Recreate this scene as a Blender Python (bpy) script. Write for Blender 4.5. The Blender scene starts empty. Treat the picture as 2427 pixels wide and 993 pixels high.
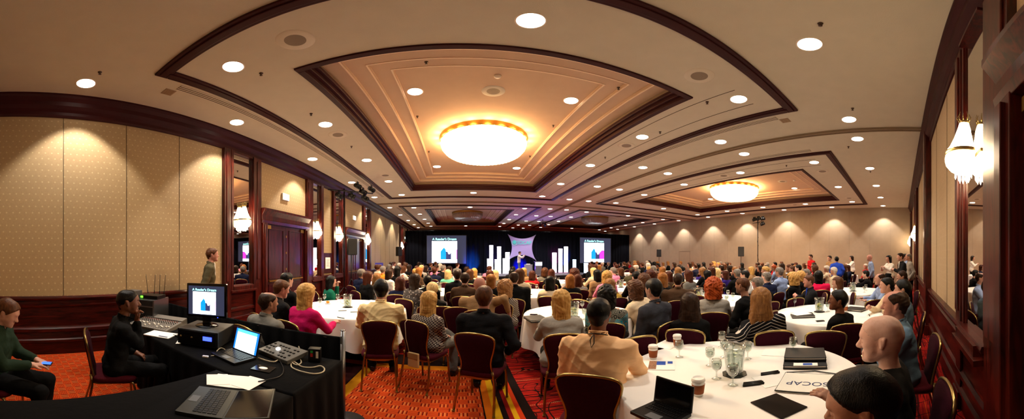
import bpy, math, random
import numpy as np
from mathutils import Vector, Matrix

# ------------------------------------------------------------------ camera, world, exposure
S = bpy.context.scene
COL = S.collection
F, X0, YH, HC = 667.3, 1087.0, 608.8, 1.64          # pixels per radian, column looking down the hall, horizon row, eye height
cd = bpy.data.cameras.new('camera'); cd.type = 'PANO'
cd.panorama_type = 'EQUIRECTANGULAR'
cd.longitude_min = -X0 / F; cd.longitude_max = (2427 - X0) / F
cd.latitude_max = YH / F; cd.latitude_min = -(993 - YH) / F
cd.clip_start = 0.02; cd.clip_end = 200
cam = bpy.data.objects.new('camera', cd); COL.objects.link(cam)
cam.location = (0, 0, HC); cam.rotation_euler = (math.pi / 2, 0, 0)
S.camera = cam
S.view_settings.view_transform = 'Standard'; S.view_settings.look = 'None'
S.view_settings.exposure = 0.7; S.view_settings.gamma = 1.0
S.view_settings.use_curve_mapping = False
W = bpy.data.worlds.new('world'); S.world = W; W.use_nodes = True
W.node_tree.nodes['Background'].inputs[0].default_value = (0.02, 0.015, 0.012, 1)
W.node_tree.nodes['Background'].inputs[1].default_value = 0.1
try:
    S.cycles.use_denoising = True
    S.cycles.max_bounces = 7; S.cycles.diffuse_bounces = 4; S.cycles.glossy_bounces = 3
    S.cycles.transmission_bounces = 6; S.cycles.transparent_max_bounces = 8
    S.cycles.sample_clamp_indirect = 3.0; S.cycles.sample_clamp_direct = 0
    S.cycles.caustics_reflective = False; S.cycles.caustics_refractive = False
except Exception as e:
    print('cycles settings', e)

SPOT_W = 105.0          # downlight power
CHAND = 5.0            # chandelier bowl emission
SCONCE = 22.0

R_ = random.Random(7)
PI = math.pi

def az(px): return (px - X0) / F
def at(px, D):
    "floor position at azimuth of column px, D metres away"
    return D * math.sin(az(px)), D * math.cos(az(px))
def head_D(py, z=1.2):
    return (HC - z) / math.tan(max(0.02, (py - YH) / F))
def on_plane(px, py, z):
    D = (HC - z) / math.tan((py - YH) / F)
    return at(px, D)

# ------------------------------------------------------------------ materials
def lin(c):
    return tuple((x / 12.92 if x <= 0.04045 else ((x + 0.055) / 1.055) ** 2.4) for x in c)
def hexc(h):
    return lin((int(h[0:2], 16) / 255, int(h[2:4], 16) / 255, int(h[4:6], 16) / 255))

class NT:
    def __init__(s, m):
        m.use_nodes = True; s.t = m.node_tree; s.t.nodes.clear()
        s.out = s.t.nodes.new('ShaderNodeOutputMaterial')
    def n(s, typ, **kw):
        nd = s.t.nodes.new(typ)
        for k, v in kw.items():
            if k.startswith('i_'):
                key = k[2:].replace('_', ' ')
                s.set(nd, key, v)
            else: setattr(nd, k, v)
        return nd
    def set(s, nd, key, v):
        if isinstance(key, str) and key.isdigit(): key = int(key)
        sock = nd.inputs[key]
        if isinstance(v, bpy.types.NodeSocket): s.t.links.new(v, sock)
        elif isinstance(v, bpy.types.Node): s.t.links.new(v.outputs[0], sock)
        else:
            if isinstance(v, tuple) and len(v) == 3 and sock.type == 'RGBA': v = v + (1,)
            sock.default_value = v
    def m(s, op, a, b=None, c=None):
        nd = s.t.nodes.new('ShaderNodeMath'); nd.operation = op
        s.set(nd, 0, a)
        if b is not None: s.set(nd, 1, b)
        if c is not None: s.set(nd, 2, c)
        return nd.outputs[0]
    def mix(s, f, a, b):
        nd = s.t.nodes.new('ShaderNodeMix'); nd.data_type = 'RGBA'
        s.set(nd, 0, f); s.set(nd, 6, a); s.set(nd, 7, b)
        return nd.outputs[2]
    def link(s, a, b): s.t.links.new(a, b)
    def finish(s, bs):
        s.t.links.new(bs.outputs[0], s.out.inputs[0])

def xyz(t, kind='Object', scale=None):
    tc = t.n('ShaderNodeTexCoord')
    o = tc.outputs[kind]
    if scale:
        mp = t.n('ShaderNodeMapping'); t.link(o, mp.inputs[0]); mp.inputs[3].default_value = scale; o = mp.outputs[0]
    return o

MATS = {}
def mat(name, col, rough=0.6, metal=0.0, bump=0.0, bscale=(60, 60, 60), var=0.0, vscale=(4, 4, 4), spec=0.5,
        emit=None, estr=0.0, trans=0.0, ior=1.45, sheen=0.0, coat=0.0, kind='Object'):
    if name in MATS: return MATS[name]
    m = bpy.data.materials.new(name); MATS[name] = m
    t = NT(m)
    if isinstance(col, str): col = hexc(col)
    bs = t.n('ShaderNodeBsdfPrincipled')
    t.set(bs, 'Roughness', rough); t.set(bs, 'Metallic', metal); t.set(bs, 'Specular IOR Level', spec)
    t.set(bs, 'IOR', ior)
    if trans: t.set(bs, 'Transmission Weight', trans)
    if sheen: t.set(bs, 'Sheen Weight', sheen)
    if coat: t.set(bs, 'Coat Weight', coat); t.set(bs, 'Coat Roughness', 0.12)
    if var:
        nz = t.n('ShaderNodeTexNoise', i_Scale=1.0, i_Detail=3.0); t.link(xyz(t, kind, vscale), nz.inputs['Vector'])
        dark = tuple(c * (1 - var) for c in col); lite = tuple(min(1, c * (1 + var)) for c in col)
        t.set(bs, 'Base Color', t.mix(t.m('MULTIPLY_ADD', nz.outputs[0], 2.2, -0.6), dark, lite))
    else: t.set(bs, 'Base Color', col)
    if bump:
        nb = t.n('ShaderNodeTexNoise', i_Scale=1.0, i_Detail=2.0); t.link(xyz(t, kind, bscale), nb.inputs['Vector'])
        bp = t.n('ShaderNodeBump', i_Strength=bump, i_Distance=0.01); t.link(nb.outputs[0], bp.inputs['Height'])
        t.link(bp.outputs[0], bs.inputs['Normal'])
    if emit is not None:
        if isinstance(emit, str): emit = hexc(emit)
        t.set(bs, 'Emission Color', emit); t.set(bs, 'Emission Strength', estr)
    t.finish(bs)
    return m

def wood_mat(name, col, dark, rough=0.34, scale=(1.5, 1.5, 14)):
    if name in MATS: return MATS[name]
    m = bpy.data.materials.new(name); MATS[name] = m
    t = NT(m)
    v = xyz(t, 'Object', scale)
    nz = t.n('ShaderNodeTexNoise', i_Scale=2.0, i_Detail=6.0, i_Distortion=1.2); t.link(v, nz.inputs['Vector'])
    cr = t.n('ShaderNodeValToRGB'); t.link(nz.outputs[0], cr.inputs[0])
    cr.color_ramp.elements[0].position = 0.35; cr.color_ramp.elements[0].color = hexc(dark) + (1,)
    cr.color_ramp.elements[1].position = 0.7; cr.color_ramp.elements[1].color = hexc(col) + (1,)
    bs = t.n('ShaderNodeBsdfPrincipled', i_Roughness=rough)
    t.set(bs, 'Coat Weight', 0.10); t.set(bs, 'Coat Roughness', 0.2); t.set(bs, 'Specular IOR Level', 0.28)
    t.link(cr.outputs[0], bs.inputs['Base Color'])
    t.finish(bs); return m

def paper_mat(name, col, dot, axis):
    "wallpaper with a small woven diamond-dot repeat; axis = wall's horizontal axis"
    m = bpy.data.materials.new(name); MATS[name] = m
    t = NT(m)
    sp = t.n('ShaderNodeSeparateXYZ'); t.link(xyz(t, 'Object'), sp.inputs[0])
    u = sp.outputs[axis]; z = sp.outputs[2]
    P = 0.105
    a = t.m('DIVIDE', u, P); b = t.m('DIVIDE', z, P)
    row = t.m('FLOOR', b)
    a2 = t.m('ADD', a, t.m('MULTIPLY', t.m('MODULO', row, 2.0), 0.5))
    fx = t.m('SUBTRACT', t.m('FRACT', a2), 0.5); fz = t.m('SUBTRACT', t.m('FRACT', b), 0.5)
    d = t.m('ADD', t.m('ABSOLUTE', fx), t.m('ABSOLUTE', fz))
    k = t.m('LESS_THAN', d, 0.15)
    # fine weave
    w = t.m('MULTIPLY', t.m('ADD', t.m('SINE', t.m('MULTIPLY', u, 1400.0)), t.m('SINE', t.m('MULTIPLY', z, 1400.0))), 0.02)
    nz = t.n('ShaderNodeTexNoise', i_Scale=35.0, i_Detail=4.0); t.link(xyz(t, 'Object'), nz.inputs['Vector'])
    base = t.mix(t.m('ADD', nz.outputs[0], w), tuple(c * 0.88 for c in hexc(col)), tuple(min(1, c * 1.1) for c in hexc(col)))
    bs = t.n('ShaderNodeBsdfPrincipled', i_Roughness=0.75)
    t.link(t.mix(t.m('MULTIPLY', k, 0.33), base, hexc(dot)), bs.inputs['Base Color'])
    # panel seams every 1.1 m
    t.finish(bs); return m

def carpet_mat():
    m = bpy.data.materials.new('carpet'); MATS['carpet'] = m
    t = NT(m)
    sp = t.n('ShaderNodeSeparateXYZ'); t.link(xyz(t, 'Object'), sp.inputs[0])
    x, y = sp.outputs[0], sp.outputs[1]
    # basket weave squares
    Q = 0.095
    cx = t.m('FLOOR', t.m('DIVIDE', x, Q)); cy = t.m('FLOOR', t.m('DIVIDE', y, Q))
    par = t.m('MODULO', t.m('ABSOLUTE', t.m('ADD', cx, cy)), 2.0)
    fx = t.m('FRACT', t.m('DIVIDE', x, Q)); fy = t.m('FRACT', t.m('DIVIDE', y, Q))
    # vertical bars (4 in a square) with alternating maroon and tan
    bx = t.m('FRACT', t.m('MULTIPLY', fx, 2.5))
    maroon = hexc('6a1408'); orange = hexc('cc4a16'); tan = hexc('c88848')
    bars = t.mix(t.m('LESS_THAN', bx, 0.34), orange, maroon)
    bars = t.mix(t.m('MULTIPLY', t.m('GREATER_THAN', bx, 0.5), t.m('LESS_THAN', bx, 0.72)), bars, tan)
    inb = t.m('MULTIPLY', t.m('GREATER_THAN', fy, 0.12), t.m('LESS_THAN', fy, 0.88))
    bars = t.mix(inb, orange, bars)
    hy = t.m('FRACT', t.m('MULTIPLY', fy, 5.0))
    hl = t.mix(t.m('LESS_THAN', hy, 0.32), orange, hexc('8a2008'))
    basket = t.mix(par, hl, bars)
    # red striped field
    sy = t.m('FRACT', t.m('DIVIDE', y, 0.34))
    nz = t.n('ShaderNodeTexNoise', i_Scale=1.0, i_Detail=2.0); t.link(xyz(t, 'Object', (1.2, 26, 1)), nz.inputs['Vector'])
    cr = t.n('ShaderNodeValToRGB'); t.link(nz.outputs[0], cr.inputs[0]); cr.color_ramp.interpolation = 'CONSTANT'
    e = cr.color_ramp.elements
    e[0].position = 0; e[0].color = hexc('3a0808') + (1,)
    e[1].position = 0.42; e[1].color = hexc('8e1410') + (1,)
    for p, c in ((0.5, 'b01c12'), (0.58, '5a0c0c'), (0.64, 'c03414')):
        q = e.new(p); q.color = hexc(c) + (1,)
    field = cr.outputs[0]
    dots = t.m('MULTIPLY', t.m('LESS_THAN', sy, 0.035), t.m('GREATER_THAN', t.m('FRACT', t.m('DIVIDE', x, 0.02)), 0.4))
    dotr = t.m('GREATER_THAN', t.m('SINE', t.m('ADD', t.m('MULTIPLY', x, 3.1), t.m('MULTIPLY', t.m('FLOOR', t.m('DIVIDE', y, 0.34)), 2.3))), -0.2)
    field = t.mix(t.m('MULTIPLY', dots, dotr), field, hexc('d8a070'))
    # curling dark vine lines
    nv = t.n('ShaderNodeTexNoise', i_Scale=2.2, i_Detail=0.0, i_Distortion=0.6); t.link(xyz(t, 'Object', (1.4, 1.4, 1)), nv.inputs['Vector'])
    vine = t.m('LESS_THAN', t.m('ABSOLUTE', t.m('SUBTRACT', nv.outputs[0], 0.5)), 0.012)
    field = t.mix(vine, field, hexc('1a0606'))
    # zones
    def rng(v, a, b): return t.m('MULTIPLY', t.m('GREATER_THAN', v, a), t.m('LESS_THAN', v, b))
    col = field
    zone = t.m('MULTIPLY', t.m('LESS_THAN', x, 0.24), t.m('LESS_THAN', y, 3.84))
    col = t.mix(zone, col, basket)
    # dark strip and gold edge along the far side of the weave
    col = t.mix(t.m('MULTIPLY', rng(y, 3.84, 4.0), t.m('LESS_THAN', x, 0.3)), col, hexc('c8720c'))
    col = t.mix(t.m('MULTIPLY', rng(y, 4.0, 4.45), t.m('LESS_THAN', x, 0.62)), col, hexc('140505'))
    gl = t.m('MULTIPLY', rng(x, -1.31, -1.18), t.m('LESS_THAN', y, 3.84)); col = t.mix(gl, col, hexc('c8860e'))
    gl = t.m('MULTIPLY', rng(x, -1.33, -1.31), t.m('LESS_THAN', y, 3.84)); col = t.mix(gl, col, hexc('140505'))
    col = t.mix(t.m('MULTIPLY', rng(x, -1.85, -1.33), rng(y, 1.9, 3.84)), col, hexc('2a0707'))
    side = t.m('LESS_THAN', y, 4.45)
    for a, b, c in ((0.235, 0.25, '0c0404'), (0.25, 0.325, 'd0690c'), (0.325, 0.40, 'd09a10'), (0.40, 0.455, '120505'), (0.455, 0.50, '8a120c'),
                    (0.50, 0.55, 'd8a410'), (0.55, 0.60, 'c83a10'), (0.60, 0.70, '0e0404')):
        col = t.mix(t.m('MULTIPLY', rng(x, a, b), side), col, hexc(c))
    fz = t.n('ShaderNodeTexNoise', i_Scale=1.0, i_Detail=3.0); t.link(xyz(t, 'Object', (180, 180, 1)), fz.inputs['Vector'])
    col = t.mix(t.m('MULTIPLY_ADD', fz.outputs[0], 0.5, -0.05), col, hexc('1c0402'))
    bs = t.n('ShaderNodeBsdfPrincipled', i_Roughness=0.95)
    t.set(bs, 'Specular IOR Level', 0.1)
    t.link(col, bs.inputs['Base Color'])
    bp = t.n('ShaderNodeBump', i_Strength=0.3, i_Distance=0.004); t.link(fz.outputs[0], bp.inputs['Height']); t.link(bp.outputs[0], bs.inputs['Normal'])
    t.finish(bs); return m

WOOD = wood_mat('mahogany', '4c110b', '1e0604')
WOODV = wood_mat('mahogany_upright', '52150d', '220705', scale=(9, 9, 1.2))
WOODD = mat('mahogany_dark', '330c0e', 0.5, spec=0.2, var=0.15, vscale=(3, 3, 3))
DOORW = wood_mat('mahogany_door', '48101a', '22060e', rough=0.3, scale=(8, 8, 1.0))
CEIL = mat('ceiling_plaster', 'c6bca8', 0.9, bump=0.15, bscale=(90, 90, 90), var=0.03)
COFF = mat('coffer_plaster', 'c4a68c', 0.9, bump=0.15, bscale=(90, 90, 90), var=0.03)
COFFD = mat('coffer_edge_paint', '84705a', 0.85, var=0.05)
BEADM = mat('coffer_bead_paint', 'f2dcc0', 0.6)
PAPL = paper_mat('wallpaper_side', '9c845e', 'e0cc9c', 1)
PAPB = paper_mat('wallpaper_back', 'b09876', 'c4ae8a', 0)
PAPR = mat('wall_fabric_right', '9c8872', 0.9, bump=0.25, bscale=(140, 140, 140), var=0.05)
SEAM = mat('panel_seam', '4a3c28', 0.9)
GOLD = mat('brass_tube', 'a08a58', 0.3, metal=1.0)
GOLDD = mat('brass_dull', 'a07a3a', 0.4, metal=1.0)
CHROME = mat('chrome', 'd8d8dc', 0.12, metal=1.0)
STEEL = mat('grey_metal', '8a8c90', 0.35, metal=1.0)
BURG = mat('burgundy_fabric', '460a18', 0.9, bump=0.3, bscale=(300, 300, 300), var=0.12, vscale=(60, 60, 60), spec=0.15)
BURGD = mat('burgundy_fabric_dark', '300615', 0.9, bump=0.3, bscale=(300, 300, 300), var=0.12, vscale=(60, 60, 60), spec=0.12)
CLOTH = mat('white_linen', 'f0ece6', 0.75, bump=0.12, bscale=(14, 14, 14), var=0.02)
BLACKC = mat('black_cloth', '040405', 0.9, bump=0.25, bscale=(20, 20, 12), spec=0.12)
BLACKP = mat('black_plastic', '060607', 0.4, spec=0.3)
BLACKG = mat('black_gloss', '060608', 0.12)
DRAPE = mat('black_drape', '0a0c14', 0.9, spec=0.1)
GREYP = mat('grey_plastic', '55585c', 0.5)
SILVERP = mat('silver_plastic', 'a8aab0', 0.35, metal=0.4)
WHITEP = mat('white_plastic', 'eceae4', 0.4)
PAPER = mat('white_paper', 'f4f2ec', 0.8)
GLASS = None
WATER = mat('water', 'eef6f6', 0.0, trans=1.0, ior=1.33)
MIRROR = mat('mirror_silver', 'e6e2dc', 0.015, metal=1.0)
SPKM = mat('speaker_rim_paint', 'cfc4b0', 0.8)
LAMPD = mat('downlight_glow', 'ffffff', 0.5, emit='fff2de', estr=9.0)
TRIMW = mat('white_enamel', 'e8dccb', 0.5)

def thin_glass(name, tint, refl=0.9, dens=0.0):
    "thin-walled glass: mostly clear face-on, bright at grazing angles"
    m = bpy.data.materials.new(name); MATS[name] = m; t = NT(m)
    tr = t.n('ShaderNodeBsdfTransparent'); tr.inputs[0].default_value = lin(tint) + (1,)
    gl = t.n('ShaderNodeBsdfGlossy', i_Roughness=0.04); gl.inputs[0].default_value = (1, 1, 1, 1)
    lw = t.n('ShaderNodeLayerWeight', i_Blend=0.32)
    mx = t.n('ShaderNodeMixShader'); t.link(t.m('MULTIPLY_ADD', t.m('POWER', lw.outputs[1], 1.4), refl, 0.04 + dens), mx.inputs[0])
    t.link(tr.outputs[0], mx.inputs[1]); t.link(gl.outputs[0], mx.inputs[2]); t.link(mx.outputs[0], t.out.inputs[0])
    return m
GLASS = thin_glass('clear_glass', (.92, .94, .93), 1.0, 0.03)

# ------------------------------------------------------------------ mesh helpers
class MB:
    def __init__(s): s.v = []; s.f = []; s.mi = []; s.sm = []
    def add(s, vs, fs, mi=0, smooth=False):
        o = len(s.v); s.v.extend([tuple(v) for v in vs])
        for f in fs: s.f.append(tuple(i + o for i in f)); s.mi.append(mi); s.sm.append(smooth)
        return s
    def box(s, x0, x1, y0, y1, z0, z1, mi=0, M=None):
        vs = [(x, y, z) for z in (z0, z1) for y in (y0, y1) for x in (x0, x1)]
        if M is not None: vs = [M @ Vector(v) for v in vs]
        return s.add(vs, [(0, 2, 3, 1), (4, 5, 7, 6), (0, 1, 5, 4), (2, 6, 7, 3), (0, 4, 6, 2), (1, 3, 7, 5)], mi)
    def cbox(s, c, sz, mi=0, M=None):
        return s.box(c[0] - sz[0] / 2, c[0] + sz[0] / 2, c[1] - sz[1] / 2, c[1] + sz[1] / 2, c[2] - sz[2] / 2, c[2] + sz[2] / 2, mi, M)
    def lathe(s, prof, n=24, c=(0, 0, 0), mi=0, smooth=True, caps=True, M=None, fl=None):
        vs = []
        for k, (r, z) in enumerate(prof):
            for i in range(n):
                a = 2 * PI * i / n
                rr = r * (fl(a, z) if fl else 1)
                v = Vector((rr * math.cos(a), rr * math.sin(a), z))
                if M is not None: v = M @ v
                vs.append((v.x + c[0], v.y + c[1], v.z + c[2]))
        fs = []
        m = len(prof)
        for k in range(m - 1):
            for i in range(n):
                j = (i + 1) % n
                fs.append((k * n + i, k * n + j, (k + 1) * n + j, (k + 1) * n + i))
        s.add(vs, fs, mi, smooth)
        if caps:
            o = len(s.v) - len(vs)
            if prof[0][0] > 1e-5: s.f.append(tuple(o + i for i in reversed(range(n)))); s.mi.append(mi); s.sm.append(False)
            if prof[-1][0] > 1e-5: s.f.append(tuple(o + (m - 1) * n + i for i in range(n))); s.mi.append(mi); s.sm.append(False)
        return s
    def cyl(s, a, b, r, n=12, mi=0, r2=None, smooth=True):
        return s.tube([a, b], r, n, mi, r2=r2)
    def tube(s, pts, r, n=8, mi=0, closed=False, r2=None, flat=1.0):
        P = [Vector(p) for p in pts]; m = len(P)
        vs = []; up = Vector((0, 0, 1)); prev = None
        for k in range(m):
            if closed: d = P[(k + 1) % m] - P[k - 1]
            elif k == 0: d = P[1] - P[0]
            elif k == m - 1: d = P[-1] - P[-2]
            else: d = (P[k + 1] - P[k]).normalized() + (P[k] - P[k - 1]).normalized()
            if d.length < 1e-9: d = Vector((0, 0, 1))
            d.normalize()
            if prev is None:
                x = d.cross(up)
                if x.length < 0.05: x = d.cross(Vector((1, 0, 0)))
            else: x = prev - d * prev.dot(d)
            x.normalize(); y = d.cross(x); prev = x
            rr = r if r2 is None else r + (r2 - r) * k / (m - 1)
            for i in range(n):
                a = 2 * PI * i / n
                vs.append(P[k] + x * (rr * math.cos(a)) + y * (rr * flat * math.sin(a)))
        fs = []
        for k in range(m if closed else m - 1):
            for i in range(n):
                j = (i + 1) % n; k2 = (k + 1) % m
                fs.append((k * n + i, k * n + j, k2 * n + j, k2 * n + i))
        s.add(vs, fs, mi, True)
        if not closed:
            o = len(s.v) - len(vs)
            s.f.append(tuple(o + i for i in reversed(range(n)))); s.mi.append(mi); s.sm.append(False)
            s.f.append(tuple(o + (m - 1) * n + i for i in range(n))); s.mi.append(mi); s.sm.append(False)
        return s
    def sph(s, c, r, n=12, mi=0, sc=(1, 1, 1)):
        prof = [(math.sin(PI * k / n) * r, -math.cos(PI * k / n) * r) for k in range(n + 1)]
        M = Matrix.Diagonal((sc[0], sc[1], sc[2])).to_4x4()
        prof[0] = (1e-6, prof[0][1]); prof[-1] = (1e-6, prof[-1][1])
        return s.lathe(prof, n * 2, c, mi, True, False, M)
    def prism(s, poly, lo, hi, axes='xyz', mi=0, M=None):
        "poly in the plane of the first two axes, extruded along the third from lo to hi"
        ix = {'x': 0, 'y': 1, 'z': 2}
        a, b, c = (ix[q] for q in axes)
        vs = []
        for h in (lo, hi):
            for p in poly:
                v = [0, 0, 0]; v[a] = p[0]; v[b] = p[1]; v[c] = h
                v = Vector(v)
                if M is not None: v = M @ v
                vs.append(v)
        n = len(poly)
        fs = [tuple(reversed(range(n))), tuple(range(n, 2 * n))] + [(i, (i + 1) % n, n + (i + 1) % n, n + i) for i in range(n)]
        return s.add(vs, fs, mi)
    def mesh(s, name, mats):
        me = bpy.data.meshes.new(name)
        me.from_pydata(s.v, [], s.f)
        for m in mats: me.materials.append(m)
        me.polygons.foreach_set('material_index', s.mi)
        me.polygons.foreach_set('use_smooth', s.sm)
        me.update()
        # consistent outward normals
        import bmesh
        bm = bmesh.new(); bm.from_mesh(me); bmesh.ops.recalc_face_normals(bm, faces=bm.faces); bm.to_mesh(me); bm.free()
        return me
    def obj(s, name, mats, parent=None, loc=None, rotz=None, bevel=0, bseg=2, **kw):
        if not isinstance(mats, (list, tuple)): mats = [mats]
        o = bpy.data.objects.new(name, s.mesh(name, mats)); COL.objects.link(o)
        if parent: o.parent = parent
        if loc: o.location = loc
        if rotz is not None: o.rotation_euler = (0, 0, rotz)
        if bevel:
            b = o.modifiers.new('bevel', 'BEVEL'); b.width = bevel; b.segments = bseg; b.limit_method = 'ANGLE'; b.angle_limit = 0.6
        return tag(o, **kw)

def tag(o, label=None, cat=None, group=None, kind=None):
    if label: o['label'] = label
    if cat: o['category'] = cat
    if group: o['group'] = group
    if kind: o['kind'] = kind
    return o
def thing(name, label, cat, loc=(0, 0, 0), rotz=0, group=None):
    o = bpy.data.objects.new(name, None); COL.objects.link(o); o.empty_display_size = 0.1
    o.location = loc; o.rotation_euler = (0, 0, rotz)
    return tag(o, label, cat, group)
def dup(src, loc=None, rotz=None, label=None, group=None, parent=None, scale=None):
    c = src.copy(); COL.objects.link(c); c.parent = parent
    if loc is not None: c.location = loc
    if rotz is not None: c.rotation_euler = (0, 0, rotz)
    if scale is not None: c.scale = scale
    if label: c['label'] = label
    if group: c['group'] = group
    for ch in KIDS.get(src.name, []): 
        dup(ch, parent=c)
    return c
KIDS = {}
def index_kids(*roots):
    for r in roots:
        KIDS[r.name] = [o for o in COL.objects if o.parent == r]
        for k in KIDS[r.name]: KIDS[k.name] = [o for o in COL.objects if o.parent == k]
def struct(mb, name, mats, **kw): return mb.obj(name, mats, kind='structure', **kw)

def text_mesh(body, size, mat_, name, parent, M, extrude=0.001, align='CENTER', bold=False, shear=0.0):
    cu = bpy.data.curves.new('letters', 'FONT'); cu.body = body; cu.size = size; cu.extrude = extrude
    cu.align_x = align; cu.align_y = 'CENTER'; cu.shear = shear
    if bold: cu.offset = size * 0.012
    to = bpy.data.objects.new('letters_source', cu); COL.objects.link(to)
    bpy.context.view_layer.update()
    me = bpy.data.meshes.new_from_object(to.evaluated_get(bpy.context.evaluated_depsgraph_get()))
    COL.objects.unlink(to); bpy.data.objects.remove(to)
    me.materials.clear(); me.materials.append(mat_)
    o = bpy.data.objects.new(name, me); COL.objects.link(o)
    if parent: o.parent = parent
    o.matrix_local = M
    return o
# ------------------------------------------------------------------ the hall
XL, XR, YB, YS, ZC = -4.56, 16.36, -0.62, 29.6, 4.54       # side walls, wall behind, far wall, ceiling
XC = (XL + XR) / 2
struct(MB().box(XL - 0.3, XR + 0.3, YB - 0.3, YS + 0.3, -0.1, 0), 'floor', [carpet_mat()])

BAYS = []
for bx in (0, 1):
    for by in (0, 1):
        x0, x1 = (-3.37, 4.71) if bx == 0 else (2 * XC - 4.71, 2 * XC + 3.37)
        c0, c1 = (-1.975, 3.31) if bx == 0 else (2 * XC - 3.31, 2 * XC + 1.975)
        dy = 13.7 * by
        BAYS.append(dict(fx=(x0, x1), fy=(1.80 + dy, 13.41 + dy), cx=(c0, c1), cy=(3.12 + dy, 11.84 + dy), lit=(by == 0)))
# ceiling slab with the four coffer openings
xs = sorted({XL - 0.3, XR + 0.3, *[v for b in BAYS for v in b['cx']]}); ys = sorted({YB - 0.3, YS + 0.3, *[v for b in BAYS for v in b['cy']]})
mb = MB()
for i in range(len(xs) - 1):
    for j in range(len(ys) - 1):
        mx, my = (xs[i] + xs[i + 1]) / 2, (ys[j] + ys[j + 1]) / 2
        if any(b['cx'][0] < mx < b['cx'][1] and b['cy'][0] < my < b['cy'][1] for b in BAYS): continue
        mb.box(xs[i], xs[i + 1], ys[j], ys[j + 1], ZC, ZC + 0.15)
struct(mb, 'ceiling', [CEIL])

def ring(mb, x0, x1, y0, y1, w, z0, z1, mi=0):
    "rectangular band of width w inside the rectangle"
    mb.box(x0, x1, y0, y0 + w, z0, z1, mi); mb.box(x0, x1, y1 - w, y1, z0, z1, mi)
    mb.box(x0, x0 + w, y0 + w, y1 - w, z0, z1, mi); mb.box(x1 - w, x1, y0 + w, y1 - w, z0, z1, mi)
tn = 1
for bi, b in enumerate(BAYS):
    (fx0, fx1), (fy0, fy1), (cx0, cx1), (cy0, cy1) = b['fx'], b['fy'], b['cx'], b['cy']
    mb = MB(); ring(mb, fx0, fx1, fy0, fy1, 0.2, ZC - 0.035, ZC + 0.01); ring(mb, fx0 + 0.05, fx1 - 0.05, fy0 + 0.05, fy1 - 0.05, 0.1, ZC - 0.055, ZC)
    struct(mb, 'trim_%d' % tn, [WOODD], bevel=0.012); tn += 1
    # wood rim of the recess: stepped moulding
    mb = MB()
    ring(mb, cx0 - 0.06, cx1 + 0.06, cy0 - 0.06, cy1 + 0.06, 0.10, ZC - 0.03, ZC + 0.06)
    ring(mb, cx0 + 0.0, cx1 - 0.0, cy0 + 0.0, cy1 - 0.0, 0.10, ZC + 0.05, ZC + 0.13)
    ring(mb, cx0 + 0.04, cx1 - 0.04, cy0 + 0.04, cy1 - 0.04, 0.12, ZC + 0.12, ZC + 0.20)
    struct(mb, 'trim_%d' % tn, [WOODD], bevel=0.01); tn += 1
    # plaster steps
    mb = MB()
    a = 0.10
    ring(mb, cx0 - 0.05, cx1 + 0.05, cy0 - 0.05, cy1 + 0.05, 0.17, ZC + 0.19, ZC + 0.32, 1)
    zz = ZC + 0.30
    ins = 0.10
    for k in range(3):
        ring(mb, cx0 + ins, cx1 - ins, cy0 + ins, cy1 - ins, 0.31, zz, zz + 0.1, 0)
        ring(mb, cx0 + ins + 0.275, cx1 - ins - 0.275, cy0 + ins + 0.275, cy1 - ins - 0.275, 0.022, zz - 0.012, zz + 0.01, 2)
        ins += 0.295; zz += 0.055
    mb.box(cx0 + ins - 0.02, cx1 - ins + 0.02, cy0 + ins - 0.02, cy1 - ins + 0.02, zz, zz + 0.1, 0)
    b['zt'] = zz
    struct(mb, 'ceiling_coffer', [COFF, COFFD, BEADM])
    # thin reveal lines on the flat soffit
    mb = MB()
    for xx in ((cx1 + 0.27, cx1 + 0.84) if bi < 2 else (cx0 - 0.27, cx0 - 0.84)):
        mb.box(xx - 0.006, xx + 0.006, fy0 + 0.6, fy1 - 0.6, ZC - 0.004, ZC + 0.002)
    struct(mb, 'trim_%d' % tn, [SEAM]); tn += 1
    # slot vents outside the frame
    for sx, xx in (('left', fx0 - 0.17), ('right', fx1 + 0.17)):
        v = thing('linear_vent', 'long slotted air vent beside the %s edge of the %s %s ceiling frame' % (sx, ('near', 'far')[bi % 2], ('left', 'right')[bi // 2]), 'vent', (xx, (fy0 + fy1) / 2, ZC))
        L = (fy1 - fy0) / 2 - 0.5
        MB().box(-0.075, 0.075, -L, L, -0.012, 0.004).obj('backing', [SPKM], v)
        m2 = MB()
        for q in (-0.045, 0, 0.045): m2.box(q - 0.009, q + 0.009, -L, L, -0.0135, -0.005)
        m2.obj('slot', [SEAM], v)
# folding-wall tracks across the ceiling
mb = MB()
for dx in (-0.07, 0.04): mb.box(XC + dx, XC + dx + 0.03, YB, YS, ZC - 0.05, ZC + 0.01)
mb.box(XC - 0.04, XC + 0.04, YB, YS, ZC - 0.03, ZC + 0.01)
struct(mb, 'trim_%d' % tn, [COFFD]); tn += 1
mb = MB()
for dy in (-0.07, 0.04): mb.box(XL, XR, 14.6 + dy, 14.6 + dy + 0.03, ZC - 0.05, ZC + 0.01)
struct(mb, 'trim_%d' % tn, [COFFD]); tn += 1
mb = MB(); mb.box(XL, XR, 28.1, 28.3, ZC - 0.04, ZC + 0.01); struct(mb, 'trim_%d' % tn, [WOODD]); tn += 1

# walls
struct(MB().box(XL - 0.25, XL, YB - 0.3, YS + 0.3, 0, ZC), 'wall_left', [PAPL])
struct(MB().box(XR, XR + 0.25, YB - 0.3, YS + 0.3, 0, ZC), 'wall_right', [PAPR])
struct(MB().box(XL, XR, YB - 0.25, YB, 0, ZC), 'wall_back', [PAPB])
struct(MB().box(XL, XR, YS, YS + 0.25, 0, ZC), 'wall_stage', [mat('dark_wall', '2a2024', 0.9)])

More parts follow.
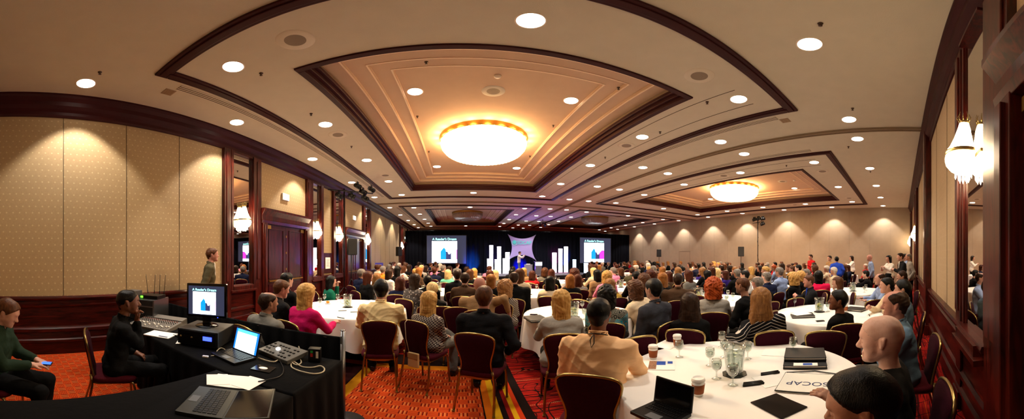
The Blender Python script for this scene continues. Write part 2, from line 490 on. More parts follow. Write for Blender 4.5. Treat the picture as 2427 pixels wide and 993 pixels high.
# profile runs: dd = depth off the wall, z
WAINS = [(0, 0), (.055, 0), (.055, .20), (.075, .22), (.075, .26), (.045, .28), (.03, .38), (.065, .40), (.065, .45), (.035, .47), (.028, .49), (.028, .80), (.05, .82), (.06, .85), (.035, .87), (.035, .92), (.085, .94), (.095, .97), (.085, 1.0), (0, 1.0)]
CROWN = [(0, 4.12), (.035, 4.12), (.05, 4.16), (.05, 4.22), (.09, 4.26), (.13, 4.32), (.14, 4.40), (.19, 4.46), (.21, 4.50), (.21, ZC), (0, ZC)]
def run(prof, wall, a, b):
    mb = MB()
    if wall == 'left': mb.prism([(XL - 0.01 + d, z) for d, z in prof], a, b, 'xzy')
    elif wall == 'right': mb.prism([(XR + 0.01 - d, z) for d, z in prof], a, b, 'xzy')
    elif wall == 'back': mb.prism([(YB - 0.01 + d, z) for d, z in prof], a, b, 'yzx')
    return mb
struct(run(CROWN, 'left', YB, YS), 'trim_%d' % tn, [WOODD]); tn += 1
struct(run(CROWN, 'back', XL, XR), 'trim_%d' % tn, [WOODD]); tn += 1
struct(run([(0, 0), (.02, 0), (.02, .12), (0, .13)], 'right', YB, YS), 'baseboard_right', [WOODD])

def wallbox(mb, wall, u0, u1, z0, z1, d0, d1, mi=0):
    "box on a wall: u along it, d off it"
    if wall == 'left': mb.box(XL + d0, XL + d1, u0, u1, z0, z1, mi)
    else: mb.box(u0, u1, YB + d0, YB + d1, z0, z1, mi)
    return mb
def seams(wall, us, z0=1.0, z1=4.13):
    global tn
    mb = MB()
    for u in us: wallbox(mb, wall, u - 0.005, u + 0.005, z0, z1, -0.002, 0.004)
    struct(mb, 'trim_%d' % tn, [SEAM]); tn += 1
def pilaster(wall, u0, u1, z0=0.0, z1=4.13, d=0.09):
    global tn
    mb = wallbox(MB(), wall, u0, u1, z0, z1, -0.01, d)
    if u1 - u0 > 0.16: wallbox(mb, wall, u0 + 0.05, u1 - 0.05, z0 + 1.1, z1 - 0.1, d - 0.005, d + 0.02)
    wallbox(mb, wall, u0 - 0.02, u1 + 0.02, z0, z0 + 0.22, -0.01, d + 0.03)
    struct(mb, 'trim_%d' % tn, [WOODV], bevel=0.008); tn += 1
def wains(wall, a, b):
    global tn
    struct(run(WAINS, wall, a, b), 'trim_%d' % tn, [WOOD], ); tn += 1
def mirror(wall, u0, u1, label, z0=0.98, z1=4.13, dp=0.10):
    um = (u0 + u1) / 2
    loc = (XL, um, z0) if wall == 'left' else (um, YB, z0)
    t = thing('wall_mirror', label, 'mirror', loc, 0)
    h = (u1 - u0) / 2; H = z1 - z0; fw = 0.07
    def bx(mb, a, b, c, d, e, f):
        if wall == 'left': mb.box(e, f, a, b, c, d)
        else: mb.box(a, b, e, f, c, d)
    m = MB(); bx(m, -h, h, 0, H, -0.01, 0.012); m.obj('glass', [MIRROR], t)
    m = MB()
    bx(m, -h - fw, -h, -0.1, H, -0.01, dp); bx(m, h, h + fw, -0.1, H, -0.01, dp); bx(m, -h, h, -0.1, 0, -0.01, 0.11); bx(m, -h, h, H - 0.05, H, -0.01, 0.08)
    bx(m, -h - fw - 0.01, h + fw + 0.01, -0.14, -0.09, -0.01, 0.13)
    bx(m, -h, -h + 0.02, 0, H, 0.01, dp * .4); bx(m, h - 0.02, h, 0, H, 0.01, dp * .4)
    m.obj('frame', [WOODV], t, bevel=0.006)
    return t
dn = 1
def double_door(wall, u0, u1, zt=2.78):
    "pair of leaves under a cornice hood, wallpaper panel over it"
    global dn
    loc = (XL, (u0 + u1) / 2, 0) if wall == 'left' else ((u0 + u1) / 2, YB, 0)
    d = bpy.data.objects.new('door_%d' % dn, None); COL.objects.link(d); d.location = loc; d['kind'] = 'structure'; dn += 1
    h = (u1 - u0) / 2; zl = 2.50
    def bx(mb, a, b, c, e, p, q):
        if wall == 'left': mb.box(p, q, a, b, c, e)
        else: mb.box(a, b, p, q, c, e)
    m = MB()
    for sgn in (-1, 1):
        a, b = sorted((sgn * h, sgn * (h - 0.17)))
        bx(m, a, b, 0, zl, -0.01, 0.14); bx(m, a + 0.04, b - 0.04, 0.2, zl - 0.05, 0.13, 0.17)
    prof = [(0, zl - 0.02), (.13, zl - 0.02), (.15, zl + .06), (.13, zl + .08), (.13, zl + .18), (.17, zl + .24), (.21, zl + .30), (.21, zl + .36), (0, zl + .36)]
    if wall == 'left': m.prism([(p, z) for p, z in prof], -h - 0.04, h + 0.04, 'xzy')
    else: m.prism([(p, z) for p, z in prof], -h - 0.04, h + 0.04, 'yzx')
    m.obj('architrave', [WOODV], d, bevel=0.006)
    for sgn in (-1, 1):
        m = MB(); a, b = sorted((sgn * 0.005, sgn * (h - 0.17)))
        bx(m, a, b, 0.01, zl, -0.01, 0.05)
        for z0, z1 in ((0.14, 0.92), (1.06, 2.38)):
            # raised mouldings of each panel
            for (p, q, r, s_) in ((a + .12, b - .12, z0, z0 + .03), (a + .12, b - .12, z1 - .03, z1), (a + .12, a + .15, z0, z1), (b - .15, b - .12, z0, z1)):
                bx(m, p, q, r, s_, 0.045, 0.07)
        leaf = m.obj('leaf', [DOORW], d, bevel=0.004)
        m = MB(); bx(m, min(sgn * .03, sgn * (h - .28)), max(sgn * .03, sgn * (h - .28)), 1.0, 1.035, 0.075, 0.105)
        for q in (0.08, h - 0.34): bx(m, min(sgn * q, sgn * (q + .04)), max(sgn * q, sgn * (q + .04)), 0.995, 1.04, 0.04, 0.08)
        m.obj('push_bar', [GOLDD], leaf)
        m = MB(); q0, q1 = sorted((sgn * (h - 0.30), sgn * (h - 0.20))); bx(m, q0 - 0.06 * (sgn > 0), q1 + 0.06 * (sgn < 0), 2.36, 2.45, 0.05, 0.09)
        m.obj('closer', [GOLDD], leaf)
        m = MB()
        for z in (1.3, 1.75, 2.2): bx(m, min(0, sgn * .02), max(0, sgn * .02), z - .03, z + .03, 0.05, 0.06)
        m.obj('edge_plate', [GOLDD], leaf)
    return d

# left wall
seams('left', (-.34, .77, 1.88, 2.98, 14.9, 16.0, 17.1, 18.2, 19.3, 20.4), 1.0)
wains('left', YB, 4.08); wains('left', 7.68, 10.44); wains('left', 12.9, 21.3); wains('left', 25.6, YS)
pilaster('left', 4.08, 4.28); mirror('left', 4.35, 5.02, 'tall framed wall mirror just left of the nearest double doors on the side wall')
wains('left', 4.28, 5.1)
pilaster('left', 5.09, 5.31); double_door('left', 5.33, 7.50)
pilaster('left', 7.52, 7.80); mirror('left', 7.87, 8.42, 'tall framed wall mirror just right of the nearest double doors, beside the framed notice')
pilaster('left', 8.49, 8.60, d=.1); pilaster('left', 9.40, 9.52, d=.1); mirror('left', 9.59, 10.2, 'tall framed wall mirror behind the pole of the side lighting stand')
pilaster('left', 10.27, 10.52); double_door('left', 10.54, 12.71)
pilaster('left', 12.73, 12.96); mirror('left', 13.03, 13.7, 'tall framed wall mirror right of the second pair of doors, reflecting magenta stage light')
pilaster('left', 13.77, 13.95)
pilaster('left', 21.3, 21.5); mirror('left', 21.57, 22.1, 'far tall wall mirror close to the left end of the stage drapes'); pilaster('left', 22.17, 22.4)
double_door('left', 22.42, 24.5); pilaster('left', 24.52, 24.75)
# back wall (behind the photographer's shoulder)
seams('back', (3.75, 4.85, 7.3, 8.4, 9.4, 12.1, 13.3, 14.4), 1.0)
pilaster('back', 1.42, 1.86, d=.06); mirror('back', 1.95, 2.60, 'tall framed wall mirror beside the camera, behind the big crystal wall light', dp=0.035)
pilaster('back', 2.68, 2.90, d=.05)
wains('back', 1.85, 9.9); pilaster('back', 5.72, 6.14, z1=4.54, d=0.12)
pilaster('back', 9.9, 10.15); mirror('back', 10.22, 10.9, 'distant wall mirror on the back wall behind the middle wall light'); pilaster('back', 10.97, 11.2)
wains('back', 11.2, 15.2); pilaster('back', 15.2, 15.4); mirror('back', 15.47, 16.1, 'distant wall mirror on the back wall in the far right corner')
double_door('back', -0.86, 1.36); wains('back', XL, -1.1)
pilaster('back', -1.2, -0.92)
# right wall panel seams and hatch
mb = MB()
y = 0.6
while y < YS: mb.box(XR - 0.004, XR + 0.002, y - 0.005, y + 0.005, 0.1, ZC); y += 1.22
struct(mb, 'trim_%d' % tn, [mat('seam_right', '8a7866', 0.9)]); tn += 1
mb = MB()
for q in ((15.2, 15.23, 1.2, 2.1), (16.4, 16.43, 1.2, 2.1), (15.2, 16.43, 2.08, 2.11)): mb.box(XR - 0.01, XR, q[0], q[1], q[2], q[3])
struct(mb, 'trim_%d' % tn, [MATS['seam_right']]); tn += 1

# ------------------------------------------------------------------ ceiling fittings
def downlight_proto():
    t = thing('downlight', 'x', 'ceiling light')
    MB().lathe([(0.135, -0.004), (0.142, -0.010), (0.150, -0.006), (0.154, 0.0)], 28, caps=False).obj('trim_ring', [TRIMW], t)
    MB().lathe([(0.001, 0.0), (0.135, -0.004)], 28, caps=False).obj('lens', [LAMPD], t)
    index_kids(t); return t
DL = downlight_proto()
spot = bpy.data.lights.new('downlight_beam', 'SPOT'); spot.energy = SPOT_W; spot.spot_size = math.radians(96); spot.spot_blend = 0.55
spot.color = (1.0, 0.90, 0.78); spot.shadow_soft_size = 0.07
spotw = spot.copy(); spotw.energy = SPOT_W * 2.2; spotw.spot_size = math.radians(92); spotw.spot_blend = 0.3
first = True
rows = []
def place_dl(x, y, z, where, wall=False):
    global first
    lab = 'recessed downlight ' + where
    if first: o = DL; o.location = (x, y, z); o['label'] = lab; o['group'] = 'recessed ceiling downlights'; first = False
    else: o = dup(DL, (x, y, z), 0, lab, 'recessed ceiling downlights')
    l = bpy.data.objects.new('downlight_lamp', spotw if wall else spot); COL.objects.link(l); l.parent = o; l.location = (0, 0, -0.03)
    l['kind'] = 'helper'
def ordn(i): return ('first', 'second', 'third', 'fourth', 'fifth', 'sixth', 'seventh', 'eighth', 'ninth', 'tenth', 'eleventh')[i]
DLN = 0
for side in (0, 1):
    mx = (lambda v: v) if side == 0 else (lambda v: 2 * XC - v)
    sn = ('left', 'right')[side]
    for i, y in enumerate((1.0, 3.95, 6.95, 9.95, 12.88, 15.9, 18.9, 21.9, 24.9, 27.5)):
        place_dl(mx(-3.97), y, ZC, '%s from the near end, row washing the %s wall' % (ordn(i), sn), True); DLN += 1
        place_dl(mx(5.37), y + (0.05 if i else 0), ZC, '%s from the near end, row just %s of the middle track' % (ordn(i), sn)); DLN += 1
    for by in (0, 1):
        bn = ('near', 'far')[by] + ' ' + sn
        for i, y in enumerate((2.52, 5.08, 7.68, 10.22, 12.68)):
            place_dl(mx(-2.6), y + 13.7 * by, ZC, '%s along the outer soffit of the %s coffer' % (ordn(i), bn)); DLN += 1
            place_dl(mx(3.88), y + 13.7 * by, ZC, '%s along the inner soffit of the %s coffer' % (ordn(i), bn)); DLN += 1
        place_dl(mx(0.66), 2.52 + 13.7 * by, ZC, 'centred on the near soffit of the %s coffer' % bn); DLN += 1
        place_dl(mx(0.66), 12.5 + 13.7 * by, ZC, 'centred on the far soffit of the %s coffer' % bn); DLN += 1
        zt = BAYS[side * 2 + by]['zt']
        for qx, qn in ((-0.78, 'outer'), (2.11, 'inner')):
            if by: continue
            for qy, rn in ((5.0, 'near'), (10.1, 'far')):
                place_dl(mx(qx), qy + 13.7 * by, zt, 'inside the recess of the %s coffer, %s %s corner' % (bn, rn, qn)); DLN += 1
for x in (-1.7, 0.62, 2.92, 8.86, 11.18, 13.5):
    if x == -1.7 or x == 0.62: continue
    place_dl(x, 0.98, ZC, 'over the back wall, ' + {2.92: 'above the nearest right table', 8.86: 'nearest right of the middle track', 11.18: 'second right of the middle track', 13.5: 'third right of the middle track'}[x]); DLN += 1

def round_speaker(x, y, z, label):
    t = thing('ceiling_speaker', label, 'speaker', (x, y, z))
    MB().lathe([(0.12, -0.008), (0.20, -0.010), (0.215, 0.0)], 28, caps=False).obj('rim', [SPKM], t)
    MB().lathe([(0.001, -0.006), (0.12, -0.008)], 28, caps=False).obj('grille', [mat('speaker_grille', '8a7a68', 0.8, bump=0.5, bscale=(400, 400, 400))], t)
k = 0
for bi, b in enumerate(BAYS):
    nm = ('near left', 'far left', 'near right', 'far right')[bi]; dy = 13.7 * (bi % 2)
    mx = (lambda v: v) if bi < 2 else (lambda v: 2 * XC - v)
    for (x, y, w) in ((-1.64, 2.5, 'near outer corner'), (2.92, 2.54, 'near inner corner'), (-2.6, 5.69, 'outer soffit'), (3.9, 5.75, 'inner soffit'), (-2.5, 9.4, 'far outer soffit')):
        round_speaker(mx(x), y + dy, ZC, 'round flush ceiling speaker at the %s of the %s coffer' % (w, nm))
    round_speaker(mx(0.62), 5.0 + dy, b['zt'], 'round flush ceiling speaker inside the %s coffer recess' % nm)
    t = thing('smoke_detector', 'small white smoke detector inside the %s coffer recess' % nm, 'smoke detector', (mx(0.62), 4.45 + dy, b['zt']))
    MB().lathe([(0.06, 0.0), (0.058, -0.025), (0.035, -0.05), (0.001, -0.052)], 20).obj('housing', [TRIMW], t)
    MB().lathe([(0.036, -0.03), (0.04, -0.036), (0.036, -0.042)], 16, caps=False).obj('vent_ring', [GREYP], t)
# sprinkler heads
sp = thing('sprinkler_head', 'x', 'sprinkler')
MB().lathe([(0.03, 0), (0.028, -0.008), (0.012, -0.012), (0.008, -0.04)], 14).obj('cup', [mat('sprinkler_bronze', '4a3628', 0.5, metal=0.6)], sp)
MB().lathe([(0.001, -0.04), (0.02, -0.042), (0.022, -0.046), (0.001, -0.048)], 12).obj('deflector', [MATS['sprinkler_bronze']], sp)
index_kids(sp)
SPR = [(-3.6, 1.1, 'by the near wall light row'), (-2.45, 2.9, 'near left frame corner'), (-2.6, 4.5, 'left soffit beside the second downlight'), (-2.6, 6.5, 'left soffit past the round speaker'), (3.65, 3.0, 'right soffit near corner'),
       (4.0, 4.6, 'right soffit beside a downlight'), (2.55, 0.75, 'above the near right table'), (4.9, 0.85, 'over the back wall row'), (6.9, 1.3, 'just right of the middle track'), (3.9, 6.8, 'right soffit middle'), (7.9, 3.4, 'left soffit of the right coffer'), (9.2, 1.0, 'over the back wall further right')]
for i, (x, y, w) in enumerate(SPR):
    lab = 'tiny dark ceiling sprinkler head, ' + w
    if i == 0: sp.location = (x, y, ZC); sp['label'] = lab
    else: dup(sp, (x, y, ZC), 0, lab)
BZ = BAYS[0]['zt']
for (x, y, w) in ((-0.9, 6.1, 'left of the lit chandelier'), (-0.9, 8.5, 'beyond left of the lit chandelier'), (2.2, 6.3, 'right of the lit chandelier'), (2.25, 8.7, 'beyond right of the lit chandelier'), (-0.45, 3.9, 'near edge of the big coffer'), (2.55, 4.0, 'near right edge of the big coffer')):
    dup(sp, (x, y, BZ - (0.11 if y < 4.2 else 0)), 0, 'tiny dark ceiling sprinkler head, ' + w)
for (x, y, w) in ((-3.75, 2.25, 'left'), (5.05, 2.2, 'right')):
    t = thing('air_grille', 'small square ceiling grille near the %s slotted vent' % w, 'vent', (x, y, ZC))
    MB().box(-0.09, 0.09, -0.09, 0.09, -0.008, 0.002).obj('plate', [mat('grille_beige', '9a8064', 0.7)], t)
    m = MB()
    for q in range(6): m.box(-0.075, 0.075, -0.07 + q * 0.026, -0.062 + q * 0.026, -0.014, -0.007)
    m.obj('louvre', [MATS['grille_beige']], t)

# chandeliers: shallow fluted drums
def chandelier(b, lit, label):
    cx, cy = sum(b['cx']) / 2, sum(b['cy']) / 2; z = b['zt']
    t = thing('chandelier', label, 'chandelier', (cx, cy, z))
    glow = mat('chandelier_glow', 'fff4e0', 0.6, emit='ffd9a0', estr=CHAND) if lit else mat('chandelier_dark_glass', '9a8c84', 0.25, coat=0.5)
    rp = [(1.16, 0.0), (1.18, -0.03), (1.14, -0.06), (1.16, -0.09), (1.12, -0.12)]
    MB().lathe(rp, 64, caps=False).obj('rim', [GOLDD], t)
    fl = lambda a, zz: 1 + 0.012 * math.cos(a * 48)
    bp = [(1.10, -0.08), (1.13, -0.20), (1.10, -0.33), (1.0, -0.46), (0.86, -0.55), (0.6, -0.60), (0.3, -0.62), (0.001, -0.625)]
    MB().lathe(bp, 192, caps=False, fl=fl).obj('bowl', [glow], t)
    m = MB()
    for q in range(48):
        a = 2 * PI * q / 48
        m.tube([(r * 1.013 * math.cos(a), r * 1.013 * math.sin(a), zz) for r, zz in bp[:-2]], 0.006, 5)
    o = m.obj('crystal_strand', [mat('crystal_lit', 'fff0d8', 0.2, emit='ffcf90', estr=CHAND * 0.8) if lit else mat('crystal_dark', 'a89a90', 0.15)], t); o['kind'] = 'stuff'
    if lit:
        l = bpy.data.lights.new('chandelier_lamp', 'AREA'); l.shape = 'DISK'; l.size = 1.6; l.energy = 260; l.color = (1, 0.74, 0.46)
        lo = bpy.data.objects.new('chandelier_lamp', l); COL.objects.link(lo); lo.parent = t; lo.location = (0, 0, -0.64); lo['kind'] = 'helper'
        # the ring of bulbs above the bowl that throws the warm halo on the recess
        for q in range(20):
            a = 2 * PI * q / 20
            pl = bpy.data.lights.new('chandelier_bulb', 'POINT'); pl.energy = 7; pl.color = (1, 0.55, 0.22); pl.shadow_soft_size = 0.08
            po = bpy.data.objects.new('chandelier_bulb', pl); COL.objects.link(po); po.parent = t; po.location = (1.24 * math.cos(a), 1.24 * math.sin(a), -0.14); po['kind'] = 'helper'
chandelier(BAYS[0], True, 'huge glowing round crystal chandelier in the near left ceiling coffer')
chandelier(BAYS[2], True, 'glowing round crystal chandelier in the near right ceiling coffer')
chandelier(BAYS[1], False, 'unlit round chandelier in the far left ceiling coffer above the left screen')
chandelier(BAYS[3], False, 'unlit round chandelier in the far right ceiling coffer above the right screen')

# ------------------------------------------------------------------ wall sconces
CRY = mat('crystal_glow', 'fff6e6', 0.3, emit='ffe2b0', estr=SCONCE)
CRYC = mat('crystal_clear', 'fff8ee', 0.05, trans=0.8, emit='fff0d8', estr=2.5)
def sconce_proto():
    t = thing('wall_sconce', 'x', 'wall light')
    # y+ points into the room; origin on the wall
    c = (0, 0.055, 0)
    # gilt crown
    m = MB(); m.lathe([(0.035, 0.30), (0.045, 0.32), (0.03, 0.335)], 16, c)
    for q in range(9):
        a = 2 * PI * q / 9
        m.tube([(c[0] + 0.035 * math.cos(a), c[1] + 0.035 * math.sin(a), 0.32), (c[0] + 0.055 * math.cos(a), c[1] + 0.055 * math.sin(a), 0.36), (c[0] + 0.04 * math.cos(a), c[1] + 0.04 * math.sin(a), 0.40 + 0.02 * (q % 2))], 0.006, 5, r2=0.002)
    m.obj('crown', [GOLD], t)
    m = MB(); m.box(-0.04, 0.04, -0.005, 0.02, -0.08, 0.12)
    m.obj('bracket', [GOLD], t)
    fl = lambda a, zz: 1 + 0.03 * math.cos(a * 20)
    MB().lathe([(0.035, 0.31), (0.05, 0.24), (0.075, 0.15), (0.105, 0.07), (0.135, 0.02)], 60, c, caps=False, fl=fl).obj('bead_tent', [CRY], t)
    MB().lathe([(0.13, 0.02), (0.145, 0.015), (0.148, -0.01), (0.14, -0.02), (0.128, -0.015)], 32, c, caps=False).obj('ring', [GOLD], t)
    MB().lathe([(0.138, -0.02), (0.145, -0.06), (0.135, -0.11), (0.105, -0.155), (0.07, -0.18)], 60, c, caps=False, fl=fl).obj('bead_bowl', [CRY], t)
    m = MB()
    for q in range(14):
        a = 2 * PI * q / 14; r = 0.065 if q % 2 else 0.035; z0 = -0.17; L = 0.07 if q % 2 else 0.10
        m.lathe([(0.001, -L / 2), (0.009, -L / 5), (0.006, L / 3), (0.001, L / 2)], 6, (c[0] + r * math.cos(a), c[1] + r * math.sin(a), z0 - L / 2), smooth=False)
    o = m.obj('crystal_drops', [CRYC], t)
    # the fitting is a half round that sits flat against the mirror
    for ch in COL.objects:
        if ch.parent == t:
            for v in ch.data.vertices: v.co = (v.co.x * 1.12, max(v.co.y, 0.004) * 1.1, v.co.z)
    index_kids(t); return t
SC = sconce_proto()
scl = bpy.data.lights.new('sconce_lamp', 'POINT'); scl.energy = 6; scl.color = (1, 0.75, 0.5); scl.shadow_soft_size = 0.12
def place_sconce(wall, u, z, label, firstone=False):
    loc, rz = ((XL + 0.03, u, z), -PI / 2) if wall == 'left' else ((u, YB + 0.03, z), 0)
    if firstone: o = SC; o.location = loc; o.rotation_euler = (0, 0, rz); o['label'] = label; o['group'] = 'crystal wall lights'
    else: o = dup(SC, loc, rz, label, 'crystal wall lights')
    l = bpy.data.objects.new('sconce_bulb', scl); COL.objects.link(l); l.parent = o; l.location = (0, 0.34, 0.0); l['kind'] = 'helper'
place_sconce('back', 2.32, 2.55, 'big crystal wall light beside the camera, in front of the tall back wall mirror', True)
place_sconce('left', 4.69, 2.5, 'crystal wall light on the mirror left of the nearest doors')
place_sconce('left', 8.14, 2.5, 'crystal wall light on the mirror right of the nearest doors')
place_sconce('left', 9.9, 2.5, 'crystal wall light on the mirror beside the side lighting stand')
place_sconce('left', 13.37, 2.5, 'crystal wall light on the mirror right of the second doors')
place_sconce('left', 21.83, 2.5, 'small distant crystal wall light left of the far doors')
place_sconce('left', 24.9, 2.5, 'small distant crystal wall light right of the far doors, by the stage drapes')
place_sconce('back', 10.56, 2.5, 'distant crystal wall light in the middle of the back wall')
place_sconce('back', 15.78, 2.5, 'distant crystal wall light at the far corner of the back wall')

# exit signs, notice
t = thing('exit_sign', 'glowing white box sign above the nearest double doors', 'sign', (XL, 6.42, 3.33))
MB().box(-0.01, 0.05, -0.16, 0.16, -0.10, 0.10).obj('housing', [WHITEP], t, bevel=0.01)
MB().box(0.05, 0.056, -0.14, 0.14, -0.08, 0.08).obj('face', [mat('sign_glow', 'f4fff0', 0.5, emit='f2ffe4', estr=3.5)], t)
t = thing('exit_sign', 'glowing white box sign above the second double doors', 'sign', (XL, 11.65, 3.38))
MB().box(-0.01, 0.05, -0.16, 0.16, -0.10, 0.10).obj('housing', [WHITEP], t, bevel=0.01)
MB().box(0.05, 0.056, -0.14, 0.14, -0.08, 0.08).obj('face', [MATS['sign_glow']], t)
t = thing('exit_sign', 'glowing white box sign above the far doors by the stage', 'sign', (XL, 23.45, 3.25))
MB().box(-0.01, 0.05, -0.16, 0.16, -0.10, 0.10).obj('housing', [WHITEP], t, bevel=0.01)
MB().box(0.05, 0.056, -0.14, 0.14, -0.08, 0.08).obj('face', [MATS['sign_glow']], t)
t = thing('framed_notice', 'small framed white notice on the wall between two mirrors', 'notice', (XL + 0.012, 9.0, 1.42))
MB().box(-0.01, 0.03, -0.42, 0.42, -0.36, 0.36).obj('backboard', [WOODD], t, bevel=0.01)
m = MB(); m.box(0.03, 0.045, -0.18, 0.18, -0.20, 0.20); m.obj('mat_board', [PAPER], t)
m = MB()
for q in range(7): m.box(0.045, 0.047, -0.12, 0.12 - 0.03 * (q % 3), 0.12 - q * 0.04, 0.13 - q * 0.04)
m.obj('text_lines', [GREYP], t)
# ------------------------------------------------------------------ chairs
def back_outline(n=9):
    "outline of the banquet back in (x, z), waist low, wide shoulders, domed top"
    right = [(0.05, .400), (.10, .403), (.136, .417), (.154, .447), (.156, .49), (.147, .54), (.145, .59), (.155, .65), (.173, .71), (.188, .77), (.195, .82), (.191, .850), (.172, .874), (.135, .889), (.09, .898), (.04, .903)]
    return right + [(-x, z) for x, z in reversed(right)]
def by(x, z): return -0.205 - (z - 0.45) * 0.20 + 0.35 * x * x
def chair_parts():
    parts = {}
    m = MB()
    def sq(cx, cy, a, b, p=4.5, n=40):
        out = []
        for i in range(n):
            t = 2 * PI * i / n; c, s_ = math.cos(t), math.sin(t)
            out.append((cx + a * math.copysign(abs(c) ** (2 / p), c), cy + b * math.copysign(abs(s_) ** (2 / p), s_)))
        return out
    layers = [(.19, .19, .415), (.215, .215, .425), (.222, .222, .445), (.222, .222, .465), (.212, .212, .48), (.17, .17, .489), (.08, .08, .492)]
    vs = []; 
    for a, b, z in layers: vs += [(x, y, z) for x, y in sq(0, 0, a, b)]
    fs = [(k * 40 + i, k * 40 + (i + 1) % 40, (k + 1) * 40 + (i + 1) % 40, (k + 1) * 40 + i) for k in range(len(layers) - 1) for i in range(40)]
    fs += [tuple(reversed(range(40))), tuple(range(240, 280))]
    m.add(vs, fs, 0, True); parts['seat'] = (m, [BURG])
    ol = back_outline(); N = len(ol); m = MB()
    cz = 0.655
    rings = []
    for (s_, dy) in ((0.02, -.004), (0.55, -.004), (0.93, 0.0), (1.0, 0.012), (1.0, 0.028), (0.93, 0.044), (0.5, 0.052), (0.02, 0.052)):
        rings.append([(x * s_, by(x * s_, cz + (z - cz) * s_) + dy, cz + (z - cz) * s_) for x, z in ol])
    vs = [v for r in rings for v in r]
    fs = [(k * N + i, k * N + (i + 1) % N, (k + 1) * N + (i + 1) % N, (k + 1) * N + i) for k in range(len(rings) - 1) for i in range(N)]
    fs += [tuple(reversed(range(N))), tuple(range((len(rings) - 1) * N, len(rings) * N))]
    m.add(vs, fs, 0, True); parts['backrest'] = (m, [BURGD])
    m = MB(); m.tube([(x * 1.02, by(x, z) + 0.02, cz + (z - cz) * 1.02) for x, z in ol], 0.0115, 8, closed=True); parts['back_frame'] = (m, [GOLD])
    m = MB(); m.tube([(-.17, -.19, .415), (.17, -.19, .415), (.185, -.15, .412), (.185, .17, .412), (-.185, .17, .412), (-.185, -.15, .412)], 0.010, 8, closed=True); parts['seat_frame'] = (m, [GOLD])
    for k, sx in enumerate((-1, 1)):
        m = MB(); m.tube([(sx * .165, -.215, .50), (sx * .172, -.20, .44), (sx * .18, -.20, .38), (sx * .19, -.225, .22), (sx * .2, -.275, .012)], 0.0125, 8); m.lathe([(.015, 0), (.015, .02)], 10, (sx * .2, -.277, 0)); parts['leg%d' % k] = (m, [GOLD])
        m = MB(); m.tube([(sx * .175, .14, .42), (sx * .19, .175, .40), (sx * .195, .19, .33), (sx * .2, .215, .012)], 0.0125, 8); m.lathe([(.015, 0), (.015, .02)], 10, (sx * .2, .217, 0)); parts['leg%d' % (k + 2)] = (m, [GOLD])
    return parts
def chair_proto():
    t = thing('banquet_chair', 'x', 'chair')
    for k, (m, mt) in chair_parts().items(): m.obj(k.rstrip('0123'), mt, t)
    index_kids(t); return t
def chair_simple():
    m = MB(); order = [BURG, BURGD, GOLD]
    for k, (p, mt) in chair_parts().items(): m.add(p.v, p.f, order.index(mt[0]), True)
    return m.obj('banquet_chair', order)
CH = chair_proto(); CHS = chair_simple()
CHAIRS = []
def add_chair(x, y, heading, label, group=None, simple=False):
    "heading: azimuth the sitter faces, radians clockwise from the stage direction"
    src = CHS if simple else CH
    n = sum(1 for c in CHAIRS if c[3] is src)
    if n == 0:
        o = src; o.location = (x, y, 0); o.rotation_euler = (0, 0, -heading); o['label'] = label
        if group: o['group'] = group
    else: o = dup(src, (x, y, 0), -heading, label, group)
    o['category'] = 'chair'
    CHAIRS.append((x, y, heading, src)); return o

# ------------------------------------------------------------------ tables
def cloth_mesh(r, folds=15, drop=0.46, seed=0, top=0.756):
    rr = random.Random(seed); ph = rr.uniform(0, 6.28)
    m = MB(); n = 180; prof = []
    for k in range(0, 6): prof.append((r * k / 5 + 1e-4, 0.0, 0.0))
    prof += [(r + .006, -.004, .0), (r + .012, -.018, .05)]
    for k in range(1, 11):
        q = k / 10; prof.append((r + .014 + .03 * q, -.02 - (drop - .02) * q, 0.1 + 0.9 * q ** .7))
    vs = []
    for (pr, z, am) in prof:
        for i in range(n):
            a = 2 * PI * i / n
            w = math.sin(a * folds + ph + 0.6 * math.sin(a * 3)) * (0.7 + 0.3 * math.sin(a * 2 + seed))
            w = math.copysign(abs(w) ** 0.8, w)
            rad = pr + am * 0.045 * w
            zz = top + z + (am > 0.1) * (0.03 * math.sin(4 * a + ph)) * (-z / drop)
            vs.append((rad * math.cos(a), rad * math.sin(a), zz))
    fs = [(k * n + i, k * n + (i + 1) % n, (k + 1) * n + (i + 1) % n, (k + 1) * n + i) for k in range(len(prof) - 1) for i in range(n)]
    m.add(vs, fs, 0, True)
    return m
def table_parts(r):
    a = MB().lathe([(0.001, .735), (r - .02, .735), (r - .005, .738), (r - .005, .752), (r - .02, .755), (0.001, .755)], 48, caps=False)
    legs = []
    for q in range(4):
        t = PI / 4 + q * PI / 2; c, s_ = math.cos(t), math.sin(t); R1 = r * .62
        legs.append(MB().tube([(R1 * c, R1 * s_, .735), (R1 * c, R1 * s_, .01)], .016, 8).tube([(R1 * c, R1 * s_, .4), (.25 * c, .25 * s_, .72)], .01, 6))
    return a, legs
TP = {}; TABLES = []
PLY = wood_mat('plywood', '9a7850', '6e5232', rough=0.6)
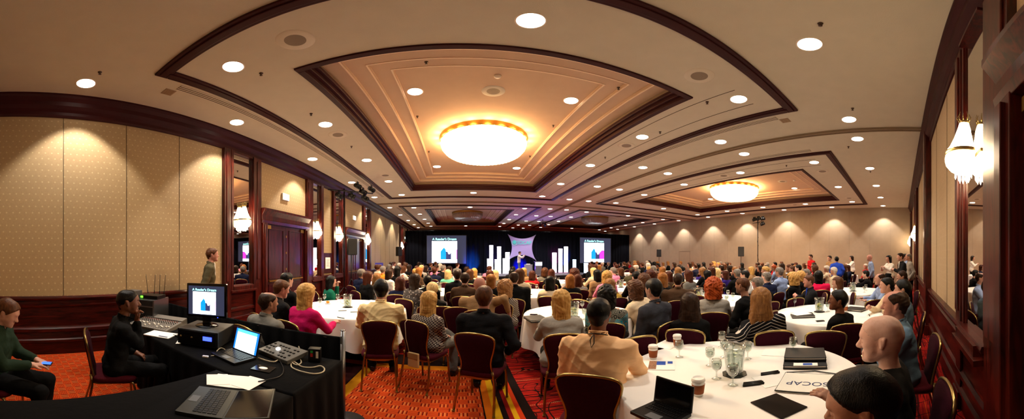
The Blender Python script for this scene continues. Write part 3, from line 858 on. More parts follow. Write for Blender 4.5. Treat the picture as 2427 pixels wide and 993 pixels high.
def add_table(x, y, r, phrase, seed=0):
    key = round(r, 2); c = 1
    if key not in TP:
        t = thing('round_table', 'x', 'table'); a, legs = table_parts(r)
        a.obj('tabletop', [PLY], t)
        for l in legs: l.obj('leg', [STEEL], t)
        index_kids(t)
        cl = [cloth_mesh(r, 13 + 2 * k, .46 + .02 * k, k).mesh('tablecloth', [CLOTH]) for k in range(2)]
        TP[key] = (t, cl); t.location = (x, y, 0); t['label'] = 'round folding table under the cloth, ' + phrase; t['group'] = 'round banquet tables'
    else:
        dup(TP[key][0], (x, y, 0), seed * .7, 'round folding table under the cloth, ' + phrase, 'round banquet tables')
    o = bpy.data.objects.new('tablecloth', TP[key][1][seed % 2]); COL.objects.link(o); o.location = (x, y, 0); o.rotation_euler = (0, 0, seed * 1.3)
    tag(o, 'white linen cloth on the round table, ' + phrase, 'tablecloth', 'white round tablecloths')
    TABLES.append((x, y, r, phrase))

# ------------------------------------------------------------------ tableware
YEL = mat('lemon', 'd8c820', 0.5); GRN = mat('mint_leaf', '4a8a1c', 0.6); ICEW = thin_glass('iced_water', (.93, .95, .94), 0.35, 0.05)
def pitcher_proto(fruit=True):
    t = thing('water_pitcher', 'x', 'pitcher')
    m = MB().lathe([(0.001, .002), (.058, .002), (.064, .012), (.066, .05), (.072, .12), (.078, .19), (.082, .225), (.079, .225), (.075, .19), (.069, .12), (.062, .05), (.056, .018), (0.001, .014)], 32, caps=False)
    m.prism([(-.02, -.085), (.02, -.085), (.0, -.105)], .20, .226, 'xyz')
    g = m.obj('jug', [GLASS], t)
    MB().tube([(0, .078, .20), (0, .115, .205), (0, .135, .18), (0, .135, .12), (0, .12, .07), (0, .068, .05)], .009, 10, flat=.8).obj('handle', [GLASS], t)
    MB().lathe([(0.001, .018), (.055, .02), (.0605, .05), (.067, .12), (.069, .14), (0.001, .14)], 28, caps=False).obj('water', [ICEW], t)
    if fruit:
        m = MB()
        rr = random.Random(3)
        for q in range(7):
            m.lathe([(.001, -.003), (.022, -.003), (.024, 0), (.022, .003), (.001, .003)], 14, (rr.uniform(-.03, .03), rr.uniform(-.03, .03), .05 + .012 * q), mi=0, M=Matrix.Rotation(rr.uniform(0, 1.4), 3, 'X').to_4x4())
        m.obj('lemon_slices', [YEL], t)
        m = MB()
        for q in range(6):
            a = rr.uniform(0, 6.28); m.sph((.03 * math.cos(a), .03 * math.sin(a), .06 + .012 * q), .014, 5, 0, (1, .3, 1))
        m.obj('mint_leaves', [GRN], t)
    c = MB()
    octo = [(.092 * math.cos(PI / 8 + q * PI / 4), .092 * math.sin(PI / 8 + q * PI / 4)) for q in range(8)]
    c.prism(octo, -.004, .0015); c.obj('coaster', [BLACKP], t)
    index_kids(t); return t
def goblet_proto():
    t = thing('water_goblet', 'x', 'glass')
    MB().lathe([(.034, .001), (.034, .004), (.008, .010), (.005, .02), (.005, .055), (.012, .066), (.03, .082), (.038, .105), (.037, .135), (.033, .155), (.031, .155), (.035, .135), (.0355, .105), (.028, .086), (.010, .072), (0.001, .070)], 26, caps=False).obj('bowl_and_stem', [GLASS], t)
    MB().lathe([(0.001, .073), (.010, .074), (.027, .088), (.034, .105), (.0345, .112), (0.001, .112)], 20, caps=False).obj('water', [ICEW], t)
    index_kids(t); return t
def cup_proto():
    t = thing('coffee_cup', 'x', 'cup')
    MB().lathe([(0.001, .001), (.029, .001), (.040, .108), (.001, .108)], 28, caps=False).obj('cup', [WHITEP], t)
    MB().lathe([(.0315, .018), (.033, .018), (.0402, .085), (.0388, .085)], 28, caps=False).obj('sleeve', [mat('cup_sleeve', '8e4a1e', 0.8)], t)
    MB().lathe([(.042, .106), (.043, .112), (.041, .116), (.038, .126), (.034, .128), (.032, .122), (.001, .121)], 28, caps=False).obj('lid', [WHITEP], t)
    index_kids(t); return t
PIT = pitcher_proto(); PITP = pitcher_proto(False); GOB = goblet_proto(); CUP = cup_proto()
used = set()
def put(src, x, y, z, rz, label, group=None):
    if src.name not in used:
        used.add(src.name); src.location = (x, y, z); src.rotation_euler = (0, 0, rz); src['label'] = label
        if group: src['group'] = group
        return src
    return dup(src, (x, y, z), rz, label, group)
TZ = 0.757
def flatbox(name, cat, label, x, y, z, rz, w, d, h, mt, bev=0.003):
    t = MB().box(-w / 2, w / 2, -d / 2, d / 2, 0, h).obj(name, [mt], loc=(x, y, z), rotz=rz, bevel=bev)
    return tag(t, label, cat)
LEATHER = mat('black_leather', '0c0c0e', 0.45, bump=0.3, bscale=(250, 250, 250))
BLUEP = mat('blue_print', '1a4aa8', 0.6); DBLUE = mat('navy_print', '14285a', 0.6)
def portfolio(x, y, z, rz, label, blue=True):
    t = thing('portfolio', label, 'folder', (x, y, z), rz)
    MB().box(-.13, .13, -.165, .165, 0, .014).obj('back_cover', [LEATHER], t, bevel=.004)
    MB().box(-.122, .122, -.155, .155, .014, .026).obj('paper_block', [PAPER], t)
    MB().box(-.13, .13, -.165, .165, .026, .034).obj('front_cover', [LEATHER], t, bevel=.004)
    return t
def phone(x, y, z, rz, label):
    t = thing('mobile_phone', label, 'phone', (x, y, z), rz)
    MB().box(-.03, .03, -.058, .058, 0, .01).obj('case', [BLACKP], t, bevel=.004)
    MB().box(-.026, .026, -.048, .048, .0102, .0108).obj('screen', [BLACKG], t)
def pens(x, y, z, rz, label, n=4):
    m = MB()
    for q in range(n): m.tube([(-.07 + .004 * q, q * .012, .006), (.07 + .006 * (q % 2), q * .012 + .004, .006)], .006, 8)
    o = m.obj('pen_set', [BLACKP], loc=(x, y, z), rotz=rz); tag(o, label, 'pens'); return o
def single_pen(x, y, z, rz, label, g):
    o = MB().tube([(-.07, 0, .006), (.06, 0, .006)], .0055, 8).tube([(.06, 0, .006), (.072, 0, .006)], .0055, 8, r2=.001).obj('pen', [BLACKP], loc=(x, y, z), rotz=rz)
    tag(o, label, 'pen', g)
def sheet(x, y, z, rz, label, w=.215, d=.28, name='paper_sheet', mt=None, h=.002):
    return flatbox(name, 'paper', label, x, y, z, rz, w, d, h, mt or PAPER, 0)
def laptop(x, y, z, rz, label, screen=None, ang=105, w=.33, d=.235, body=BLACKP, keysm=None):
    "hinge along +y edge; the screen faces -y"
    t = thing('laptop', label, 'laptop', (x, y, z), rz)
    MB().box(-w / 2, w / 2, -d / 2, d / 2, 0, .022).obj('base', [body], t, bevel=.004)
    m = MB()
    for r in range(5):
        for c in range(13):
            x0 = -w / 2 + .025 + c * (w - .05) / 13; y0 = -d / 2 + .085 + r * .026
            m.box(x0, x0 + (w - .05) / 13 - .004, y0, y0 + .021, .022, .0255)
    m.obj('keyboard', [keysm or BLACKP], t)
    MB().box(-.04, .04, -d / 2 + .015, -d / 2 + .065, .022, .0235).obj('trackpad', [GREYP], t)
    lh = d * .92; a = math.radians(ang - 90)
    M = Matrix.Translation((0, d / 2 - .005, .02)) @ Matrix.Rotation(-a, 4, 'X')
    lid = MB().box(-w / 2, w / 2, 0, .012, 0, lh, M=M).obj('lid', [body], t, bevel=.003)
    if screen == 'doc':
        m = MB(); m.box(-w / 2 + .012, w / 2 - .012, -.0012, 0, .012, lh - .01, 0, M); m.box(-w / 2 + .035, w / 2 - .035, -.002, -.001, .012, lh - .04, 1, M); m.box(-w / 2 + .035, w / 2 - .035, -.0025, -.002, lh - .037, lh - .013, 2, M)
        for q in range(3): m.box(-.06 + .01 * q, .02, -.003, -.002, .11 + q * .012, .113 + q * .012, 3, M)
        s_ = m.obj('screen', [mat('screen_blue', '1460c0', .4, emit='1668d8', estr=1.3), mat('screen_white', 'e8faff', .4, emit='e4fbff', estr=2.0), mat('screen_cyan', '50d0f0', .4, emit='48c8f4', estr=1.5), mat('screen_grey', 'b0d8dc', .4, emit='b4dcdf', estr=1.6)], lid)
    else:
        MB().box(-w / 2 + .012, w / 2 - .012, -.0012, 0, .012, lh - .01, M=M).obj('screen', [BLACKG], lid)
    return t

# slide shown on both screens and the desk monitor
SL_BG = mat('slide_ground', '262a38', .6, emit='3a3e56', estr=.55)
SL_W = mat('slide_white', 'ffffff', .6, emit='f4fcff', estr=3.2)
SL_B = mat('slide_blue', '10a0e0', .6, emit='0a8ce0', estr=1.0)
SL_D = mat('slide_slate', '3c4070', .6, emit='343a66', estr=.8)
SL_M = mat('slide_magenta', 'e040d8', .6, emit='e038d4', estr=1.0)
SL_T = mat('slide_title', 'b8fff8', .6, emit='9cf4f0', estr=1.6)
def slide(parent, w, h, y, full_magenta=True, yaw=0):
    "artwork on a screen lying in the local xz plane, facing -y"
    o = MB().box(-w / 2, w / 2, y - .002, y, -h / 2, h / 2).obj('picture', [SL_BG], parent)
    u = w / 100.0; v = h / 100.0
    def X(p): return (p - 50) * u
    def Z(p): return (50 - p) * v
    e = .0025 if w < 1 else .006
    m = MB(); m.box(X(13), X(77), y - 2 * e, y - e, Z(97), Z(20)); m.obj('slide_panel', [SL_W], o)
    def pr(pts, mt, nm, k): MB().prism([(X(a), Z(b)) for a, b in pts], y - (2 + k) * e, y - (1.8 + k) * e, 'xzy').obj(nm, [mt], o)
    pr([(35, 85), (35, 57), (39, 50), (44, 42), (48, 50), (49, 57), (49, 85)], SL_B, 'blue_tower', .5)
    pr([(49, 85), (49, 57), (53, 58), (55, 66), (59, 66), (62, 60), (62, 85)], SL_D, 'slate_tower', .5)
    if full_magenta: pr([(62, 85), (62, 59), (66, 54), (69, 50), (77, 50), (77, 85)], SL_M, 'magenta_tower', .5)
    else: pr([(75.5, 85), (75.5, 50), (77, 50), (77, 85)], SL_M, 'magenta_edge', .5)
    M = Matrix.Translation((X(45), y - 1.5 * e, Z(13))) @ Matrix.Rotation(PI / 2, 4, 'X')
    text_mesh("A Reader's Dream", .115 * h, SL_T, 'slide_title', o, M, .0005, bold=True)
    return o

# ------------------------------------------------------------------ stage end
YD = 23.5
t = thing('stage_drape', 'tall black pleated pipe-and-drape curtain across the stage end', 'curtain', (0, YD, 0))
m = MB(); n = 1200; vs = []
for k in range(n + 1):
    x = XL + 0.05 + (XR - XL - 0.1) * k / n
    yy = 0.05 * math.sin(x * 17 + 1.3 * math.sin(x * 1.7)) + 0.02 * math.sin(x * 41)
    vs += [(x, yy, 0.02), (x, yy * .7, 2.0), (x, yy * .35, 3.84), (x, yy * .35 + .02, 3.84), (x, yy + .02, 0.02)]
fs = [(k * 5 + a, (k + 1) * 5 + a, (k + 1) * 5 + a + 1, k * 5 + a + 1) for k in range(n) for a in range(4)]
m.add(vs, fs, 0, True); m.obj('drape', [DRAPE], t)
MB().tube([(XL + .05, .03, 3.84), (XR - .05, .03, 3.84)], .025, 8).obj('crossbar', [BLACKP], t)
for q in range(8):
    MB().tube([(XL + .1 + q * (XR - XL - .2) / 7, .09, 0), (XL + .1 + q * (XR - XL - .2) / 7, .09, 3.82)], .025, 8).lathe([(.2, 0), (.2, .012)], 12, (XL + .1 + q * (XR - XL - .2) / 7, .09, 0)).obj('upright', [BLACKP], t)
SKIRT = mat('stage_skirt', '08080c', .8)
t = thing('stage_platform', 'low black-skirted stage platform with a dark carpeted deck', 'stage', (5.8, 21.2, 0))
MB().box(-4.4, 4.4, -2.0, 2.0, .27, .30).obj('deck', [mat('stage_deck', '3a3038', .7)], t)
m = MB(); m.box(-4.38, 4.38, -1.98, -1.96, 0, .27); m.box(-4.38, 4.38, 1.96, 1.98, 0, .27); m.box(-4.38, -4.36, -1.96, 1.96, 0, .27); m.box(4.36, 4.38, -1.96, 1.96, 0, .27); m.obj('skirt', [SKIRT], t)
def big_screen(x, full, label):
    t = thing('projection_screen', label, 'screen', (x, YD - .45, 2.24))
    w, h = 3.22, 2.30
    m = MB(); m.box(-w / 2 - .05, w / 2 + .05, -.02, .03, -h / 2 - .05, h / 2 + .05); m.obj('frame', [BLACKP], t)
    slide(t, w, h, -.021, full)
    for sx in (-1, 1):
        MB().tube([(sx * (w / 2), .03, -h / 2), (sx * (w / 2), .03, -2.24)], .02, 6).box(sx * w / 2 - .02, sx * w / 2 + .02, -.3, .3, -2.24, -2.20).obj('leg', [BLACKP], t)
big_screen(-1.0, False, 'large left projection screen showing a slide with blue tower shapes')
big_screen(12.2, True, 'large right projection screen showing a slide with blue and magenta towers')
# stretched sail with the emblem
t = thing('stretch_sail', 'four-pointed lavender stretch fabric sail with teal emblem behind the speaker', 'banner', (5.27, YD - .5, 2.42))
def sail_pt(u, v):
    # u,v in -1..1, concave edges
    W2, H2 = 1.24, 1.12
    x = u * W2 * (1 - .30 * (1 - v * v)); z = v * H2 * (1 - (.33 if v > 0 else .44) * (1 - u * u) * abs(v))
    return x, z
m = MB(); n = 24; vs = []
for s_ in (0, .012):
    for i in range(n + 1):
        for j in range(n + 1):
            x, z = sail_pt(-1 + 2 * i / n, -1 + 2 * j / n); vs.append((x, s_ + .05 * math.sin(x) * z, z))
N1 = (n + 1) ** 2; fs = []
for i in range(n):
    for j in range(n):
        a = i * (n + 1) + j
        fs.append((a, a + n + 1, a + n + 2, a + 1)); fs.append((N1 + a, N1 + a + 1, N1 + a + n + 2, N1 + a + n + 1))
for i in range(n):
    for (a, b) in ((i * (n + 1), (i + 1) * (n + 1)), (i * (n + 1) + n, (i + 1) * (n + 1) + n), (i, i + 1), (n * (n + 1) + i, n * (n + 1) + i + 1)): fs.append((a, b, N1 + b, N1 + a))
m.add(vs, fs, 0, True); m.obj('fabric', [mat('sail_fabric', 'a294c4', .7)], t)
LOGO = mat('emblem_teal', '50c8c0', .5)
text_mesh('SOCAP', .40, LOGO, 'lettering', t, Matrix.Translation((.17, -.06, .40)) @ Matrix.Rotation(PI / 2, 4, 'X'), .004, bold=True)
m = MB(); m.sph((-.66, -.055, .44), .17, 10, 0, (1, .12, 1))
m.obj('emblem_globe', [LOGO], t)
m = MB(); m.tube([(-.66 + .22 * math.cos(a), -.05, .40 + .2 * math.sin(a)) for a in [2.6 + k * .35 for k in range(10)]], .025, 6); m.obj('emblem_swoosh', [mat('emblem_pale', 'a8e8e4', .5)], t)
for sx in (-1, 1):
    MB().tube([(sx * 1.24, .02, -1.12), (sx * 1.5, .1, -2.4)], .006, 5).obj('guy_line', [GREYP], t)
# lit fabric columns
def column(x, y, h, w, tint, label, zb=.30, base=None):
    key = 'column_' + tint
    mt = mat(key, 'ffffff', .7, emit=tint, estr=2.2)
    t = thing('light_column', label, 'column light', (x, y, zb))
    s_ = w / 2; n = 12; prof = [(s_, .05)] + [(s_ * (1 - .03 * math.sin(PI * k / n)), .05 + (h - .1) * k / n) for k in range(1, n)] + [(s_, h - .05)]
    MB().lathe(prof, 20, caps=False).obj('fabric_sleeve', [mt], t)
    MB().lathe([(s_ * 1.02, h - .05), (s_ * 1.02, h), (.001, h)], 20, caps=False).obj('top_hoop', [mt], t)
    MB().lathe([(s_ * 1.05, 0), (s_ * 1.05, .05), (.001, .05)], 20).obj('base', [mat('column_base_' + (base or 'w'), base or 'dcd4e0', .6)], t)
for (x, h, w, tint, lab) in ((2.55, 2.25, .30, 'f4f0ff', 'tallest white light column, leftmost of the left cluster'), (2.30, 1.2, .22, 'f4f0ff', 'short white light column left of the tallest one'), (3.17, 2.15, .32, 'f4f0ff', 'tall white light column in the middle of the left cluster'), (2.90, 1.15, .24, 'f8f0ff', 'short white light column before the middle of the left cluster'),
                            (3.84, 1.70, .34, 'f4f2ff', 'lower white light column nearest the speaker on the left'), (3.53, 1.22, .24, 'f4f2ff', 'short white light column second from the speaker on the left')):
    column(x, 21.9 - (0.3 if h < 1.3 else 0), h, w, tint, lab)
for (x, h, w, tint, lab, b) in ((7.75, 1.68, .36, 'fff0fa', 'pink-white light column, shortest of the three right of the lectern', 'c82a9a'), (8.28, 2.02, .34, 'fff0fa', 'pink-white light column, middle of the three right of the lectern', 'c82a9a'), (8.78, 2.20, .34, 'ffe8f8', 'pink-white light column, tallest of the three right of the lectern', 'c82a9a'),
                               (9.55, 1.12, .30, 'a8dcff', 'pale blue low light column at the right end of the stage', '4a90c0')):
    column(x, 21.9, h, w, tint, lab, base=b)
column(10.4, 21.4, 1.12, .36, 'bce4ff', 'pale blue low light column on the floor under the right screen', 0, base='4a90c0')
# lectern, side table
t = thing('lectern', 'grey lectern with a lit white front panel and gooseneck microphone', 'lectern', (6.17, 21.3, .30))
GR = mat('lectern_grey', '6c6870', .6)
m = MB(); m.prism([(-.26, -.2), (.26, -.2), (.22, .2), (-.22, .2)], 0, .95); m.obj('body', [GR], t, bevel=.01)
MB().box(-.30, .30, -.24, .24, .95, 1.0, M=None).obj('desk', [mat('lectern_top', '3a383e', .5)], t, bevel=.01)
MB().box(-.27, .27, -.225, -.20, .66, .93).obj('front_panel', [mat('lectern_panel', 'ffffff', .6, emit='f0f4ff', estr=1.2)], t)
MB().tube([(.05, 0, 1.0), (.05, 0, 1.12), (.03, -.03, 1.2), (0, .06, 1.26)], .008, 6).sph((0, .07, 1.27), .022, 6).obj('microphone', [BLACKP], t)
t = thing('cocktail_table', 'small round table in a grey floor-length cloth with papers on it', 'table', (5.42, 21.4, .30))
MB().lathe([(.36, 0), (.34, .1), (.32, .6), (.33, .72), (.33, .74), (.001, .745)], 48, fl=lambda a, z: 1 + .04 * math.cos(a * 12) * (1 - z)).obj('cloth', [mat('grey_cloth', '9a98a4', .8)], t)
m = MB(); m.box(-.15, .12, -.1, .15, .747, .80); m.box(-.2, .0, -.12, .1, .747, .765); m.obj('paper_pile', [PAPER], loc=(5.42, 21.4, .30), label='pile of white papers on the small grey-clothed stage table', cat='papers')

def stand_speaker(x, y, heading, label, top=2.02):
    st = thing('speaker_stand', 'tripod stand of the ' + label, 'speaker stand', (x, y, 0), -heading)
    MB().tube([(0, 0, .25), (0, 0, top - .28)], .02, 10).obj('pole', [BLACKP], st)
    MB().lathe([(.035, .72), (.035, .8)], 12).obj('collar', [BLACKP], st)
    for q in range(3):
        a = q * 2 * PI / 3 + .5
        MB().tube([(.02 * math.cos(a), .02 * math.sin(a), .78), (.5 * math.cos(a), .5 * math.sin(a), .012)], .012, 6).tube([(.02 * math.cos(a), .02 * math.sin(a), .3), (.27 * math.cos(a), .27 * math.sin(a), .38)], .008, 6).obj('leg', [BLACKP], st)
    s_ = thing('loudspeaker', label + ' on its tripod stand', 'loudspeaker', (x, y, top), -heading)
    poly = [(-.2, .14), (-.13, -.17), (.13, -.17), (.2, .14)]
    MB().prism(poly, -.31, .31).obj('cabinet', [BLACKP], s_, bevel=.03)
    m = MB(); m.box(-.17, .17, .14, .15, -.27, .27); m.obj('grille', [mat('grille_black', '161618', .6, bump=.8, bscale=(300, 300, 300))], s_)
    MB().lathe([(.02, -.36), (.02, -.31)], 10).obj('socket', [BLACKP], s_)
    MB().box(-.012, .012, -.175, -.168, -.26, -.24).obj('indicator', [WHITEP], s_)
stand_speaker(-4.0, 9.98, 2.4, 'black loudspeaker by the second pair of side doors')
stand_speaker(-3.95, 18.3, 2.2, 'black loudspeaker at the far left wall near the drapes', 2.0)
stand_speaker(15.35, 17.8, -2.4, 'black loudspeaker by the right wall, nearer the stage', 1.95)
stand_speaker(15.2, 9.7, -2.2, 'black loudspeaker by the right wall, beside the lighting tower', 1.98)

def par_can(parent, p, aim, k):
    m = MB(); d = Vector(aim).normalized(); p = Vector(p)
    m.tube([p - d * .14, p + d * .02], .07, 14, r2=.095); m.tube([p + d * .02, p + d * .12], .095, 14)
    m.box(p.x - .01, p.x + .01, p.y - .09, p.y + .09, p.z, p.z + .17)
    o = m.obj('par_lamp', [BLACKP], parent)
    m = MB(); m.tube([p + d * .1, p + d * .105], .085, 14); m.obj('lens', [mat('par_lens_glow', 'ffffff', .3, emit='ffffff', estr=6)] if k == 0 else [BLACKG], o)
def light_tree(x, y, top, bar, label, cans):
    t = thing('lighting_stand', label, 'lighting stand', (x, y, 0))
    MB().tube([(0, 0, 0), (0, 0, top)], .025, 10).obj('mast', [BLACKP], t)
    m = MB()
    for q in range(3):
        a = q * 2 * PI / 3; m.tube([(0, 0, .6), (.6 * math.cos(a), .6 * math.sin(a), .012)], .014, 6)
    m.obj('tripod', [BLACKP], t)
    MB().tube([bar[0], bar[1]], .022, 8).obj('crossbar', [BLACKP], t)
    m = MB(); m.tube([(0.03 * math.sin(k), .03 * math.cos(k * 1.7), top - k * .12) for k in range(int(top / .12))], .008, 5); m.obj('cable', [BLACKP], t)
    for k, (p, aim) in enumerate(cans): par_can(t, p, aim, k)
light_tree(-3.85, 8.95, 4.05, ((-.35, -.55, 3.93), (.75, .9, 4.0)), 'tall black lighting stand with crossbar of lamps against the left wall',
           [((.55, .62, 3.78), (.8, .9, -.5)), ((.2, .2, 3.8), (.9, .6, -.4)), ((.72, .85, 4.15), (.6, 1, -.4)), ((.35, .4, 4.2), (.6, 1, -.3)), ((.5, .55, 4.0), (.6, 1, -.3)), ((-.1, -.2, 3.75), (.6, 1, -.6))])
light_tree(15.0, 8.35, 3.9, ((-.25, -.5, 3.75), (.25, .5, 3.75)), 'tall black lighting stand against the right wall with lamps on top',
           [((-.25, -.45, 3.6), (-.9, 1, -.4)), ((.1, .3, 3.95), (-.9, 1, -.4)), ((-.1, -.1, 3.95), (-.9, 1, -.4)), ((-.3, -.5, 3.9), (-.9, 1, -.2))])
t = thing('ceiling_spotlight', 'small bright spotlight fixture hanging under the ceiling before the stage', 'spotlight', (6.4, 20.8, ZC))
MB().tube([(0, 0, 0), (0, 0, -.25)], .02, 8).box(-.3, .3, -.02, .02, -.28, -.24).obj('hanger', [BLACKP], t)
par_can(t, (-.2, 0, -.42), (-.2, -1, -.5), 0); par_can(t, (.2, 0, -.42), (.2, 1, -.6), 1)
# stage lighting: floor uplights, tower washes, and added tint spots that have no fixture
def gel(name, loc, aim, col, e, size=50, blend=.6, soft=.1):
    l = bpy.data.lights.new(name, 'SPOT'); l.energy = e; l.color = lin(col); l.spot_size = math.radians(size); l.spot_blend = blend; l.shadow_soft_size = soft
    o = bpy.data.objects.new(name, l); COL.objects.link(o); o.location = loc
    d = Vector(aim) - Vector(loc); o.rotation_euler = d.to_track_quat('-Z', 'Y').to_euler(); o['kind'] = 'helper'
def uplight(x, y, z, label, col, e, ty=YD, dz=2.0, size=50):
    t = thing('floor_uplight', label, 'stage light', (x, y, z))
    m = MB().lathe([(.09, 0), (.1, .02), (.1, .12), (.085, .14)], 16).obj('can', [BLACKP], t)
    MB().lathe([(.08, .142), (.001, .143)], 16, caps=False).obj('lens', [mat('gel_' + label.split()[0], '88aaff', .3, emit=tuple(col), estr=1.0)], t)
    gel('uplight_lamp', (x, y, z + .17), (x, ty, z + dz), col, e, size)
uplight(1.2, 22.6, 0, 'cyan floor uplight washing the drape right of the left screen', (.08, .5, 1.0), 1800, dz=1.0)
uplight(.75, 22.7, 0, 'azure floor uplight beside the left screen', (.12, .35, 1.0), 900, dz=1.6)
uplight(9.3, 22.8, .3, 'blue floor uplight behind the right columns', (.1, .35, 1.0), 1300, dz=1.0)
uplight(5.2, 22.75, .3, 'deep-blue floor uplight behind the speaker under the sail', (.02, .05, 1.0), 3500, dz=.4, size=80)
uplight(3.0, 22.7, .3, 'violet floor uplight behind the left columns', (.4, .15, .9), 350, dz=1.6)
uplight(8.4, 22.7, .3, 'magenta floor uplight behind the right columns', (1.0, .1, .7), 600, dz=1.2)
gel('sail_wash', (2.0, 15.0, 4.2), (5.27, 23.0, 2.4), (.74, .66, 1.0), 420, 16, .3)  # added spot in mid-air, no fixture; lavender wash on the sail
gel('stage_wash_left', (-3.2, 9.7, 3.85), (6.0, 21.5, 1.0), (.95, .95, 1.0), 700, 22)
gel('stage_wash_right', (14.6, 8.6, 3.8), (6.0, 21.5, 1.0), (.95, .9, 1.0), 700, 20)
gel('ceiling_violet', (6.0, 22.6, .6), (5.6, 18.0, 4.5), (.5, .3, 1.0), 350, 80)  # added spot without a fixture, tints the far ceiling violet
gel('ceiling_teal', (0.3, 22.6, .6), (-1.5, 17.0, 4.5), (.1, .8, .7), 60, 70)  # added fixtureless spot for the teal cast on the far ceiling
gel('door_violet', (-1.4, 20.0, .35), (-4.5, 11.0, 1.9), (.35, .08, 1.0), 160, 46)  # added spot with no lamp body, purple tinge on the second doors
gel('door_violet_near', (2.0, 19.0, .35), (-4.5, 6.4, 1.9), (.32, .06, 1.0), 260, 24)  # another added spot without a fixture, aimed at the nearest doors
# ------------------------------------------------------------------ tables in place
NEAR_TABLES = [(1.71, 1.09, .86, 'the nearest, with the tote bag'), (-1.80, 4.50, .92, 'the near left one before the double doors'), (1.80, 3.95, .84, 'the one behind the orange-shirted man'),
               (4.23, 1.08, .85, 'the second one along the back wall'), (4.55, 3.55, .84, 'the one behind the red curly hair'), (7.2, 1.25, .85, 'the third one along the back wall'),
               (-.55, 7.2, .85, 'behind the brown-suited diners, left centre'), (1.75, 6.7, .85, 'centre, beyond the plaid jacket'), (4.4, 6.75, .85, 'centre right, beside the pink shirt'), (7.6, 4.1, .85, 'right, before the two curly blondes')]
def in_view(x, y): return True
for i, (x, y, r, ph) in enumerate(NEAR_TABLES): add_table(x, y, r, ph, i)
ROWN = {9.6: 'third-row', 12.5: 'second-row', 15.4: 'front-row'}
COLN = {-2.5: 'left-wall', .4: 'left-screen', 3.3: 'left-aisle', 6.2: 'mid-hall', 9.1: 'right-aisle', 12.0: 'right-screen', 14.2: 'right-wall'}
k = 10
for y, rn in ROWN.items():
    for x, cn in COLN.items():
        if (x == 14.2 and y > 10) or (y > 12 and x in (3.3, 6.2)) or (y > 15 and x == .4): continue
        add_table(x, y, .85, rn + ' ' + cn, k); k += 1
for (x, y, ph) in ((7.3, 6.9, 'fourth-row mid-hall'), (10.3, 6.6, 'fourth-row right-aisle'), (10.7, 3.6, 'fifth-row right-aisle'), (13.4, 6.0, 'fourth-row right-wall'), (13.2, 2.9, 'fifth-row right-wall')):
    add_table(x, y, .85, ph, k); k += 1

TSHORT = ['the nearest right table', 'the near left table', 'the orange-shirt table', 'the second back-wall table', 'the red-curls table', 'the third back-wall table', 'the left-centre table', 'the centre lemon-pitcher table', 'the pink-shirt table', 'the striped-top table']
def tshort(i): return TSHORT[i] if i < len(TSHORT) else 'the ' + TABLES[i][3] + ' table'
def pp(px, py): return on_plane(px, py, TZ)
def n1(c): return ('first', 'second', 'third', 'fourth', 'fifth', 'sixth')[c]
# nearest table
x, y = pp(1741, 886); put(PITP, x, y, TZ + .004, -.9, 'clear glass pitcher of water on a black octagonal coaster, nearest table')
for (px, py, w) in ((1610, 846, 'half full beside the two coffee cups at the nearest table edge'), (1711, 822, 'tall beside the striped woman elbow'), (1880, 838, 'behind the black portfolio on the nearest table'),
                    (1683, 866, 'left behind the big pitcher'), (1698, 897, 'left in front of the big pitcher'), (1737, 912, 'directly in front of the big pitcher'), (1772, 850, 'right behind the big pitcher'), (1717, 846, 'close behind the big pitcher')):
    x, y = pp(px, py); put(GOB, x, y, TZ, 0, 'stemmed water goblet, ' + w)
for (px, py, w) in ((1548, 850, 'brown-sleeved paper coffee cup beside the brochure, nearest table'), (1655, 936, 'brown-sleeved paper coffee cup alone in front, nearest table'), (1605, 822, 'brown-sleeved paper coffee cup with its lid behind the goblet')):
    x, y = pp(px, py); put(CUP, x, y, TZ, 0, w)
x, y = pp(1556, 866)
t = thing('brochure', 'white brochure with a blue block beside the coffee cup', 'brochure', (x, y, TZ), -.75)
MB().box(-.14, .14, -.10, .10, 0, .004).obj('pages', [PAPER], t); m = MB(); m.box(-.06, .0, -.09, .09, .004, .0048); m.obj('photo_strip', [mat('brochure_photo', '8a6248', .6, var=.5, vscale=(60, 60, 60))], t)
MB().box(.0, .07, .0, .085, .004, .0048).box(.085, .125, .03, .085, .004, .0048).obj('blue_block', [BLUEP], t)
laptop(.915, 1.05, TZ, -1.43, 'open black laptop with its screen off, near edge of the nearest table', ang=98, w=.25, d=.18)
x, y = pp(1908, 862)
portfolio(x, y, TZ, .35, 'black leather portfolio with a card on it beside the tote bag'); portfolio(x + .085, y + .03, TZ + .036, .35, 'black leather portfolio lying on top of the other by the tote bag')
t = thing('name_card', 'white and blue card lying across the lower black portfolio', 'card', (x - .10, y - .04, TZ + .036), .35); MB().box(-.03, .03, -.09, .09, 0, .003).obj('card', [PAPER], t); MB().box(-.022, .022, -.05, .02, .003, .0036).obj('blue_block', [BLUEP], t)
x, y = pp(1922, 912)
t = thing('tote_bag', 'flat white tote bag with black piping and a blue emblem on the nearest table', 'bag', (x, y, TZ), PI - az(1922) - .12)
m = MB(); q = 20
m.prism([(-.2, -.16), (.2, -.16), (.2, .15), (-.2, .15)], 0, .018); m.obj('bag_body', [mat('tote_white', 'e2e2da', .8, bump=.2, bscale=(30, 30, 30))], t, bevel=.008)
m = MB(); m.tube([(-.2, -.16, .012), (.2, -.16, .012), (.2, .15, .012), (-.2, .15, .012)], .005, 6, closed=True); m.obj('piping', [BLACKP], t)
m = MB(); m.tube([(-.19, -.15, .02), (-.12, -.2, .008), (0, -.24, .006), (.12, -.2, .008), (.19, -.15, .02)], .006, 6, flat=.6); m.obj('strap', [BLACKP], t)
text_mesh('SOCAP', .085, DBLUE, 'lettering', t, Matrix.Translation((.02, .02, .0185)), .0006)
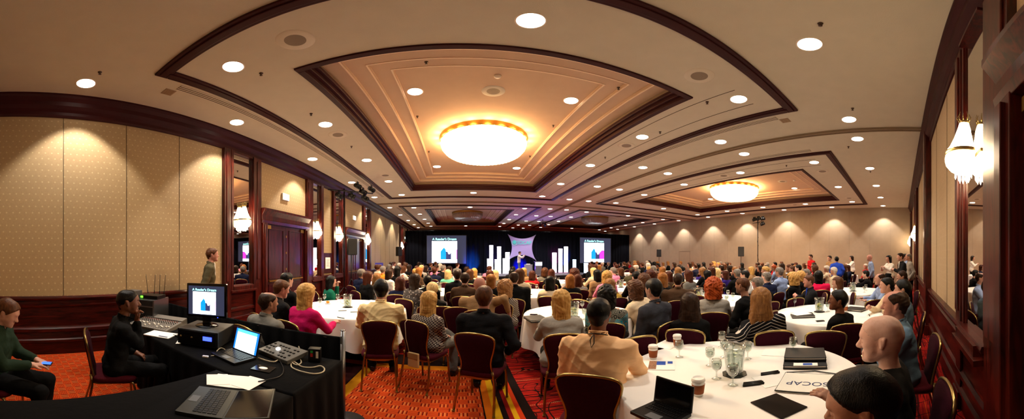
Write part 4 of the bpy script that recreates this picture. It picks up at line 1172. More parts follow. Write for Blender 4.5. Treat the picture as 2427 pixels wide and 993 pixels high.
m = MB(); m.tube([(-.145 + .03 * math.cos(a), .02 + .03 * math.sin(a), .019) for a in [.6 + .35 * c for c in range(13)]], .004, 5); m.obj('emblem', [DBLUE], t)
x, y = pp(1826, 888); pens(x, y, TZ, -.75, 'fan of black pens beyond the blank sheet, nearest table', 4)
x, y = pp(1786, 914); pens(x, y, TZ, -.78, 'fan of black pens this side of the blank sheet, nearest table', 5)
x, y = pp(1822, 902); sheet(x, y, TZ, -.6, 'blank white sheet between the two fans of pens', .16, .2)
x, y = pp(1845, 962); flatbox('tablet', 'tablet', 'black tablet lying at the table edge by the foreground man', x, y, TZ, -.4, .19, .25, .009, BLACKG)
x, y = pp(1782, 808); phone(x, y, TZ, -.3, 'black phone at the striped woman elbow')
x, y = pp(1637, 812); phone(x, y, TZ, .8, 'black phone behind the goblet and coffee cup')
x, y = pp(1585, 815); sheet(x, y, TZ, .3, 'white papers at the dark-haired woman place, nearest table edge', .3, .2)
x, y = pp(1835, 835); sheet(x, y, TZ, .3, 'white napkin lying flat behind the portfolios', .2, .2)
# near left table
x, y = pp(824, 728); put(PIT, x, y, TZ + .004, 1.8, 'glass pitcher on the near left table before the yellow shirt')
for (px, py, w) in ((769, 716, 'beyond the pink jacket'), (758, 727, 'beside the pink jacket shoulder'), (800, 716, 'between fruit and pitcher')):
    x, y = pp(px, py); put(GOB, x, y, TZ, 0, 'stemmed goblet on the near left table, ' + w)
x, y = pp(777, 720); t = tag(MB().lathe([(.001, 0), (.045, .0), (.06, .008), (.001, .006)], 24).obj('bread_plate', [WHITEP], loc=(x, y, TZ)), 'small white plate on the near left table', 'plate')
t = tag(MB().sph((0, 0, .03), .032, 8, 0, (1.2, .9, .75)).obj('orange_wedge', [mat('orange_peel', 'e08a10', .6)], loc=(x, y, TZ + .006)), 'orange piece of fruit on the small plate', 'fruit')
for (px, py, a) in ((812, 737, .6), (841, 740, .5), (808, 754, -.3)): x, y = pp(px, py); single_pen(x, y, TZ, a, 'black pen lying on the near left table', 'pens on the near left table')
for (px, py, a, w) in ((812, 712, .4, 'beyond the pitcher'), (880, 714, -.3, 'beside the yellow shirt neck')): x, y = pp(px, py); sheet(x, y, TZ, a, 'white papers on the near left table, ' + w)
# table behind the orange shirt
x, y = pp(1360, 752); put(PIT, x, y, TZ + .004, -.5, 'glass pitcher with green mint and lemon beside the blonde ponytail')
for (px, py, w) in ((1386, 757, 'in front of the mint pitcher'), (1395, 728, 'beyond the mint pitcher'), (1380, 735, 'just right of the mint pitcher'), (1348, 738, 'behind the mint pitcher')):
    x, y = pp(px, py); put(GOB, x, y, TZ, 0, 'stemmed water goblet ' + w)
x, y = pp(1270, 758); portfolio(x, y, TZ, .1, 'notebook with pale pages left of the blonde ponytail')
x, y = pp(1265, 746); phone(x, y, TZ, 1.2, 'black phone beyond the notebook left of the blonde ponytail')
x, y = pp(1398, 752); phone(x, y, TZ, .4, 'dark phone beside the goblet near the orange shirt')
x, y = pp(1378, 768); sheet(x, y, TZ, .8, 'white napkin between the ponytail and the orange shirt', .25, .2)
# second table along the back wall
x, y = pp(1942, 739); put(PIT, x, y, TZ + .004, -1.2, 'water pitcher on a black coaster on the second table along the back wall')
for (px, py, w) in ((1962, 738, 'right of its pitcher'), (1972, 734, 'second right of its pitcher'), (1883, 727, 'in the blue-tied man hands')):
    x, y = pp(px, py); put(GOB, x, y, TZ, 0, 'goblet on the second back wall table, ' + w)
x, y = pp(2004, 738); put(CUP, x, y, TZ, 0, 'paper coffee cup behind the young man in black')
x, y = pp(1902, 750); portfolio(x, y, TZ, .5, 'open black portfolio with papers on the second back wall table'); sheet(x + .02, y + .03, TZ + .036, .9, 'loose sheet lying on the open black portfolio', .2, .26)
x, y = pp(2028, 735); portfolio(x, y, TZ, -.3, 'black folder beyond the paper cup')
x, y = pp(2060, 748); sheet(x, y, TZ, .1, 'white notepad near the balding man with dark hair'); single_pen(x, y, TZ + .003, .2, 'pen lying on the white notepad near the balding man', None)
x, y = pp(1940, 765); sheet(x, y, TZ, .2, 'pink-tinged papers left of the young man in black'); phone(x + .08, y, TZ + .003, .6, 'black phone on the papers by the young man in black')
x, y = pp(1912, 728); sheet(x, y, TZ, 1.0, 'folded white napkin before the blue-tied man', .16, .12)
# further tables
x, y = pp(1657, 707); put(PIT, x, y, TZ + .004, .3, 'lemon pitcher beside the red curly hair')
x, y = pp(1252, 698); put(PIT, x, y, TZ + .004, .1, 'lemon pitcher beyond the plaid jacket')
x, y = pp(2022, 690); put(PIT, x, y, TZ + .004, .1, 'lemon pitcher on the third back wall table')
rr = random.Random(11)
def scatter(ti, n, skip_pitcher=False):
    x, y, r, ph = TABLES[ti]
    if not skip_pitcher: put(PIT, x + rr.uniform(-.1, .1), y + rr.uniform(-.1, .1), TZ + .004, rr.uniform(0, 6), 'lemon water pitcher on ' + tshort(ti))
    for q in range(n):
        a = q * 2 * PI / n + rr.uniform(-.2, .2); R = r * rr.uniform(.35, .72)
        put(GOB, x + R * math.cos(a), y + R * math.sin(a), TZ, 0, 'water goblet on ' + tshort(ti), 'goblets on ' + tshort(ti))
    a = rr.uniform(0, 6); put(CUP, x + r * .6 * math.cos(a), y + r * .6 * math.sin(a), TZ, 0, 'paper coffee cup on ' + tshort(ti))
    a += 2; sheet(x + r * .55 * math.cos(a), y + r * .55 * math.sin(a), TZ, a, 'white papers on ' + tshort(ti))
for ti in (4, 5, 7): scatter(ti, 6, True)
for ti in (6, 8, 9): scatter(ti, 7)
for ti in range(10, len(TABLES)):
    if math.hypot(TABLES[ti][0], TABLES[ti][1]) < 14: scatter(ti, 6)

# ------------------------------------------------------------------ the control desk, bottom left
def draped_desk(x0, x1, y0, y1, label, z=.75):
    t = thing('draped_desk', label, 'table', ((x0 + x1) / 2, (y0 + y1) / 2, 0))
    hx, hy = (x1 - x0) / 2, (y1 - y0) / 2
    MB().box(-hx + .01, hx - .01, -hy + .01, hy - .01, z - .04, z - .012).obj('tabletop', [PLY], t)
    m = MB(); pts = []; n = 260; per = 4 * (hx + hy)
    for k in range(n):
        s_ = per * k / n
        if s_ < 2 * hx: p = (-hx + s_, -hy); nn = (0, -1)
        elif s_ < 2 * hx + 2 * hy: p = (hx, -hy + s_ - 2 * hx); nn = (1, 0)
        elif s_ < 4 * hx + 2 * hy: p = (hx - (s_ - 2 * hx - 2 * hy), hy); nn = (0, 1)
        else: p = (-hx, hy - (s_ - 4 * hx - 2 * hy)); nn = (-1, 0)
        pts.append((p, nn, s_))
    vs = []
    for (zz, am) in ((z, -.012), (z - .006, -.002), (z - .03, .002), (z - .25, .008), (.02, .022)):
        for p, nn, s_ in pts:
            w = am + (math.sin(s_ * 34) + .5 * math.sin(s_ * 19)) * max(0, am) * .8
            vs.append((p[0] + nn[0] * w, p[1] + nn[1] * w, zz))
    fs = [(k * n + i, k * n + (i + 1) % n, (k + 1) * n + (i + 1) % n, (k + 1) * n + i) for k in range(4) for i in range(n)] + [tuple(range(n))]
    m.add(vs, fs, 0, True); m.obj('black_cloth', [BLACKC], t)
    for sx in (-1, 1):
        m = MB()
        for sy in (-1, 1): m.tube([(sx * (hx - .15), sy * (hy - .1), z - .04), (sx * (hx - .15), sy * (hy - .1), 0.0)], .014, 6)
        m.tube([(sx * (hx - .15), -hy + .1, .2), (sx * (hx - .15), hy - .1, .2)], .01, 6); m.obj('leg_frame', [STEEL], t)
draped_desk(-3.95, -.93, 1.40, 2.12, 'long black-draped control desk along the black barrier')
draped_desk(-1.60, -.92, -.45, 1.38, 'black-draped side desk nearest the camera with laptop and papers')
DZ = .752
# barrier rail with black drape
t = thing('drape_barrier', 'low rail hung with black drape behind the control desk, steel end post', 'barrier', (-2.3, 2.26, 0))
m = MB(); n = 200; vs = []
for k in range(n + 1):
    x = -1.75 + 3.05 * k / n; w = .012 * math.sin(x * 40) + .006 * math.sin(x * 23)
    vs += [(x, w, .02), (x, w * .7, .5), (x, w * .3 - .01, .905), (x, 0, .918), (x, .02 + w * .3, .905), (x, .02 + w, .02)]
fs = [(k * 6 + a, (k + 1) * 6 + a, (k + 1) * 6 + a + 1, k * 6 + a + 1) for k in range(n) for a in range(5)]
m.add(vs, fs, 0, True); m.obj('drape', [BLACKC], t)
MB().tube([(-1.75, .008, .90), (1.3, .008, .90)], .014, 8).obj('rail', [STEEL], t)
for sx in (-1.76, 1.31):
    m = MB(); m.tube([(sx, .008, .01), (sx, .008, .975)], .024, 14); m.lathe([(.024, .975), (.018, .985), (.001, .986)], 14, (sx, .008, 0)); m.box(sx - .006, sx + .006, -.03, -.014, .86, .93); m.lathe([(.2, 0), (.2, .01), (.001, .011)], 18, (sx, .008, 0)); m.obj('post', [STEEL], t)
# equipment case and wireless receivers
t = thing('equipment_case', 'black equipment case with a handle behind the seated sound engineer', 'case', (-3.62, 1.80, DZ), .55)
MB().box(-.24, .24, -.2, .2, 0, .30).obj('shell', [mat('case_black', '101012', .6, bump=.3, bscale=(120, 120, 120))], t, bevel=.012)
MB().box(-.245, .245, -.205, .205, .20, .215).box(-.25, -.23, -.21, .21, 0, .3).box(.23, .25, -.21, .21, 0, .3).obj('edging', [STEEL], t)
MB().tube([(-.09, -.2, .12), (-.09, -.235, .11), (.09, -.235, .11), (.09, -.2, .12)], .009, 8).obj('handle', [STEEL], t)
m = MB(); m.box(-.02, .02, -.21, -.2, .18, .24); m.obj('latch', [STEEL], t)
t = thing('wireless_receiver', 'small black receiver with green light and four antennas on the case', 'receiver', (-3.53, 1.87, DZ + .30), .55)
MB().box(-.16, .13, -.12, .12, 0, .05).obj('chassis', [BLACKP], t, bevel=.004)
MB().box(-.14, -.10, -.124, -.12, .012, .04).obj('indicator', [mat('led_green', '40ff20', .4, emit='58ff28', estr=3)], t)
for q, (a, b) in enumerate(((-.15, -.19), (-.05, -.03), (.04, .05), (.11, .14))):
    MB().tube([(a, .1, .03), (a + (b - a) * .3, .1, .1)], .007, 8).tube([(a + (b - a) * .3, .1, .1), (b, .1, .33)], .0035, 6).obj('antenna', [BLACKP], t)
t = thing('rack_unit', 'grey rack unit lying tilted beside the wireless receiver', 'rack unit', (-3.78, 1.66, DZ + .30), .5)
MB().box(-.12, .06, -.15, .15, 0, .09).obj('chassis', [mat('rack_grey', '4a4846', .5)], t, bevel=.004)
m = MB()
for q in range(4): m.lathe([(.012, 0), (.012, .016), (.001, .017)], 12, (-.06 + q * .03, -.15, .05), M=Matrix.Rotation(PI / 2, 4, 'X'))
m.obj('knob', [SILVERP], t)
# mixing console
t = thing('mixing_console', 'grey audio mixing console with rows of faders on the control desk', 'mixer', (-3.13, 1.72, DZ), .42)
MX = Matrix.Rotation(.12, 4, 'X')
m = MB().box(-.3, .3, -.23, .23, .0, .055, M=MX); m.box(-.3, .3, .1, .23, -.03, .07, M=MX); m.obj('body', [mat('console_grey', '6a6660', .5)], t, bevel=.006)
m = MB()
for q in range(16): m.box(-.275 + q * .0355, -.271 + q * .0355, -.2, -.05, .055, .057, M=MX)
m.obj('fader_slots', [BLACKP], t)
rr2 = random.Random(5); cap0 = None; kn0 = {}
for q in range(16):
    f = rr2.uniform(-.18, -.08)
    o = MB().box(-.008, .008, -.012, .012, 0, .011, M=MX).obj('fader_cap', [WHITEP], t) if cap0 is None else dup(cap0, parent=t)
    o.location = MX @ Vector((-.273 + q * .0355, f, .057)); cap0 = cap0 or o
    for r_ in range(6):
        red = r_ % 3 == 2
        if red not in kn0: kn0[red] = MB().lathe([(.007, 0), (.006, .013), (.001, .014)], 8).obj('knob', [mat('knob_red', '8a3a30', .5) if red else mat('knob_grey', '3c3a3a', .5)], t); o = kn0[red]
        else: o = dup(kn0[red], parent=t)
        o.location = MX @ Vector((-.273 + q * .0355, -.02 + r_ * .038, .055))
MB().lathe([(.06, 0), (.06, .006), (.001, .007)], 24, (-2.92, 1.98, DZ)).obj('compact_disc', [WHITEP], label='white disc on the desk beyond the mixing console', cat='disc')
x, y = pp(381, 793)
t = thing('ring_folder', 'open white folder with navy print in front of the mixing console', 'folder', (x, y, DZ), .5)
MB().box(-.16, .16, -.11, .11, 0, .012).obj('pages', [PAPER], t, bevel=.003); MB().box(.02, .13, -.09, -.06, .012, .0126).obj('print', [DBLUE], t)
x, y = pp(426, 808); sheet(x, y, DZ, .8, 'narrow white slip of paper by the desk front edge', .05, .18)
x, y = pp(425, 800); m = MB().tube([(-.12, 0, .008), (.14, .02, .008)], .008, 6); m.box(-.02, .02, -.01, .03, .0, .03); m.obj('cable_adapter', [BLACKP], loc=(x, y, DZ), label='black cable adapter lying near the white slip', cat='adapter')
# black computer case and monitor
ax, ay, ar = -2.22, 1.78, .42
t = thing('playback_unit', 'black playback machine with blue display under the desk monitor', 'media player', (ax, ay, DZ), ar)
MB().box(-.22, .22, -.2, .2, .015, .175).obj('chassis', [mat('unit_black', '1a1a1a', .45)], t, bevel=.006)
MB().box(-.2, .2, -.21, -.2, .03, .165).obj('front_panel', [BLACKP], t)
MB().box(.07, .16, -.216, -.21, .085, .125).obj('display', [mat('blue_display', '2020ff', .4, emit='2a3cff', estr=4)], t)
m = MB()
for q in (-.17, -.05): MB().lathe([(.011, 0), (.010, .014), (.001, .015)], 12, (q, -.21, .10), M=Matrix.Rotation(PI / 2, 4, 'X')).obj('knob', [GOLD], t)
MB().box(-.16, -.06, -.215, -.21, .12, .14).obj('slot', [BLACKG], t)
m = MB()
for a in (-.18, .18):
    for b in (-.16, .16): MB().lathe([(.016, 0), (.016, .016)], 8, (a, b, 0)).obj('foot', [BLACKP], t)
t = thing('desk_monitor', 'flat black monitor showing the tower slide on the playback machine', 'monitor', (ax - .02, ay + .02, DZ + .176), ar + .12)
MB().lathe([(.001, .012), (.11, .008), (.12, 0)], 28).box(-.04, .04, -.02, .02, .0, .12).obj('stand', [BLACKG], t)
MT = Matrix.Translation((0, 0, .0))
MB().box(-.215, .215, -.025, .02, .085, .44).obj('housing', [BLACKG], t, bevel=.008)
sl = MB().box(-.2, .2, -.0262, -.0252, -.1575, .1575).obj('screen', [BLACKG], t, loc=(0, 0, .265))
slide(sl, .385, .30, -.027, False)
MB().box(.12, .128, -.028, -.025, .093, .099).obj('power_light', [MATS['blue_display']], t)
t = laptop(-1.71, 1.66, DZ, -.12, 'open black laptop with a bright white and blue screen on the control desk', 'doc', 104)
t = thing('switcher_panel', 'grey video switcher panel with rows of buttons behind the bright laptop', 'switcher', (-1.42, 1.97, DZ), -.25)
SW = Matrix.Rotation(.14, 4, 'X')
MB().box(-.2, .2, -.12, .12, .015, .055, M=SW).obj('body', [mat('switcher_grey', '4c4a44', .5)], t, bevel=.005)
b0 = None
for r_ in range(4):
    for q in range(9):
        if (r_ * 3 + q) % 5 and not (r_ == 1 and q in (3, 4)):
            if b0 is None: o = b0 = MB().box(-.009, .009, -.008, .008, 0, .007).obj('button', [BLACKP], t)
            else: o = dup(b0, parent=t)
            o.location = SW @ Vector((-.165 + q * .038, -.09 + r_ * .05, .055))
MB().box(-.05, -.02, -.03, .0, .055, .075, M=SW).obj('lit_button', [mat('button_lit', 'ffffff', .4, emit='ffffff', estr=1.5)], t)
t = thing('power_adapter', 'small black box with a red and green mark by the end post', 'adapter', (-1.12, 2.0, DZ), .3)
MB().box(-.05, .05, -.035, .035, 0, .12).obj('box', [BLACKP], t, bevel=.005); MB().box(-.03, -.01, -.037, -.035, .05, .08).obj('red_mark', [mat('red_mark', 'b02020', .5)], t); MB().box(-.03, -.01, -.037, -.035, .085, .105).obj('green_mark', [mat('green_mark', '20a040', .5)], t); MB().box(.015, .035, -.0375, -.035, .04, .1).obj('white_tag', [WHITEP], t)
def cable(pxs, r, mt, name, label, z=.008, nseg=6):
    P = [Vector((*on_plane(a, b, DZ), DZ + z + .006 * math.sin(i * 1.7))) for i, (a, b) in enumerate(pxs)]
    out = []
    for i in range(len(P) - 1):
        p0, p1, p2, p3 = P[max(0, i - 1)], P[i], P[i + 1], P[min(len(P) - 1, i + 2)]
        for q in range(nseg):
            s_ = q / nseg; out.append(.5 * ((2 * p1) + (p2 - p0) * s_ + (2 * p0 - 5 * p1 + 4 * p2 - p3) * s_ ** 2 + (3 * p1 - p0 - 3 * p2 + p3) * s_ ** 3))
    out.append(P[-1])
    return MB().tube(out, r, 8).obj(name, [mt], label=label, cat='cable')
CB = mat('beige_cable', 'b0a488', .6)
cable([(612, 850), (649, 861), (668, 846), (678, 838), (686, 850), (692, 862), (704, 866), (714, 860), (708, 852), (694, 854), (690, 868), (702, 878), (722, 886), (745, 888), (764, 883), (769, 877), (760, 871), (740, 872), (716, 870), (700, 862), (690, 858), (702, 846), (711, 836), (708, 824)], .0055, CB, 'beige_cable', 'beige cable looped across the control desk toward the end post')
cable([(655, 846), (665, 862), (672, 878), (664, 892), (640, 902), (612, 908)], .005, BLACKP, 'black_cable', 'thin black cable between the laptop and the white papers')
cable([(540, 835), (525, 828), (515, 832), (512, 842), (500, 846)], .005, CB, 'beige_cable', 'short beige cable curling left of the bright laptop')
cable([(432, 768), (424, 776), (430, 790), (422, 798)], .005, mat('grey_cable', '8a8a90', .5), 'grey_cable', 'grey cable hanging left of the playback machine')
x, y = pp(487, 845); MB().box(-.025, .025, -.012, .012, 0, .012).obj('usb_stick', [WHITEP], loc=(x, y, DZ), rotz=.6, label='white memory stick left of the bright laptop', cat='memory stick')
x, y = pp(624, 873)
t = thing('disc_case', 'clear dark disc case with a white oval label on the control desk', 'disc case', (x, y, DZ), .2)
MB().box(-.08, .08, -.06, .06, 0, .008).obj('case', [mat('smoky_plastic', '1a1816', .15)], t, bevel=.003); MB().lathe([(.001, .0085), (.03, .0085), (.03, .008)], 24, M=Matrix.Diagonal((1.2, .8, 1, 1))).obj('label_spot', [PAPER], t)
x, y = pp(548, 902); sheet(x, y, DZ, .55, 'topmost white paper sheets piled on the side desk', .25, .21); sheet(x + .11, y + .06, DZ + .0025, .1, 'white sheet overlapping the paper pile on its right', .14, .2); sheet(x - .08, y - .05, DZ + .0025, .9, 'white sheet overlapping the paper pile on its left', .15, .18)
laptop(-1.2, .98, DZ, -1.0, 'dark laptop opened flat with a silver wrist rest at the frame bottom', ang=172, w=.36, d=.25, body=mat('dark_laptop', '1e2018', .4))
x, y = pp(468, 944); sheet(x + .03, y - .02, DZ, -1.0, 'pale label strip at the flat laptop corner', .05, .12)
# ------------------------------------------------------------------ people: smooth distance-field figures meshed as one continuous surface
class Field:
    def __init__(s, lo, hi, cell, fine=None):
        "fine: list of (axis, a, b, cell) intervals with denser samples"
        ax = []
        for i in range(3):
            segs = [(lo[i], hi[i], cell)]
            if fine:
                for (k, a, b, c) in fine:
                    if k != i: continue
                    new = []
                    for (p, q, cc) in segs:
                        a2, b2 = max(a, p), min(b, q)
                        if a2 < b2 and c < cc:
                            if p < a2: new.append((p, a2, cc))
                            new.append((a2, b2, c))
                            if b2 < q: new.append((b2, q, cc))
                        else: new.append((p, q, cc))
                    segs = new
            v = [segs[0][0]]
            for (p, q, cc) in segs:
                n = max(1, int(round((q - p) / cc))); v += [p + (q - p) * (j + 1) / n for j in range(n)]
            ax.append(np.array(v))
        s.ax = ax; s.D = np.full([len(a) for a in ax], 9.0, np.float32)
    def sub(s, lo, hi):
        sl = []
        for i in range(3):
            a = max(0, int(np.searchsorted(s.ax[i], lo[i])) - 1); b = min(len(s.ax[i]), int(np.searchsorted(s.ax[i], hi[i])) + 1)
            if b <= a: return None
            sl.append(slice(a, b))
        X = s.ax[0][sl[0]][:, None, None]; Y = s.ax[1][sl[1]][None, :, None]; Z = s.ax[2][sl[2]][None, None, :]
        return tuple(sl), X, Y, Z
    def cap(s, a, b, r1, r2=None, k=0.02, sc=(1, 1, 1), cut=False):
        r2 = r1 if r2 is None else r2
        R = max(r1, r2); m = R + k * 1.5 + 0.02
        lo = [min(a[i], b[i]) - m * sc[i] for i in range(3)]; hi = [max(a[i], b[i]) + m * sc[i] for i in range(3)]
        q = s.sub(lo, hi)
        if q is None: return s
        sl, X, Y, Z = q
        A = [a[i] / sc[i] for i in range(3)]; B = [(b[i] - a[i]) / sc[i] for i in range(3)]
        x, y, z = X / sc[0] - A[0], Y / sc[1] - A[1], Z / sc[2] - A[2]
        bb = B[0] ** 2 + B[1] ** 2 + B[2] ** 2
        t = np.clip((x * B[0] + y * B[1] + z * B[2]) / bb, 0, 1) if bb > 1e-12 else 0 * (x + y + z)
        d = (np.sqrt((x - t * B[0]) ** 2 + (y - t * B[1]) ** 2 + (z - t * B[2]) ** 2) - (r1 + (r2 - r1) * t)) * min(sc)
        s.merge(sl, d, k, cut); return s
    def merge(s, sl, d, k, cut):
        o = s.D[sl]
        if cut: # smooth subtraction
            h = np.clip(.5 - .5 * (o + d) / k, 0, 1); s.D[sl] = o * (1 - h) + (-d) * h + k * h * (1 - h)
        else:
            h = np.clip(.5 + .5 * (o - d) / k, 0, 1); s.D[sl] = o * (1 - h) + d * h - k * h * (1 - h)
    def sph(s, c, r, k=0.02, sc=(1, 1, 1), cut=False): return s.cap(c, c, r, r, k, sc, cut)
    def grid(s): return s.ax[0][:, None, None], s.ax[1][None, :, None], s.ax[2][None, None, :]
    def mesh(s, name, mats):
        D, (xs, ys, zs) = s.D, s.ax
        D = D.copy(); D[0] = D[-1] = 1; D[:, 0] = D[:, -1] = 1; D[:, :, 0] = D[:, :, -1] = 1
        S_ = D < 0
        c = [S_[i:S_.shape[0] - 1 + i, j:S_.shape[1] - 1 + j, k:S_.shape[2] - 1 + k] for i in (0, 1) for j in (0, 1) for k in (0, 1)]
        cnt = sum(q.astype(np.int8) for q in c); act = (cnt > 0) & (cnt < 8)
        I, J, K = np.nonzero(act); n = len(I)
        idx = np.full(act.shape, -1, np.int32); idx[I, J, K] = np.arange(n)
        P = np.zeros((n, 3)); C = np.zeros(n)
        for axis in range(3):
            for u in (0, 1):
                for v in (0, 1):
                    o = [0, 0, 0]; oth = [q for q in range(3) if q != axis]; o[oth[0]] = u; o[oth[1]] = v
                    a = (I + o[0], J + o[1], K + o[2]); e = [0, 0, 0]; e[axis] = 1
                    b = (a[0] + e[0], a[1] + e[1], a[2] + e[2])
                    da, db = D[a], D[b]; m = (da < 0) != (db < 0)
                    t = np.where(m, da / np.where(m, da - db, 1), 0)
                    pa = np.stack([xs[a[0]], ys[a[1]], zs[a[2]]], 1); pb = np.stack([xs[b[0]], ys[b[1]], zs[b[2]]], 1)
                    P += np.where(m[:, None], pa + (pb - pa) * t[:, None], 0); C += m
        P /= C[:, None]
        quads = []
        for axis in range(3):
            sh = [slice(None)] * 3; sh2 = [slice(None)] * 3; sh[axis] = slice(0, -1); sh2[axis] = slice(1, None)
            A, B = S_[tuple(sh)], S_[tuple(sh2)]
            i, j, k = np.nonzero(A != B); flip = A[i, j, k]
            u, v = [q for q in range(3) if q != axis]
            g = [i, j, k]
            ok = (g[u] > 0) & (g[v] > 0)
            g = [q[ok] for q in g]; flip = flip[ok]
            def cell(du, dv):
                h = [g[0].copy(), g[1].copy(), g[2].copy()]; h[u] = h[u] - du; h[v] = h[v] - dv
                return idx[h[0], h[1], h[2]]
            q4 = np.stack([cell(1, 1), cell(0, 1), cell(0, 0), cell(1, 0)], 1)
            if axis == 1: flip = ~flip
            q4[~flip] = q4[~flip][:, ::-1]
            quads.append(q4)
        Q = np.concatenate(quads); Q = Q[(Q >= 0).all(1)]
        me = bpy.data.meshes.new(name)
        me.vertices.add(n); me.vertices.foreach_set('co', P.astype(np.float32).ravel())
        me.loops.add(len(Q) * 4); me.loops.foreach_set('vertex_index', Q.astype(np.int32).ravel())
        me.polygons.add(len(Q)); me.polygons.foreach_set('loop_start', np.arange(0, len(Q) * 4, 4, dtype=np.int32))
        me.polygons.foreach_set('loop_total', np.full(len(Q), 4, np.int32))
        me.polygons.foreach_set('use_smooth', np.ones(len(Q), bool))
        for m in mats: me.materials.append(m)
        me.update(calc_edges=True); me.validate()
        return me

def ik(a, t, l1, l2, pole):
    a, t, pole = Vector(a), Vector(t), Vector(pole)
    d = t - a; L = min(d.length, (l1 + l2) * .999); d.normalize(); t = a + d * L
    x = (l1 * l1 - l2 * l2 + L * L) / (2 * L); h = math.sqrt(max(0, l1 * l1 - x * x))
    p = pole - d * pole.dot(d); p.normalize()
    return a + d * x + p * h, t

